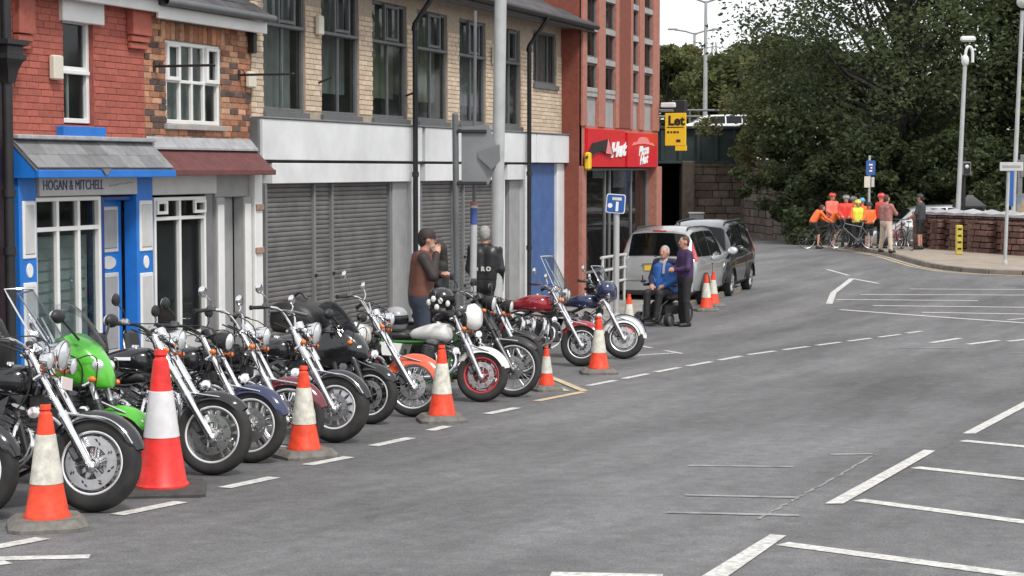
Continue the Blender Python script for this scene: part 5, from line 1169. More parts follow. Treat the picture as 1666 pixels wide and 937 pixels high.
def motorcycle(label, px, py, rot=0.0, lean=6, steer=8, **S):
    g = S.get
    r = g('r', .32); tw = g('tw', .12); rake = R(g('rake', 32)); L = g('L', .86); wb_ = g('wb', 1.60); rr_ = g('rr', .32); trw = g('trw', .16)
    base = gp(px, py); az = math.atan2(-UX, UY)+R(rot)
    t = thing(g('name', 'motorcycle'), label, 'motorcycle', base, az, 'motorcycles parked in a row')
    rear = base-Vector((math.cos(az), math.sin(az), 0))*wb_
    t.rotation_euler = (-R(lean), math.atan2(G(0, rear.y)-base.z, wb_), az)
    sn, cs_ = math.sin(rake), math.cos(rake)
    ax = Vector((0, 0, r)); fu = Vector((-sn, 0, cs_)); ff = Vector((cs_, 0, sn))
    Hd = ax+fu*L*.86-ff*.045
    st = Matrix.Translation(Hd) @ Matrix.Rotation(R(steer), 4, fu) @ Matrix.Translation(-Hd)
    I = Matrix.Identity(4); fo = tw/2+.045; ch = g('bright', 'chrome')
    fwh = wheel(t, 'front_wheel', ax, r, tw, g('wheel', 'cast'), g('rim', 'alloy'), st, True, g('two', True), g('discr', .15))
    wheel(t, 'rear_wheel', Vector((-wb_, 0, rr_)), rr_, trw, g('rwheel', g('wheel', 'cast')), g('rim', 'alloy'), I, True, False, .13)
    # fork
    up = g('fork_upper', 'chrome'); lo = g('fork_lower', 'alloy')
    for s in (-1, 1):
        b0 = ax+Vector((0, s*fo, 0))-fu*.03
        k = MB().cyl(b0+fu*.40, b0+fu*(L+.02), g('fr', .024), n=12); k.xf(st); leg = k.build('fork_leg', up, t)
        k = MB().cyl(b0, b0+fu*.41, .030, .034, 14).cyl(b0+fu*.395, b0+fu*.43, .038, .036, 14).ell(b0, (.04, .03, .045), 10, 6); k.xf(st); k.build('fork_slider', lo, leg)
        if g('shroud'): MB().cyl(b0+fu*.55, b0+fu*(L-.05), .042, n=14).xf(st).build('fork_shroud', g('shroud'), leg)
        if g('gaiter'):
            k = MB()
            for q in range(9): k.cyl(b0+fu*(.40+q*.02), b0+fu*(.41+q*.02), .040, .034, 12)
            k.xf(st).build('fork_gaiter', 'black_rubber', leg)
    MB().cyl(ax-Vector((0, fo+.03, 0)), ax+Vector((0, fo+.03, 0)), .012, n=10).xf(st).build('axle', ch, t)
    for k_ in (L-.20, L-.01): MB().cbox(ax+fu*k_-ff*.02, (.09, 2*fo+.09, .035), .012, Matrix.Rotation(-rake, 3, 'Y')).xf(st).build('fork_clamp', g('clamp', ch), t)
    for s in ((-1, 1) if g('two', True) else (-1,)): MB().cbox(ax+Vector((-.12, s*(tw*.42+.012), .06)), (.06, .05, .11), .012, Matrix.Rotation(-rake, 3, 'Y')).xf(st).build('brake_caliper', 'dark_alloy', t)
    # mudguard
    fm = g('fender'); fs = g('fstyle', 'full')
    if fm:
        a0, a1 = {'full': (-35, 88), 'deep': (-52, 118), 'short': (5, 95), 'sport': (-12, 80)}[fs]
        a0, a1 = R(90-a1+90-90), R(90-a0)        # angles measured from forward, up
        A0, A1 = {'full': (R(18), R(150)), 'deep': (R(2), R(172)), 'short': (R(40), R(135)), 'sport': (R(30), R(140))}[fs]
        hw = tw*.62; rf = r+.03; depth = .075 if fs != 'deep' else .12
        def fen(u, v):
            a = A0+(A1-A0)*u; q = (v-.5)*2; taper = .55+.45*min(1, min(u, 1-u)*7); yy = hw*math.sin(q*1.35)/math.sin(1.35)*taper; dr = -depth*(1-math.cos(q*1.35))*1.25
            return ax+Vector(((rf+dr)*math.cos(a), yy, (rf+dr)*math.sin(a)))
        fd = MB().sheet(fen, 26, 8, .006).xf(st).build('front_mudguard', fm, t, ang=60)
        if g('ftrim'):
            for s in (-1, 1): MB().tube([fen(u/16, .5+s*.40)+Vector((0, s*.006, .004)) for u in range(1, 16)], .008, 6).xf(st).build('mudguard_trim', 'chrome', fd)
        if g('flap'): MB().prism([(-.04, 0), (.05, .01), (.03, -.1), (-.05, -.07)], lambda x, z: fen(.93, .1)+Vector((x, -.012, z)), lambda x, z: fen(.93, .1)+Vector((x, -.006, z))).xf(st).build('mudguard_flap', 'white_paint', fd)
        for s in (-1, 1): MB().tube([ax+Vector((0, s*fo, 0))+fu*.40, fen(.42, .5+s*.4)], .010, 6).tube([ax+Vector((0, s*fo, 0))+fu*.06, fen(.85, .5+s*.42)], .007, 6).xf(st).build('mudguard_stay', ch, fd)
    # headlamp
    hl = g('lamp', 'round'); hc = ax+fu*(L-.12)+ff*.13+Vector((.02, 0, g('lampz', 0)))
    hr = g('lampr', .09)
    if hl == 'round':
        h = MB().lathe([(0, -.14), (hr*.4, -.135), (hr*.8, -.09), (hr, -.02), (hr*1.06, 0), (hr*1.06, .018), (hr*.95, .02)], hc, (1, 0, -.12), 22).xf(st).build('headlamp', g('lampm', ch), t); MB().lathe([(hr*.96, .016), (hr*.7, .032), (0, .042)], hc, (1, 0, -.12), 20).xf(st).build('lens', 'lens', h)
    elif hl == 'twin':
        for s in (-1, 1):
            h = MB().lathe([(0, -.10), (.05, -.09), (.075, -.02), (.08, .01), (.07, .015)], hc+Vector((.02, s*.09, 0)), (1, 0, -.12), 18).xf(st).build('headlamp', ch, t); MB().lathe([(.07, .012), (.04, .025), (0, .03)], hc+Vector((.02, s*.09, 0)), (1, 0, -.12), 16).xf(st).build('lens', 'lens', h)
    if g('spots'):
        for s in (-1, 1):
            h = MB().lathe([(0, -.07), (.04, -.06), (.06, -.01), (.062, .01)], hc+Vector((.0, s*.21, -.06)), (1, 0, -.1), 16).xf(st).build('spot_lamp', ch, t); MB().lathe([(.058, .008), (.03, .02), (0, .024)], hc+Vector((0, s*.21, -.06)), (1, 0, -.1), 14).xf(st).build('lens', 'lens', h)
    for s in (-1, 1):
        k = MB().cyl(hc+Vector((-.06, s*.06, -.10)), hc+Vector((-.05, s*.16, -.10)), .010, n=6).ell(hc+Vector((-.05, s*.18, -.10)), (.03, .024, .024), 12, 8).xf(st).build('indicator', 'amber', t)
    if g('plate'): MB().cbox(hc+Vector((.05, 0, -.2)), (.01, .2, .09), .004).xf(st).build('number_plate', 'white_paint', t)
    # bars
    bt = ax+fu*(L+.02)-ff*.02; bs = g('bars', 'mid'); dx, dz, wd = {'low': (-.12, .03, .34), 'mid': (-.20, .07, .38), 'high': (-.24, .17, .40), 'clip': (-.10, -.06, .30)}[bs]
    for s in (-1, 1):
        pts = [bt+Vector((0, s*.03, 0)), bt+Vector((dx*.15, s*.10, dz*.5)), bt+Vector((dx*.35, s*.20, dz)), bt+Vector((dx*.7, s*wd*.72, dz*1.0)), bt+Vector((dx, s*wd, dz*.88))]
        hb = MB().tube(pts, .0135, 8, smooth=1).xf(st).build('handlebar', g('barm', ch), t)
        gq = pts[3].lerp(pts[4], .25); e = (pts[4]-pts[3]).normalized()
        MB().cyl(gq, gq+e*.15, .019, .018, 10).cyl(gq+e*.15, gq+e*.165, .024, n=10).xf(st).build('grip', 'black_rubber', hb)
        MB().tube([gq+Vector((.03, 0, 0)), gq+Vector((.075, s*.05, -.005)), gq+Vector((.07, s*.16, -.01))], .007, 6).cbox(gq+Vector((.015, 0, .015)), (.07, .06, .05), .012).xf(st).build('lever', g('levm', 'dark_alloy'), hb)
        if g('mirrors', True):
            mh_ = g('mirh', .20)*.75; mp = gq+Vector((-.02, s*.10, mh_))
            mo = MB().tube([gq+Vector((.01, 0, .02)), gq+Vector((.03, s*.04, mh_*.6)), mp], .006, 6, smooth=1).ell(mp+Vector((0, s*.02, .03)), (.022, .075, .052), 14, 8).xf(st).build('mirror', g('mirm', ch), t)
            MB().ell(mp+Vector((-.016, s*.02, .03)), (.008, .066, .045), 12, 6).xf(st).build('mirror_glass', 'lens', mo)
        # brake hose
        MB().tube([gq+Vector((.03, 0, 0)), hc+Vector((-.02, s*.16, .12)), hc+Vector((-.04, s*.14, -.15)), ax+Vector((-.20, s*fo, .30)), ax+Vector((-.12, s*fo*.9, .10))], .005, 5, smooth=2).xf(st).build('brake_hose', 'black_rubber', t)
    MB().lathe([(0, .03), (.045, .03), (.05, .015), (.05, -.03), (.03, -.05), (0, -.05)], bt+Vector((.05, 0, .03)), (-.5, 0, 1), 18).xf(st).build('speedometer', g('lampm', ch), t)
    # windscreen
    ws = g('screen')
    if ws:
        h_, w_, rk = ws
        def scr(u, v):
            q = (u-.5)*2; w__ = w_*(1-.35*v*v)*(1 if v > .12 else .55+.45*v/.12); z = h_*v
            return hc+Vector((.05-rk*v-.16*(q*q), w__*q, .06+z-.02*q*q))
        w = MB().sheet(scr, 12, 10, .004).xf(st).build('windscreen', g('screenm', 'clear_screen'), t, ang=60)
        if g('screen_frame', True):
            MB().tube([scr(0, v/8) for v in range(9)]+[scr(u/8, 1) for u in range(1, 9)]+[scr(1, 1-v/8) for v in range(1, 9)], .007, 6).xf(st).build('screen_edging', ch, w)
            for s in (.12, .88): MB().tube([scr(s, .02)+Vector((-.02, 0, 0)), scr(s, .55)+Vector((-.012, 0, 0))], .010, 6).xf(st).build('screen_bracket', ch, w)
    # frame
    sh = g('seatz', .72); tz = g('tankz', Hd.z-.02); tl = g('tankl', .56); tw2 = g('tankw', .165); tx0 = Hd.x-.04; rx = -wb_
    fm_ = g('framem', 'black_paint'); ex = Hd.x-.10
    for s in (-1, 1):
        fr = MB().tube([Hd+Vector((0, 0, -.10)), (ex+.04, s*.10, .42), (ex-.02, s*.12, .22), (ex-.45, s*.13, .20), (ex-.58, s*.12, .42), (rx+.42, s*.12, .60)], .018, 8, smooth=1).tube([Hd+Vector((0, 0, -.04)), (tx0-tl*.5, s*.07, tz-.16), (tx0-tl-.05, s*.11, sh-.10), (rx+.05, s*.12, sh-.07), (rx-.1, s*.11, sh-.06)], .015, 8, smooth=1)
        fr.build('frame_tube', fm_, t)
        MB().tube([(ex-.50, s*.13, .34), (rx+.3, s*.13, rr_+.02), (rx, s*.13, rr_)], .024, 8).build('swingarm', g('swing', 'dark_alloy'), t)
        q0, q1 = Vector((rx+.06, s*.15, rr_+.06)), Vector((rx+.22, s*.14, sh-.10)); k = MB().cyl(q0, q1, .016, n=8)
        for i in range(9): p = q0.lerp(q1, .25+.07*i); k.cyl(p, p+(q1-q0)*.028, .032, n=10)
        k.build('shock_absorber', ch, t)
        MB().cyl((ex-.32, s*.12, .27), (ex-.32, s*.30, .27), .016, n=8).build('footrest', 'black_rubber', t)
    # tank
    n_ = 9; rings = []
    for i in range(n_+1):
        u = i/n_; x = tx0-tl*u; w = tw2*(math.sin(math.pi*(.16+.74*u)))**.75*(1 if u < .5 else 1-.35*(u-.5)); top = tz+g('tankh', .07)*math.sin(math.pi*min(1, .25+u*.62))-.10*max(0, u-.35); bot = tz-.16+.03*u
        if i in (0, n_): w *= .6; top -= .03; bot += .03
        rings.append(sup(x, w, bot, top, 18, 2.3))
    tk = MB().loft(rings).build('fuel_tank', g('tank', 'black_paint'), t, ang=70)
    MB().lathe([(0, .018), (.03, .018), (.034, .0)], (tx0-tl*.35, 0, tz+g('tankh', .07)*.94), (0, 0, 1), 14).build('filler_cap', ch, tk)
    if g('badge'): MB().cbox((tx0-tl*.4, -tw2*.98, tz-.03), (.15, .012, .035), .005).build('tank_badge', ch, tk)
    # seat
    sx0 = tx0-tl+.02; rings = []
    for i in range(11):
        u = i/10; x = sx0-(sx0-rx-.02+g('seatx', .0))*u; w = .10+.05*math.sin(math.pi*min(1, u*1.15)); step = g('step', .06)*(1/(1+math.exp(-(u-.55)*22))); zc = sh+.02*(1-u)+step
        if i in (0, 10): w *= .7
        rings.append(sup(x, w, zc-.09, zc+(.015 if 0 < i < 10 else -.02), 16, 2.8))
    MB().loft(rings).build('seat', 'black_leather', t, ang=60)
    # rear mudguard and tail
    rf2 = rr_+.05; hw2 = trw*.62
    def rfen(u, v):
        a = R(62)+(R(192)-R(62))*u; q = (v-.5)*2; return Vector((rx+(rf2-.09*(1-math.cos(q*1.3)))*math.cos(a), hw2*math.sin(q*1.3)/math.sin(1.3), rr_+(rf2-.09*(1-math.cos(q*1.3)))*math.sin(a)))
    rm = MB().sheet(rfen, 20, 8, .006).build('rear_mudguard', g('rfender', g('fender') or 'black_paint'), t, ang=60)
    MB().ell(rfen(.6, .5)+Vector((-.02, 0, .02)), (.04, .06, .04), 12, 8).build('tail_lamp', 'red_lens', rm)
    for s in (-1, 1): MB().cyl(rfen(.55, .5), rfen(.55, .5)+Vector((0, s*.16, 0)), .008, n=6).ell(rfen(.55, .5)+Vector((0, s*.18, 0)), (.035, .03, .03), 10, 6).build('indicator', 'amber', rm)
    for s in (-1, 1): MB().prism([(sx0-.05, sh-.12), (sx0-.34, sh-.10), (sx0-.30, sh-.26), (sx0-.10, sh-.27)], lambda x, z: (x, s*.13, z), lambda x, z: (x, s*.155, z)).build('side_panel', g('side', g('tank', 'black_paint')), t, ang=0)
    # engine
    em = g('engine', 'engine_grey'); ec = Vector((ex-.26, 0, .36)); et = g('etype', 'v')
    MB().cbox(ec+Vector((-.02, 0, -.02)), (.46, .24, .22), .05).build('crankcase', em, t)
    for s in (-1, 1): 
        cv = MB().lathe([(0, .05), (.06, .048), (.085, .036), (.10, .012), (.105, -.02)], ec+Vector((.09, s*.12, -.01)), (0, s, 0), 22).build('engine_cover', ch, t); MB().lathe([(0, .04), (.05, .036), (.075, .01), (.08, -.02)], ec+Vector((-.13, s*.12, .0)), (0, s, 0), 20).build('engine_cover', ch, t)
    cyls = [(.14, R(24)), (-.12, R(-24))] if et == 'v' else [(.08, R(12))]
    for cx_, an in cyls:
        k = MB(); d = Vector((math.sin(an), 0, math.cos(an))); rot = Matrix.Rotation(an, 3, 'Y'); wY = .17 if et == 'v' else .38
        for i in range(7): k.cbox(ec+Vector((cx_*.6, 0, .09))+d*(.03+i*.026), (.155-.004*abs(i-3), wY, .012), .004, rot)
        k.cbox(ec+Vector((cx_*.6, 0, .09))+d*.10, (.11, wY-.03, .22), .01, rot)
        cyo = k.build('cylinder', g('finm', 'dark_alloy'), t); MB().cbox(ec+Vector((cx_*.6, 0, .09))+d*.245, (.15, wY-.02, .085), .028, rot).build('cylinder_head', ch if et == 'v' else em, cyo)
    if et == 'v': MB().lathe([(0, .05), (.07, .045), (.085, .02), (.085, -.05)], ec+Vector((.0, -.13, .24)), (0, -1, 0), 20).build('air_filter', ch, t)
    if g('radiator'): 
        rd = MB().cbox((Hd.x-.02, 0, .52), (.05, .34, .36), .012, Matrix.Rotation(-rake*.5, 3, 'Y')).build('radiator', 'satin_black', t)
        for i in range(8): MB().cbox((Hd.x+.008-.012*i*.55+.02, 0, .39+i*.038), (.012, .31, .006), .002).build('radiator_fin', 'dark_alloy', rd)
    # exhausts on the camera side
    xm = g('exm', 'chrome'); nexh = g('nex', 2)
    for i in range(nexh):
        z = .27+.11*i; y = -.17-.015*i; x1_ = ex+.06-.24*i
        p = [(x1_-.05, -.08, .60), (x1_+.10, -.14, .54), (x1_+.10, -.17, .38), (x1_-.06, y, z+.02), (x1_-.35, y, z), (x1_-.60, y-.01, z)]
        eo = MB().tube(p, .022, 10, smooth=2).build('exhaust_pipe', xm, t); e0 = Vector(p[-1]); MB().tube([e0, e0+Vector((-.08, 0, 0)), e0+Vector((-.55, -.01, .03)), e0+Vector((-.60, -.01, .03))], [.024, .047, .05, .036], 14).build('silencer', xm, eo)
    if g('headers'):      # triple chrome headers with shields
        for i in range(3):
            x = ex-.02-.17*i; MB().tube([(x-.02, -.15, .70), (x+.06, -.22, .66), (x+.05, -.24, .50), (x-.08, -.24, .33), (x-.3, -.24, .27)], .033, 10, smooth=2).build('exhaust_header', 'chrome', t)
    if g('guard', g('rake', 32) > 29):
        for s in (-1, 1): MB().tube([(ex+.04, s*.10, .66), (ex+.10, s*.24, .62), (ex+.12, s*.34, .48), (ex+.08, s*.30, .32), (ex+.02, s*.12, .25)], .015, 8, smooth=2).build('engine_guard', ch, t)
    if g('sissy'):
        MB().tube([(rx+.10, -.11, sh-.1), (rx-.02, -.10, sh+.36), (rx-.02, .10, sh+.36), (rx+.10, .11, sh-.1)], .011, 6, smooth=1).build('sissy_bar', ch, t); MB().cbox((rx+.03, 0, sh+.27), (.06, .24, .20), .03, Matrix.Rotation(R(-12), 3, 'Y')).build('backrest', 'black_leather', t)
    for q, (y0, y1) in enumerate(((-.14, -.09), (.12, .08), (-.08, .05))): MB().tube([bt+Vector((-.06, y0*2, .05)), bt+Vector((.10, y0*1.2, -.02)), Hd+Vector((.02, y1*1.4, -.16)), (ex-.05, y1, .66)], .007, 5, smooth=2).build('cable', 'black_rubber', t)
    MB().lathe([(0, .03), (.04, .028), (.052, .0), (.03, -.03)], Hd+Vector((.03, -.10, -.28)), (.6, -.8, 0), 14).build('horn', g('bright', 'chrome'), t); MB().cbox(Hd+Vector((.0, .02, -.22)), (.09, .14, .12), .02).build('regulator_box', 'satin_black', t); MB().cbox((ex-.60, -.10, .46), (.16, .08, .16), .025).build('battery_box', 'satin_black', t)
    sd_ = MB().tube([(ex-.35, .13, .26), (ex-.38, .28, .02), (ex-.34, .34, .012)], .012, 6).build('side_stand', 'satin_black', t)
    MB().tube([(ex-.52, .155, .34), (rx, .155, rr_+.05)], .012, 6).build('chain_run', 'dark_alloy', t)
    t.scale = (g('scale', .93),)*3
    return t, st, dict(Hd=Hd, hc=hc, ax=ax, bt=bt, tx0=tx0, tz=tz, tl=tl, sh=sh, rx=rx, ex=ex, st=st)
def pannier(t, k, m='black_leather', chr_=True):
    for s in (-1, 1):
        b = MB().cbox((k['rx']+.08, s*.27, k['sh']-.22), (.50, .17, .30), .04).build('saddlebag', m, t); MB().cbox((k['rx']+.08, s*.27, k['sh']-.07), (.52, .185, .03), .012).build('lid', m, b)
        if chr_: MB().cbox((k['rx']+.08, s*.362, k['sh']-.2), (.03, .012, .2), .004).build('strap', 'alloy', b)
def mtx(t): return Matrix.LocRotScale(t.location, t.rotation_euler, t.scale)
# --- the row, near to far
motorcycle('motorcycle cut off by the left edge, only its white lined front wheel showing', -46, 846, 3, steer=4, wheel='cast', rim='alloy', fender='black_paint', tank='black_paint', bars='high', mirrors=True, r=.33, tw=.13, seatz=.70)
t, st, k = motorcycle('black cruiser with tall clear windscreen and large drilled disc at far left', 152, 833, 1, 5, 12, r=.335, tw=.15, rake=33, L=.90, wheel='cast', rim='alloy', fender='black_paint', fstyle='full', ftrim=True, tank='black_paint', screen=(.40, .17, .30), sissy=True, bars='mid', discr=.185, lampr=.10, spots=True, plate=True, fork_lower='chrome', radiator=True, wb=1.68, lampz=.02)
pannier(t, k); ABIKE = t
# green sports bike
t, st, k = motorcycle('lime green sports motorcycle with clear bubble screen', 192, 795, -4, 7, 6, r=.30, tw=.12, rake=25, L=.74, wb=1.42, wheel='cast', rim='satin_black', fender='green_paint', fstyle='sport', tank='black_paint', bars='clip', lamp='none', etype='i', fork_upper='alloy', fork_lower='satin_black', seatz=.80, step=.10, rfender='black_paint', side='black_paint', mirrors=False, exm='alloy', nex=1, tankz=.92, radiator=True)
hc = k['hc']
rings = []
for x, w, z0, z1 in ((-.78, .15, .82, .92), (-.58, .19, .74, 1.03), (-.42, .20, .70, 1.08), (-.28, .17, .68, 1.0), (-.16, .11, .68, .88), (-.09, .04, .70, .76)): rings.append(sup(max(x, -.64), w*.86, z0+.07, z1+.10, 20, 3.4))
fa = MB().loft(rings).build('fairing', 'green_paint', t, ang=60)
for s in (-1, 1): MB().ell((-.185, s*.07, .93), (.05, .05, .05), 14, 8).build('headlamp', 'lens', t); MB().prism([(-.60, .36), (-.2, .30), (-.14, .44), (-.22, .60), (-.62, .60)], lambda x, z: (x, s*.20, z), lambda x, z: (x, s*.16, z)).build('side_vent', 'satin_black', fa, ang=0)
def bub(u, v): q = (u-.5)*2; return Vector((-.20-.36*v-.10*q*q*(1-v*.3), .18*q*(1-.3*v*v), .98+.12+.32*math.sin(v*1.45)-.07*q*q))
MB().sheet(bub, 12, 10, .004).build('bubble_screen', 'clear_screen', t, ang=60)
for s in (-1, 1):
    mo = MB().tube([(-.3, s*.16, 1.12), (-.36, s*.30, 1.27)], .010, 6).ell((-.37, s*.34, 1.29), (.04, .075, .055), 14, 8).build('mirror', 'satin_black', t); MB().ell((-.40, s*.34, 1.29), (.012, .07, .045), 12, 6).build('mirror_glass', 'lens', mo)
motorcycle('black and chrome cruiser with thick pale fork behind the tallest cone', 346, 773, 2, 6, 8, r=.325, tw=.125, rake=34, L=.95, wheel='cast', rim='alloy', fender='black_paint', fstyle='short', tank='black_paint', fork_upper='chrome', fork_lower='chrome', shroud='chrome', fr=.03, bars='mid', discr=.165, lampr=.085, levm='alloy', badge=True, sissy=True, barm='satin_black', mirm='satin_black')
motorcycle('cruiser with navy front mudguard and slotted disc', 408, 753, -2, 6, 6, r=.32, tw=.12, rake=32, L=.88, wheel='cast', rim='alloy', fender='navy_paint', fstyle='full', tank='black_paint', bars='mid', two=False, discr=.15, lampr=.08, mirh=.2, barm='satin_black', mirm='satin_black', lampm='satin_black', sissy=True)
motorcycle('cruiser with dark maroon mudguard and wire spoked wheel', 468, 742, 3, 7, 4, r=.335, tw=.10, rake=31, L=.88, wheel='wire', rim='chrome', fender='maroon_paint', fstyle='full', tank='black_paint', bars='high', lampr=.085, spots=False, mirh=.16, two=False, sissy=True)
t, st, k = motorcycle('heavy cruiser with chrome banded black mudguard and perforated wheel', 545, 720, -3, 6, 10, r=.33, tw=.16, rake=32, L=.86, wheel='holes', rim='alloy', fender='black_paint', fstyle='full', ftrim=True, tank='black_paint', bars='high', shroud='chrome', lampr=.105, lampm='chrome', discr=.13, two=False, mirh=.18)
pannier(t, k)
# black sports tourer with tank bag
t, st, k = motorcycle('black faired touring motorcycle carrying a bulky tank bag', 602, 690, -6, 7, 4, r=.30, tw=.12, rake=26, L=.76, wb=1.46, wheel='cast', rim='satin_black', fender='black_paint', fstyle='sport', tank='black_paint', bars='clip', lamp='none', etype='i', seatz=.80, mirrors=False, fork_upper='dark_alloy', fork_lower='satin_black', exm='dark_alloy', nex=1, radiator=True, engine='satin_black', bright='dark_alloy')
rings = [sup(x, w, z0, z1, 20, 2.6) for x, w, z0, z1 in ((-.80, .16, .60, .88), (-.58, .20, .54, 1.0), (-.40, .21, .54, 1.05), (-.25, .18, .60, .99), (-.13, .12, .65, .88), (-.06, .05, .68, .78))]
fa = MB().loft(rings).build('fairing', 'black_paint', t, ang=60)
MB().ell((-.14, 0, .79), (.06, .12, .05), 16, 8).build('headlamp', 'lens', t)
MB().sheet(lambda u, v: (lambda q: Vector((-.20-.34*v-.10*q*q*(1-v*.3), .19*q*(1-.3*v*v), .96+.32*math.sin(v*1.45)-.07*q*q)))((u-.5)*2), 12, 10, .004).build('bubble_screen', 'smoke_screen', t, ang=60)
for s in (-1, 1): MB().tube([(-.3, s*.15, .99), (-.34, s*.30, 1.10)], .012, 6).ell((-.35, s*.34, 1.12), (.045, .085, .055), 14, 8).build('mirror', 'satin_black', t)
bag = thing('tank_bag', 'bulky black luggage bag strapped on the faired touring motorcycle', 'bag', mtx(t) @ Vector((-.90, 0, .97)), t.rotation_euler.z)
MB().loft([sup(x, w, z0, z1, 18, 3.2) for x, w, z0, z1 in ((-.27, .14, .0, .16), (-.22, .20, -.04, .26), (0, .22, -.05, .31), (.18, .20, -.04, .24), (.26, .12, .0, .12))]).build('bag_body', 'black_leather', bag, ang=60)
MB().tube([(-.22, -.2, .18), (0, -.225, .20), (.2, -.19, .16)], .012, 6, smooth=1).build('zip_band', 'mid_grey', bag); MB().tube([(-.08, 0, .31), (0, 0, .37), (.08, 0, .30)], .014, 6, smooth=1).build('carry_handle', 'satin_black', bag)
motorcycle('cruiser with bright orange front mudguard and high chrome bars', 672, 678, 2, 6, 10, r=.325, tw=.11, rake=33, L=.90, wheel='wire', rim='chrome', fender='orange_paint', fstyle='deep', flap=True, tank='white_paint', side='black_paint', rfender='black_paint', bars='high', fork_lower='alloy', lampr=.075, discr=.14, two=False, mirh=.24, barm='chrome')
# white naked bike with red rims
t, st, k = motorcycle('white naked motorcycle with red rimmed wheels and green frame', 783, 654, 0, 7, 8, r=.31, tw=.13, rake=27, L=.76, wb=1.46, wheel='cast', rim='red_rim', fender='white_paint', fstyle='full', tank='white_paint', framem='frame_green', bars='low', etype='i', lampr=.085, lampm='satin_black', seatz=.78, fork_lower='alloy', mirm='satin_black', discr=.155, side='white_paint', rfender='satin_black', barm='satin_black')
rings = [[tuple(st @ Vector(p)) for p in sup(k['hc'].x+x, w, k['hc'].z-.10+z0, k['hc'].z+z1, 16, 2.6)] for x, w, z0, z1 in ((-.04, .15, .02, .20), (.03, .155, .0, .22), (.09, .12, .03, .17), (.115, .06, .07, .12))]
MB().loft(rings).build('headlamp_cowl', 'white_paint', t, ang=60); WBIKE, WK = t, k
motorcycle('motorcycle with long dark fork and thin spoked wheel beside the short cone', 834, 646, 1, 7, 3, r=.35, tw=.10, rake=31, L=.95, wheel='wire', rim='alloy', fender='satin_black', fstyle='short', tank='black_paint', fork_upper='satin_black', fork_lower='dark_alloy', shroud='satin_black', bars='mid', lampm='satin_black', mirm='satin_black', two=False, clamp='satin_black', discr=.14)
t, st, k = motorcycle('dark motorcycle standing nearer the kerb behind the spoked wheel', 848, 616, 2, 6, 4, r=.31, tw=.12, rake=28, L=.80, wheel='cast', rim='dark_alloy', fender='satin_black', fstyle='short', tank='navy_paint', bars='mid', lampm='satin_black', mirm='satin_black', engine='satin_black', bright='dark_alloy', seatz=.80, step=.08, barm='satin_black')
pannier(t, k, chr_=False)
t, st, k = motorcycle('crimson tanked triple cruiser with chrome headers and small windscreen', 946, 596, 0, 5, 8, r=.32, tw=.15, rake=31, L=.90, wb=1.72, wheel='cast', rim='dark_alloy', fender='crimson_paint', fstyle='full', tank='crimson_paint', tankw=.20, tankl=.66, tankh=.11, lamp='twin', screen=(.50, .24, .26), bars='mid', headers=True, radiator=True, nex=1, seatz=.72, step=.10, lampz=.0, fork_lower='chrome')
pannier(t, k)
t, st, k = motorcycle('blue and white touring motorcycle at the far end of the row', 1014, 584, -2, 5, 14, r=.32, tw=.14, rake=30, L=.86, wb=1.68, wheel='cast', rim='alloy', fender='white_paint', fstyle='deep', tank='navy_paint', spots=True, lampr=.10, screen=(.34, .26, .20), bars='mid', discr=.16, shroud='chrome', tankw=.17, ftrim=True)
rings = [[tuple(st @ Vector(p)) for p in sup(k['hc'].x+x, w, k['hc'].z+z0, k['hc'].z+z1, 18, 2.6)] for x, w, z0, z1 in ((-.20, .20, -.10, .12), (-.10, .30, -.14, .18), (.02, .28, -.13, .16), (.08, .18, -.1, .10))]
MB().loft(rings).build('fork_fairing', 'navy_paint', t, ang=60)
MB().tube([tuple(st @ Vector((k['ax'].x+.36*math.cos(a), -.06, .32+.36*math.sin(a)))) for a in np.linspace(R(15), R(150), 14)], .012, 6).build('mudguard_stripe', 'navy_paint', t)
# helmets left on bikes
mk('helmet_grey', (.30, .30, .30), .35, coat=.5)
def helmet(label, p, m, rz, visor='smoke_screen', spots=False):
    t = thing('helmet', label, 'helmet', p, rz)
    MB().lathe([(.085, -.12), (.115, -.10), (.135, -.03), (.138, .03), (.122, .085), (.08, .125), (.03, .14), (0, .142)], n=26).xf(Matrix.Diagonal((1.12, 1, 1, 1))).build('shell', m, t, ang=60)
    MB().sheet(lambda u, v: (lambda a, rr: Vector((rr*1.13*math.cos(a), rr*math.sin(a), -.05+.10*v)))(R(-62+124*u), .143-.012*abs(v-.4)), 16, 4, .004).build('visor', visor, t, ang=60)
    MB().lathe([(.10, -.125), (.118, -.122), (.118, -.105), (.10, -.10)], n=24, closed=True).xf(Matrix.Diagonal((1.12, 1, 1, 1))).build('neck_roll', 'black_rubber', t)
    if spots:
        for a, z in ((-70, 0), (-100, .02), (-40, -.03), (-85, -.07), (-125, -.02)): MB().ell((.146*1.1*math.cos(R(a)), .139*math.sin(R(a)), z), (.03, .018, .035), 10, 6).build('spot', 'white_paint', t)
helmet('grey full face helmet resting on the orange mudguard cruiser', mtx(WBIKE) @ Vector((-1.12, 0, .955)), 'helmet_grey', -1.2)
helmet('black helmet with white spots resting on the white naked motorcycle', mtx(WBIKE) @ Vector((WK['bt'].x-.22, .10, WK['bt'].z+.20)), 'black_paint', -.4, spots=True)

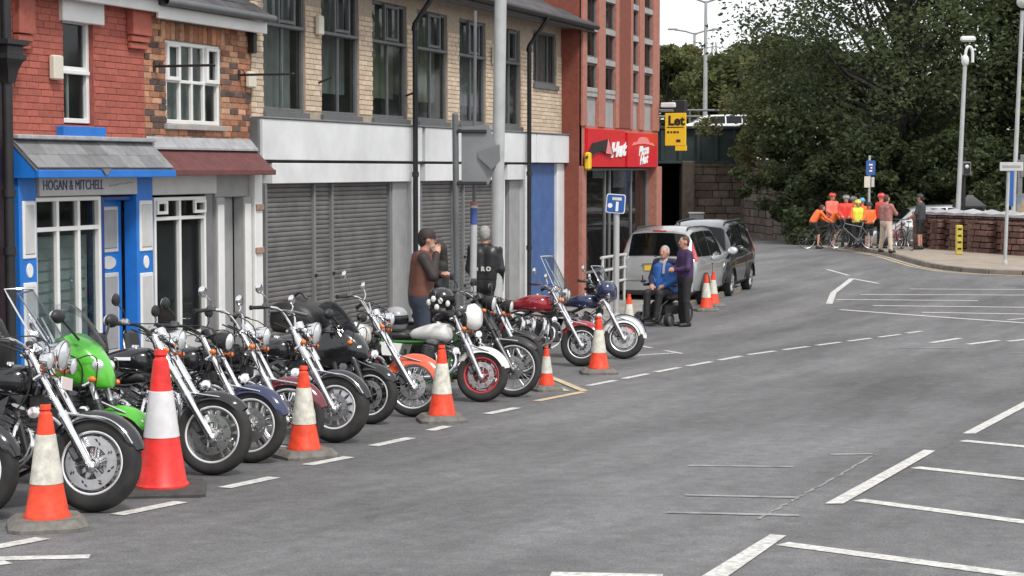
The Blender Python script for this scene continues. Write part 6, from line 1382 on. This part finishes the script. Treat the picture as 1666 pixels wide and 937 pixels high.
bg_ = thing('luggage_roll', 'tall black luggage bag strapped on the motorcycle at the left edge', 'bag', mtx(ABIKE) @ Vector((-.90, 0, .93)), .3)
MB().loft([sup(x, w, z0, z1, 18, 2.8) for x, w, z0, z1 in ((-.2, .10, .0, .34), (-.15, .15, -.04, .44), (0, .16, -.05, .46), (.12, .14, -.04, .36), (.17, .09, .0, .24))]).build('bag_body', 'black_leather', bg_, ang=60); MB().tube([(-.19, -.13, .24), (0, -.165, .26), (.16, -.12, .23)], .012, 6, smooth=1).build('strap', 'mid_grey', bg_)
# ================================================================ CARS
mk('car_silver', (.42, .43, .435), .32, .5, coat=.8)
mk('car_charcoal', (.022, .022, .025), .28, .4, coat=.9)
mk('car_white', (.66, .67, .68), .3, coat=.8)
mk('plate_yellow', (.72, .50, .05), .5); mk('plastic_black', (.02, .02, .021), .55)
def car(name, label, loc, rz, body, L=4.3, Wd=1.76, Hh=1.64, rack=True, plate='rear', group='cars'):
    t = thing(name, label, 'car', loc, rz, group); h = Wd/2
    # stations: x, half width scale, z bottom, z belt, z top, roof half width, glass?
    ST = [(-L/2, .80, .34, .62, .66, .70), (-L/2+.04, .94, .26, .90, .94, .78), (-L/2+.10, .96, .24, .98, 1.02, .76), (-L/2+.30, .98, .22, 1.0, Hh-.08, .70), (-L/2+.60, 1.0, .20, .99, Hh-.01, .70), (-.55, 1.0, .19, .97, Hh, .71), (.30, 1.0, .19, .95, Hh-.03, .70), (.72, 1.0, .19, .94, Hh-.13, .68), (L/2-.92, .99, .20, .94, 1.03, .74), (L/2-.55, .97, .21, .84, .93, .72), (L/2-.20, .92, .23, .70, .80, .62), (L/2-.04, .82, .28, .55, .66, .52), (L/2, .70, .34, .48, .52, .45)]
    def row(s):
        x, w, zb, zbe, zt, rw = s; w *= h; rw *= h; roof = zt-zbe > .2
        pts = [(0, zb), (w*.80, zb), (w*.96, zb+.10), (w, zb+(zbe-zb)*.5), (w*.985, zbe-.06), (w*.95, zbe)]
        if roof: pts += [(rw+(w*.95-rw)*.42, zbe+(zt-zbe)*.60), (rw*1.02, zt-.07), (rw*.90, zt-.015), (rw*.5, zt+.012), (0, zt+.02)]
        else: pts += [(w*.92, zbe+(zt-zbe)*.5), (w*.84, zt-.01), (w*.7, zt), (w*.35, zt+.01), (0, zt+.012)]
        return [Vector((x, y, z)) for y, z in pts]
    rows = [row(s) for s in ST]; m = len(rows[0])
    full = [r+[Vector((p.x, -p.y, p.z)) for p in r[-2:0:-1]] for r in rows]
    b = MB().loft(full); bo = b.build('body', body, t, ang=30)
    def surf(i, v):      # i float station, v float row
        i0 = min(int(i), len(rows)-2); v0 = min(int(v), m-2); fi, fv = i-i0, v-v0
        return (rows[i0][v0]*(1-fi)+rows[i0+1][v0]*fi)*(1-fv)+(rows[i0][v0+1]*(1-fi)+rows[i0+1][v0+1]*fi)*fv
    def patch(nm, i0, i1, v0, v1, side, off, mt, par=t, nu=6, nv=4):
        def f(u, v):
            i = i0+(i1-i0)*u; w = v0+(v1-v0)*v; e = .02; p = surf(i, w)
            n = (surf(min(i+e, len(rows)-1), w)-surf(max(i-e, 0), w)).cross(surf(i, min(w+e, m-1))-surf(i, max(w-e, 0)))
            if n.length > 1e-9: n.normalize()
            if n.dot(p-Vector((0, 0, .8))) < 0: n = -n
            p = p+n*off; return Vector((p.x, p.y*side, p.z))
        return MB().sheet(f, nu, nv, .004).build(nm, mt, par, ang=60)
    for s in (-1, 1):
        patch('side_window', 3.25, 4.15, 5.1, 6.9, s, .010, 'car_glass'); patch('side_window', 4.2, 5.0, 5.1, 6.9, s, .010, 'car_glass'); patch('side_window', 5.08, 5.95, 5.1, 6.9, s, .010, 'car_glass'); patch('side_window', 6.0, 6.9, 5.1, 6.7, s, .010, 'car_glass')
        patch('rear_lamp', 2.1, 3.0, 4.3, 6.2, s, .014, 'red_lens', nu=3); patch('headlamp', 9.6, 10.8, 4.6, 6.6, s, .014, 'lens')
        patch('sill', 3.0, 9.2, 1.0, 2.0, s, .012, 'plastic_black', nu=12)
        mp = surf(7.6, 5.2); mo = MB().tube([(mp.x, mp.y*s, mp.z), (mp.x+.02, (mp.y+.12)*s, mp.z+.05)], .03, 6).ell((mp.x+.02, (mp.y+.19)*s, mp.z+.08), (.07, .12, .09), 14, 8).build('door_mirror', body, t); MB().ell((mp.x-.035, (mp.y+.19)*s, mp.z+.08), (.02, .10, .075), 12, 6).build('mirror_glass', 'lens', mo)
        for i in (5.1, 6.9): d0 = surf(i, 3.9); MB().cbox((d0.x-.1, (d0.y+.012)*s, d0.z), (.18, .03, .03), .008).build('door_handle', body, t)
        MB().tube([surf(i, w)*1 if False else Vector((surf(i, w).x, (surf(i, w).y+.004)*s, surf(i, w).z)) for i, w in ((5.0, 5.0), (5.0, 4.0), (5.0, 3.0), (5.05, 2.0))], .006, 4).build('door_seam', 'plastic_black', t)
        if rack:
            a, c = surf(3.6, 8.0), surf(6.4, 8.0); MB().tube([(a.x, a.y*s, a.z), (a.x+.08, a.y*s, a.z+.07), (c.x-.08, c.y*s, c.z+.07), (c.x, c.y*s, c.z)], .018, 6, smooth=1).build('roof_rail', 'plastic_black', t)
    def glassband(nm, i0, i1, v0, mt, off=.012):
        def f(u, v):
            q = (u-.5)*2; w = m-1-(m-1-v0)*abs(q); i = i0+(i1-i0)*v; p = surf(i, w); return Vector((p.x+(-off if i0 < 5 else off), math.copysign(p.y, q) if abs(q) > 1e-6 else 0, p.z+off*.7))
        return MB().sheet(f, 16, 6, .004).build(nm, mt, t, ang=60)
    glassband('rear_window', 2.05, 2.92, 7.6, 'car_glass'); glassband('windscreen', 7.05, 7.95, 7.2, 'car_glass')
    MB().cbox((-L/2+.03, 0, .40), (.10, Wd*.90, .26), .05).build('rear_bumper', body, t); MB().cbox((-L/2+.02, 0, .28), (.12, Wd*.86, .12), .03).build('bumper_insert', 'plastic_black', t)
    MB().cbox((L/2-.06, 0, .38), (.12, Wd*.80, .16), .04).build('front_grille', 'plastic_black', t); MB().cbox((L/2-.02, 0, .56), (.06, .8, .10), .02).build('upper_grille', 'plastic_black', t)
    MB().cbox((-L/2-.005, 0, .80), (.02, .52, .11), .004).build('number_plate', 'plate_yellow', t); MB().cbox((-L/2+.0, 0, .885), (.03, .62, .03), .008).build('boot_handle', 'chrome', t); MB().cbox((L/2+.005, 0, .40), (.02, .52, .11), .004).build('number_plate', 'white_paint', t)
    MB().cbox((-L/2+.30, 0, Hh-.06), (.03, .30, .03), .01).build('brake_lamp', 'red_lens', t)
    MB().tube([(-L/2+.04, .05, 1.04), (-L/2+.06, -.30, 1.14)], .010, 5).build('rear_wiper', 'plastic_black', t)
    for x in (-L/2+.82, L/2-.85):
        for s in (-1, 1):
            c = Vector((x, s*(h-.11), .31)); Y = Vector((0, s, 0)); w = MB().lathe([(0, .04), (.05, .05), (.06, .03), (.19, .045), (.205, .06), (.21, .0)], c+Y*.03, Y, 24)
            wo = MB().lathe([(.20, -.1), (.24, -.11), (.29, -.10), (.312, -.06), (.312, .06), (.29, .10), (.24, .105), (.205, .09)], c, Y, 28).build('wheel', 'black_rubber', t); k = MB()
            for q in range(5):
                a = 2*math.pi*q/5; d = Vector((math.cos(a), 0, math.sin(a))); k.tube([c+Y*.085+d*.03, c+Y*.09+d*.2], [.035, .028], 6)
            k.lathe([(.19, .09), (.21, .10), (.205, .02), (0, .0)], c, Y, 24); k.build('rim', 'alloy', wo); MB().lathe([(.37, -.02), (.37, .145), (.33, .145), (.33, -.02)], c, Y, 24, True, 0, math.pi).build('arch_trim', 'plastic_black', t)
    # cabin: seats and dash seen through the glass
    for x in (-.55, .35):
        for s in (-1, 1): MB().cbox((x, s*.36, 1.02), (.14, .44, .55), .05).build('car_seat', 'plastic_black', t)
    return t
uang = math.atan2(UY, UX)
c = gp(1066, 497); p = c+Vector((UX, UY, 0))*2.0
car('parked_car', 'silver people carrier parked behind the wheelchair, seen from the rear', (p.x, p.y, G(0, p.y)), R(72), 'car_silver')
c = gp(1108, 482); p = c+Vector((.42, .9, 0))*1.6
car('parked_car', 'dark charcoal people carrier facing the camera beside the silver one', (p.x, p.y, G(0, p.y)), R(252), 'car_charcoal', L=3.95, Wd=1.8, Hh=1.68)
car('parked_car', 'pale silver car half hidden behind the parapet wall', (xat(1510, 65), 65, G(0, 65)-.12), R(178), 'car_silver', L=4.3, Hh=1.66, rack=False)
car('passing_car', 'white car crossing on the road above the bridge', (xat(1160, 93), 93, zat(234, 93)), R(180), 'car_white', L=4.2, Hh=1.45, rack=False)

# ================================================================ PEOPLE
mk('skin', (.52, .28, .20), .55, var=.06, spec=.4); mk('hair_dark', (.02, .014, .011), .6, bump=.8, bscale=45); mk('hair_grey', (.34, .33, .31), .7, var=.3, vscale=45, bump=.9, bscale=45); mk('hair_brown', (.07, .035, .02), .6)
mk('vest_brown', (.135, .052, .035), .55, var=.2, vscale=8, bump=.9, bscale=11); mk('sleeve_dark', (.028, .02, .019), .7, bump=.9, bscale=11); mk('denim', (.035, .045, .068), .8, var=.2, vscale=12, bump=.9, bscale=11); mk('black_cloth', (.016, .016, .018), .7, var=.2, bump=.9, bscale=11); mk('leather_jacket', (.016, .016, .018), .38, var=.2, bump=.9, bscale=11)
mk('jacket_blue', (.03, .13, .42), .6, var=.15, vscale=9, bump=.9, bscale=11); mk('jacket_navy', (.02, .025, .06), .65, bump=.9, bscale=11); mk('purple', (.055, .025, .085), .7, var=.15, vscale=9, bump=.9, bscale=11); mk('scarf', (.38, .36, .42), .8)
mk('hi_orange', (.85, .16, .03), .6, var=.1, bump=.9, bscale=11); mk('hi_red', (.75, .05, .035), .6, var=.1, bump=.9, bscale=11); mk('hi_yellow', (.70, .72, .06), .6, var=.1, bump=.9, bscale=11); mk('coral', (.80, .17, .12), .6, bump=.9, bscale=11); mk('beige', (.55, .45, .36), .8, var=.1, bump=.9, bscale=11); mk('plaid', (.36, .10, .09), .75, c2=(.42, .22, .2), var=.3, vscale=18, bump=.9, bscale=11); mk('charcoal', (.045, .047, .055), .8, bump=.9, bscale=11); mk('helm_blue', (.10, .38, .65), .35); mk('helm_yellow', (.75, .62, .08), .35); mk('helm_red', (.78, .06, .05), .35); mk('helm_grey', (.28, .28, .28), .4)
def person(label, loc, rz, h=1.75, pose=None, top='black_cloth', bottom='denim', shoes='black_leather', hair='hair_dark', sleeve='long', legs='long', helmet=None, skin='skin', vox=.016, cap=None, vest=None, longhair=False, beard=None, hood=None, bulk=1.0):
    t = thing('person', label, 'person', loc, rz, None); k = h/1.75
    J = dict(pel=(0, 0, .95), chest=(0, 0, 1.27), neck=(0, 0, 1.47), head=(.02, 0, 1.63))
    for s, n in ((1, 'L'), (-1, 'R')): J.update({'sh'+n: (0, s*.185, 1.415), 'el'+n: (-.02, s*.245, 1.14), 'wr'+n: (.06, s*.25, .90), 'hip'+n: (0, s*.09, .92), 'kn'+n: (.02, s*.10, .50), 'an'+n: (0, s*.11, .09)})
    J.update(pose or {}); J = {a: Vector(b)*k for a, b in J.items()}
    B = bulk; fwd = Vector((1, 0, 0)); up = Vector((0, 0, 1)); yv = Vector((0, 1, 0))
    bodyp = []; sk = lambda a, b, r0, r1: (tuple(a), tuple(b), r0*k, r1*k)
    ch, pe, ne, hd = J['chest'], J['pel'], J['neck'], J['head']
    def torso(e):
        o = []
        for s in (-1, 1): o += [sk(ch+yv*s*.075*k*B+up*.07*k, pe+yv*s*.055*k*B+up*(.04*k if e > 0 else -.05*k), .105*B+e, .112*B+e)]
        o += [sk(ch+up*.14*k, J['shL'], .075+e, .062+e), sk(ch+up*.14*k, J['shR'], .075+e, .062+e)]
        return o
    def arm(n, e, to=1.0): 
        el, wr = J['el'+n], J['wr'+n]; o = [sk(J['sh'+n], el, .058+e, .045+e)]
        if to > .5: o.append(sk(el, el.lerp(wr, to), .044+e, .032+e))
        return o
    def leg(n, e, to=1.0):
        o = [sk(J['hip'+n], J['kn'+n] if to > .5 else J['hip'+n].lerp(J['kn'+n], to*1.8), .088+e, .060+e)]
        if to > .5: o.append(sk(J['kn'+n], J['an'+n], .058+e, .042+e))
        return o
    hv = (hd-ne); tilt = hv.normalized() if hv.length else up
    bodyp += torso(-.012)+[sk(ne-up*.05*k, ne+(hd-ne)*.5, .06, .055), ('e', tuple(hd+up*.01*k), (.098*k, .077*k, .115*k), None), sk(hd+fwd*.035*k-up*.055*k, hd+fwd*.05*k-up*.075*k, .05, .042), sk(hd+fwd*.098*k+up*.012*k, hd+fwd*.112*k-up*.02*k, .010, .016)]
    for s in (-1, 1): bodyp.append(('e', tuple(hd+yv*s*.088*k), (.022*k, .014*k, .034*k), None))
    for n in 'LR':
        bodyp += arm(n, -.006)+leg(n, -.01)
        wr, el = J['wr'+n], J['el'+n]; d = (wr-el).normalized(); s = 1 if n == 'L' else -1
        side = d.cross(up); side = side.normalized() if side.length > .2 else yv.copy(); pn = side.cross(d).normalized()
        palm = wr+d*.075*k; bodyp += [sk(wr, palm, .032, .036), sk(wr+d*.02*k+side*.02*k, palm+side*.025*k, .022, .022), sk(wr+d*.02*k-side*.02*k, palm-side*.025*k, .022, .022)]
        for i, (o_, l) in enumerate(((-.033, .062), (-.011, .075), (.011, .07), (.033, .055))):
            b0 = palm+side*o_*k+d*.015*k; m_ = b0+d*l*.55*k-pn*.008*k; bodyp += [(*sk(b0, m_, .0095, .009), .004), (*sk(m_, m_+d*l*.40*k-pn*.02*k, .009, .008), .004)]
        th = wr+d*.03*k+side*s*.03*k; bodyp += [(*sk(th, th+d*.035*k+side*s*.03*k, .012, .011), .006), (*sk(th+d*.035*k+side*s*.03*k, th+d*.065*k+side*s*.034*k-pn*.012*k, .011, .009), .004)]
        an = J['an'+n]; fd = Vector((1, s*.15, 0)).normalized(); bodyp += [sk(an-fd*.03*k-up*.035*k, an+fd*.14*k-up*.055*k, .04, .03)]
    solid('body', bodyp, vox, skin, t, .022)
    tm = top
    tp = torso(.012)+[sk(ne-up*.06*k, ne-up*.015*k, .075, .066)]
    for n in 'LR': 
        if not vest: tp += arm(n, .013, 1.0 if sleeve == 'long' else .0)
    to = solid('jacket', tp, max(vox, .018), tm, t, .03)
    if vest:
        for n in 'LR': solid('sleeve', arm(n, .015)+[sk(J['sh'+n], J['sh'+n], .072, .072)], max(vox, .018), vest, t, .02)
    bp2 = [sk(pe+yv*.05*k*B, pe+yv*.05*k*B-up*.06*k, .122*B, .118*B), sk(pe-yv*.05*k*B, pe-yv*.05*k*B-up*.06*k, .122*B, .118*B)]
    for n in 'LR': bp2 += leg(n, .016, 1.0 if legs == 'long' else .5)
    solid('trousers', bp2, max(vox, .018), bottom, t, .02)
    for n in 'LR':
        an = J['an'+n]; s = 1 if n == 'L' else -1; fd = Vector((1, s*.15, 0)).normalized(); solid('shoe', [sk(an-fd*.04*k-up*.04*k, an+fd*.15*k-up*.055*k, .052, .040), sk(an-fd*.02*k, an-fd*.03*k-up*.04*k, .05, .052)], .016, shoes, t, .02)
    if not helmet and hair:
        hp2 = [('e', tuple(hd-fwd*.018*k+up*.035*k), (.100*k, .084*k, .100*k), None), ('e', tuple(hd-fwd*.045*k-up*.015*k), (.066*k, .074*k, .080*k), None)]
        if longhair: hp2 += [sk(hd-fwd*.05*k, ne-fwd*.06*k-up*.08*k, .085, .07)]
        solid('hair', hp2, .014, hair, t, .02)
    if beard: solid('beard', [sk(hd+fwd*.05*k-up*.075*k, hd+fwd*.065*k-up*.11*k, .055, .04)], .014, beard, t, .02)
    if cap:
        MB().lathe([(.106*k, -.01), (.108*k, .03), (.09*k, .08), (.05*k, .105), (0, .112)], hd+up*.035*k, (0, 0, 1), 18).xf(Matrix.Identity(4)).build('cap', cap, t, ang=60); MB().sheet(lambda u, v: hd+up*.035*k+Vector(((.10+.075*v)*math.cos((u-.5)*1.5)*k, (.10+.02*v)*math.sin((u-.5)*1.6)*k, -.012*v*k)), 8, 3, .006).build('peak', cap, t, ang=60)
    if helmet:
        ho = MB().lathe([(.112*k, -.012), (.122*k, .0), (.122*k, .035), (.105*k, .085), (.06*k, .118), (0, .128)], hd+up*.025*k, (0, 0, 1), 18).build('helmet', helmet, t, ang=60)
        for q in (-1, 0, 1): MB().tube([hd+Vector((.10*k, q*.04*k, .115*k)), hd+Vector((.02*k, q*.045*k, .152*k)), hd+Vector((-.08*k, q*.04*k, .125*k))], .012*k, 6, smooth=1).build('helmet_vent', 'black_cloth', ho)
        MB().tube([hd+Vector((.02, s*.095, .03))*1 for s in ()] or [hd+Vector((.03, .09, 0))*1.0, hd+Vector((.06, .02, -.125)), hd+Vector((.03, -.09, 0))], .006, 4).build('chin_strap', 'black_cloth', ho)
    if hood: solid('hood', [sk(ne-fwd*.06*k-up*.02*k+yv*.05*k, ne-fwd*.06*k-up*.02*k-yv*.05*k, .075, .075), sk(ne-fwd*.09*k-up*.10*k, ne-fwd*.07*k, .07, .06)], .018, hood, t, .03)
    for s in (-1, 1): MB().ell(hd+Vector((.090, s*.032, .018))*k, (.010*k, .014*k, .008*k), 8, 6).build('eye', 'hair_dark', t)
    return t, J, k
def byhead(px, pyt, h, dz, Y0=12.0, Y1=45.0):
    for _ in range(50):
        Y = (Y0+Y1)/2; d = zat(pyt, Y)-(G(0, Y)+dz)      # falls or rises with Y
        if d > h: Y0 = Y
        else: Y1 = Y
    return Vector((xat(px, Y), Y, G(0, Y)+dz))
def hgt(px, head, feet, dz=.12): c = gp(px, feet, dz); return c, (zat(head, c.y)-c.z)
YM = 22.4
def up_h(px, head, Y, dz=.115): c = Vector((xat(px, Y), Y, G(0, Y)+dz)); return c, zat(head, Y)-c.z
c, h = up_h(684, 374, YM)
person('bulky man in brown leather waistcoat and jeans holding a phone to his face', c, R(14), h, dict(elR=(.10, -.27, 1.20), wrR=(.17, -.12, 1.46), elL=(.10, .25, 1.18), wrL=(.28, .10, 1.20), chest=(.03, 0, 1.28), neck=(.04, 0, 1.47), head=(.08, 0, 1.63)), top='vest_brown', vest='sleeve_dark', bottom='denim', hair='hair_dark', cap='sleeve_dark', beard='hair_grey', vox=.014, bulk=1.18)
c, h = up_h(714, 392, YM+.6)
person('dark haired woman in black facing the man in the brown waistcoat', c, R(195), h, dict(elR=(.10, -.24, 1.16), wrR=(.26, -.10, 1.10), elL=(.08, .25, 1.15), wrL=(.25, .12, 1.02)), top='black_cloth', bottom='black_cloth', hair='hair_dark', longhair=True, vox=.015)
c, h = up_h(789, 368, 27.5)
tp_, J, k = person('grey haired man in black leather jacket standing with his back turned', c, R(82), h, dict(elL=(.02, .24, 1.12), wrL=(.16, .18, .98), elR=(-.02, -.24, 1.12), wrR=(.08, -.22, .90)), top='leather_jacket', bottom='black_cloth', hair='hair_grey', vox=.014, bulk=1.15)
text('back_lettering', 'R O', 'pale_grey', tp_, .085, basis(((J['chest']+Vector((-.170, -.04, -.14))*k)), (0, -1, 0), (.08, 0, 1)), .006, bold=.006); MB().box(J['chest']+Vector((-.170, .11, -.14))*k, (.012, .07, .05)).build('back_patch', 'pale_grey', tp_)
# woman in purple
c = gp(1114, 531); h = zat(384, c.y)-c.z
person('woman in purple fleece and dark trousers standing beside the wheelchair', c, R(198), h, dict(elR=(.05, -.25, 1.14), wrR=(.24, -.06, 1.12), elL=(.05, .25, 1.14), wrL=(.24, .08, 1.10)), top='purple', bottom='black_cloth', hair='hair_brown', vox=.015, bulk=1.12)
# wheelchair and its user
c = gp(1080, 528); rz = R(236)
h = (zat(414, c.y)-c.z)
wc = thing('wheelchair', 'black electric wheelchair with small wheels on the road', 'wheelchair', c, rz)
sc_ = 1.0
MB().cbox((.02, 0, .49), (.46, .44, .09), .03).build('seat', 'black_leather', wc); MB().cbox((-.24, 0, .78), (.09, .42, .52), .03, Matrix.Rotation(R(-8), 3, 'Y')).build('backrest', 'black_leather', wc); MB().cbox((-.05, 0, .28), (.56, .36, .20), .04).build('motor_box', 'plastic_black', wc)
for s in (-1, 1):
    MB().cbox((.03, s*.26, .70), (.32, .06, .05), .015).build('armrest', 'black_leather', wc); MB().tube([(-.14, s*.26, .45), (-.14, s*.26, .68)], .014, 6).build('arm_post', 'dark_alloy', wc)
    for x, r_ in ((-.26, .20), (.34, .12)):
        w = MB().lathe([(r_*.6, -.03), (r_*.9, -.045), (r_, -.03), (r_, .03), (r_*.9, .045), (r_*.6, .03)], (x, s*.26, r_), (0, 1, 0), 24).build('wheel', 'black_rubber', wc); MB().lathe([(0, -.035), (r_*.3, -.035), (r_*.62, -.03), (r_*.62, .03), (r_*.3, .035), (0, .035)], (x, s*.26, r_), (0, 1, 0), 18).build('rim', 'alloy', w)
    MB().tube([(.20, s*.16, .44), (.40, s*.16, .36), (.46, s*.14, .12)], .014, 6).build('leg_hanger', 'dark_alloy', wc); MB().tube([(-.27, s*.20, .95), (-.36, s*.20, 1.0)], .016, 6).build('push_handle', 'black_rubber', wc)
MB().cbox((.48, 0, .10), (.18, .34, .025), .008).build('footplate', 'plastic_black', wc); MB().cbox((.20, -.27, .76), (.10, .06, .05), .012).tube([(.22, -.27, .78), (.23, -.27, .86)], .010, 6).build('joystick', 'plastic_black', wc)
wc.scale = (1.06, 1.18, 1.06)
tp_, J, k = person('grey haired man in blue and navy jacket seated in the wheelchair', c, rz, 1.74, dict(pel=(-.06, 0, .62), chest=(-.08, 0, .98), neck=(-.06, 0, 1.19), head=(-.01, 0, 1.34), shL=(-.08, .20, 1.13), shR=(-.08, -.20, 1.13), elL=(-.02, .27, .86), elR=(-.02, -.27, .86), wrL=(.22, .12, .74), wrR=(.24, -.12, .74), hipL=(-.04, .10, .60), hipR=(-.04, -.10, .60), knL=(.40, .13, .60), knR=(.40, -.13, .60), anL=(.46, .10, .19), anR=(.46, -.10, .19)), top='jacket_blue', bottom='black_cloth', hair='hair_grey', vox=.015, bulk=1.36)
solid('scarf', [(tuple(J['neck']+Vector((.03, .05, -.02))), tuple(J['neck']+Vector((.06, -.05, -.03))), .06, .06), (tuple(J['neck']+Vector((.08, .02, -.04))), tuple(J['chest']+Vector((.16, .03, -.02))), .035, .03)], .016, 'scarf', tp_, .02)
solid('dark_sleeve', [(tuple(J['shR']), tuple(J['elR']), .082, .068), (tuple(J['elR']), tuple(J['elR'].lerp(J['wrR'], .95)), .066, .052)], .016, 'jacket_navy', tp_, .02)
solid('dark_yoke', [(tuple(J['shL']+Vector((.02, -.03, .01))), tuple(J['shR']+Vector((.02, .03, .01))), .095, .095)], .016, 'jacket_navy', tp_, .02)

# ================================================================ BICYCLES AND CYCLISTS
def bicycle(label, c, rz, fm='black_paint', steer=0):
    t = thing('bicycle', label, 'bicycle', c, rz, 'bicycles of the cycling group'); r = .335
    for x, nm in ((-.50, 'rear_wheel'), (.52, 'front_wheel')):
        w = MB().lathe([(r-.028, -.008), (r-.02, -.012), (r-.02, .012), (r-.028, .008)], (x, 0, r), (0, 1, 0), 32, True)
        for k in range(18): a = 2*math.pi*k/18; w.cyl((x+.02*math.cos(a+.5), (.02 if k % 2 else -.02), r+.02*math.sin(a+.5)), (x+(r-.025)*math.cos(a), 0, r+(r-.025)*math.sin(a)), .0022, n=3, cap=False)
        w.cyl((x, -.04, r), (x, .04, r), .022, n=10); wo = w.build(nm, 'alloy', t); MB().lathe([(r-.020, -.014), (r-.004, -.014), (r, 0), (r-.004, .014), (r-.020, .014)], (x, 0, r), (0, 1, 0), 36, True).build('tyre', 'black_rubber', wo)
    bb, sp, hd, hl = Vector((-.07, 0, .28)), Vector((-.22, 0, .78)), Vector((.36, 0, .84)), Vector((.40, 0, .70))
    f = MB()
    for a, b_ in ((bb, sp), (sp-Vector((0, 0, .06)), hd), (bb, hl), (hd+Vector((-.02, 0, .06)), hl)): f.cyl(a, b_, .018, n=8)
    for s in (-1, 1): f.cyl(bb+Vector((0, s*.03, 0)), (-.50, s*.05, r), .010, n=6).cyl(sp+Vector((0, s*.02, -.08)), (-.50, s*.05, r), .008, n=6)
    f.build('frame', fm, t)
    for s in (-1, 1): MB().tube([hl+Vector((.01, s*.04, -.02)), (.50, s*.045, .45), (.52, s*.045, r)], .012, 6).build('fork_blade', fm, t)
    MB().cyl(sp, sp+Vector((-.03, 0, .12)), .013, n=8).build('seat_post', 'alloy', t); MB().loft([sup(x, w, .91, .95, 10) for x, w in ((-.38, .05), (-.34, .075), (-.26, .06), (-.12, .02))]).build('saddle', 'black_leather', t)
    MB().tube([hd, hd+Vector((.0, 0, .12)), hd+Vector((.06, 0, .14))], .013, 6).build('stem', 'alloy', t); MB().tube([hd+Vector((.0, -.27, .15)), hd+Vector((.06, -.1, .14)), hd+Vector((.06, .1, .14)), hd+Vector((.0, .27, .15))], .012, 6, smooth=1).build('handlebar', 'black_paint', t)
    MB().lathe([(.05, -.003), (.10, -.003), (.10, .003), (.05, .003)], bb+Vector((0, -.05, 0)), (0, 1, 0), 24, True).build('chainring', 'dark_alloy', t); MB().cyl(bb+Vector((0, -.06, 0)), bb+Vector((.12, -.06, -.12)), .010, n=6).cyl(bb+Vector((0, .06, 0)), bb+Vector((-.12, .06, .12)), .010, n=6).cyl(bb+Vector((0, -.06, 0)), bb+Vector((0, .06, 0)), .012, n=6).build('crank', 'alloy', t)
    return t
ride = dict(pel=(-.02, 0, 1.0), chest=(.16, 0, 1.26), neck=(.28, 0, 1.41), head=(.36, 0, 1.54), shL=(.24, .18, 1.36), shR=(.24, -.18, 1.36), elL=(.40, .25, 1.16), elR=(.40, -.25, 1.16), wrL=(.58, .25, 1.06), wrR=(.58, -.25, 1.06), hipL=(0, .09, .96), hipR=(0, -.09, .96), knL=(.28, .11, .72), knR=(.16, -.14, .56), anL=(.10, .09, .36), anR=(.10, -.22, .09))
c = gp(1334, 404.5); rz = R(12); bicycle('bicycle at the left of the cycling group with its rear wheel in clear view', c, rz)
person('fair haired child in orange top astride the leftmost bicycle', c-Vector((math.cos(rz), math.sin(rz), 0))*.25, rz, 1.62, ride, top='hi_orange', bottom='black_cloth', hair='hair_brown', sleeve='long', legs='short', vox=.02)
c = gp(1362, 403.5); rz = R(28); bicycle('bicycle under the rider with the yellow helmet', c, rz, 'dark_alloy')
person('rider in orange top and yellow helmet leaning on the handlebars', c-Vector((math.cos(rz), math.sin(rz), 0))*.25, R(-20), 1.58, ride, top='hi_orange', bottom='black_cloth', helmet='helm_yellow', sleeve='short', legs='short', vox=.02)
def stander(px, head, feet, label, rz, dz=.12, **kw):
    c, h = hgt(px, head, feet, dz); return person(label, c, R(rz), h, kw.pop('pose', dict(elL=(.06, .24, 1.15), wrL=(.24, .14, 1.06), elR=(.06, -.24, 1.15), wrR=(.24, -.14, 1.06))), vox=.02, bulk=kw.pop('bulk', 1.14), **kw)
stander(1353, 314, 400, 'cyclist in coral top and red helmet standing behind the two riders', -60, top='coral', bottom='black_cloth', helmet='helm_red', dz=0)
stander(1376, 318, 402, 'cyclist in bright red jacket and grey helmet', -100, top='hi_red', bottom='black_cloth', helmet='helm_grey')
stander(1388, 320, 401, 'cyclist in yellow high visibility vest', -70, top='hi_yellow', bottom='black_cloth', helmet='helm_grey', vest='hi_red')
stander(1395, 326, 404, 'short cyclist in yellow vest over orange between two helmets', -95, top='hi_yellow', bottom='black_cloth', helmet='helm_yellow', vest='hi_orange')
stander(1402, 323, 403, 'cyclist in orange top and light blue helmet', 200, top='hi_orange', bottom='denim', helmet='helm_blue')
stander(1413, 330, 404, 'cyclist in orange top and dark helmet with bare legs', -90, top='hi_orange', bottom='black_cloth', helmet='charcoal', legs='short', sleeve='short')
stander(1432, 315, 404, 'cyclist in red jacket and red helmet behind the man in beige trousers', 20, top='hi_red', bottom='black_cloth', helmet='helm_red')
stander(1441, 317, 411, 'man in beige trousers and reddish checked shirt standing legs apart', 40, top='plaid', bottom='beige', hair='hair_brown', pose=dict(anL=(.06, .26, .09), anR=(-.06, -.24, .09), knL=(.06, .18, .50), knR=(-.02, -.17, .50), elR=(.14, -.26, 1.18), wrR=(.34, -.12, 1.20), elL=(.02, .25, 1.14), wrL=(.1, .22, .92)))
stander(1497, 316, 406, 'man in dark shirt, black shorts and dark cap beside the wall', 150, top='charcoal', bottom='black_cloth', hair='hair_dark', cap='charcoal', legs='short', sleeve='short', pose=dict(elR=(.08, -.25, 1.14), wrR=(.32, -.2, 1.02), elL=(.08, .25, 1.14), wrL=(.32, .16, 1.02)))
c = gp(1473, 407, .12); bicycle('bicycle held by the man in the dark shirt, nose on', c, R(100)); c = gp(1460, 406, .12); bicycle('bicycle leaning by the man in beige trousers', c, R(60), 'crimson_paint'); c = gp(1392, 405, .12); bicycle('bicycle standing before the cyclists in red and yellow', c, R(170), 'dark_alloy')
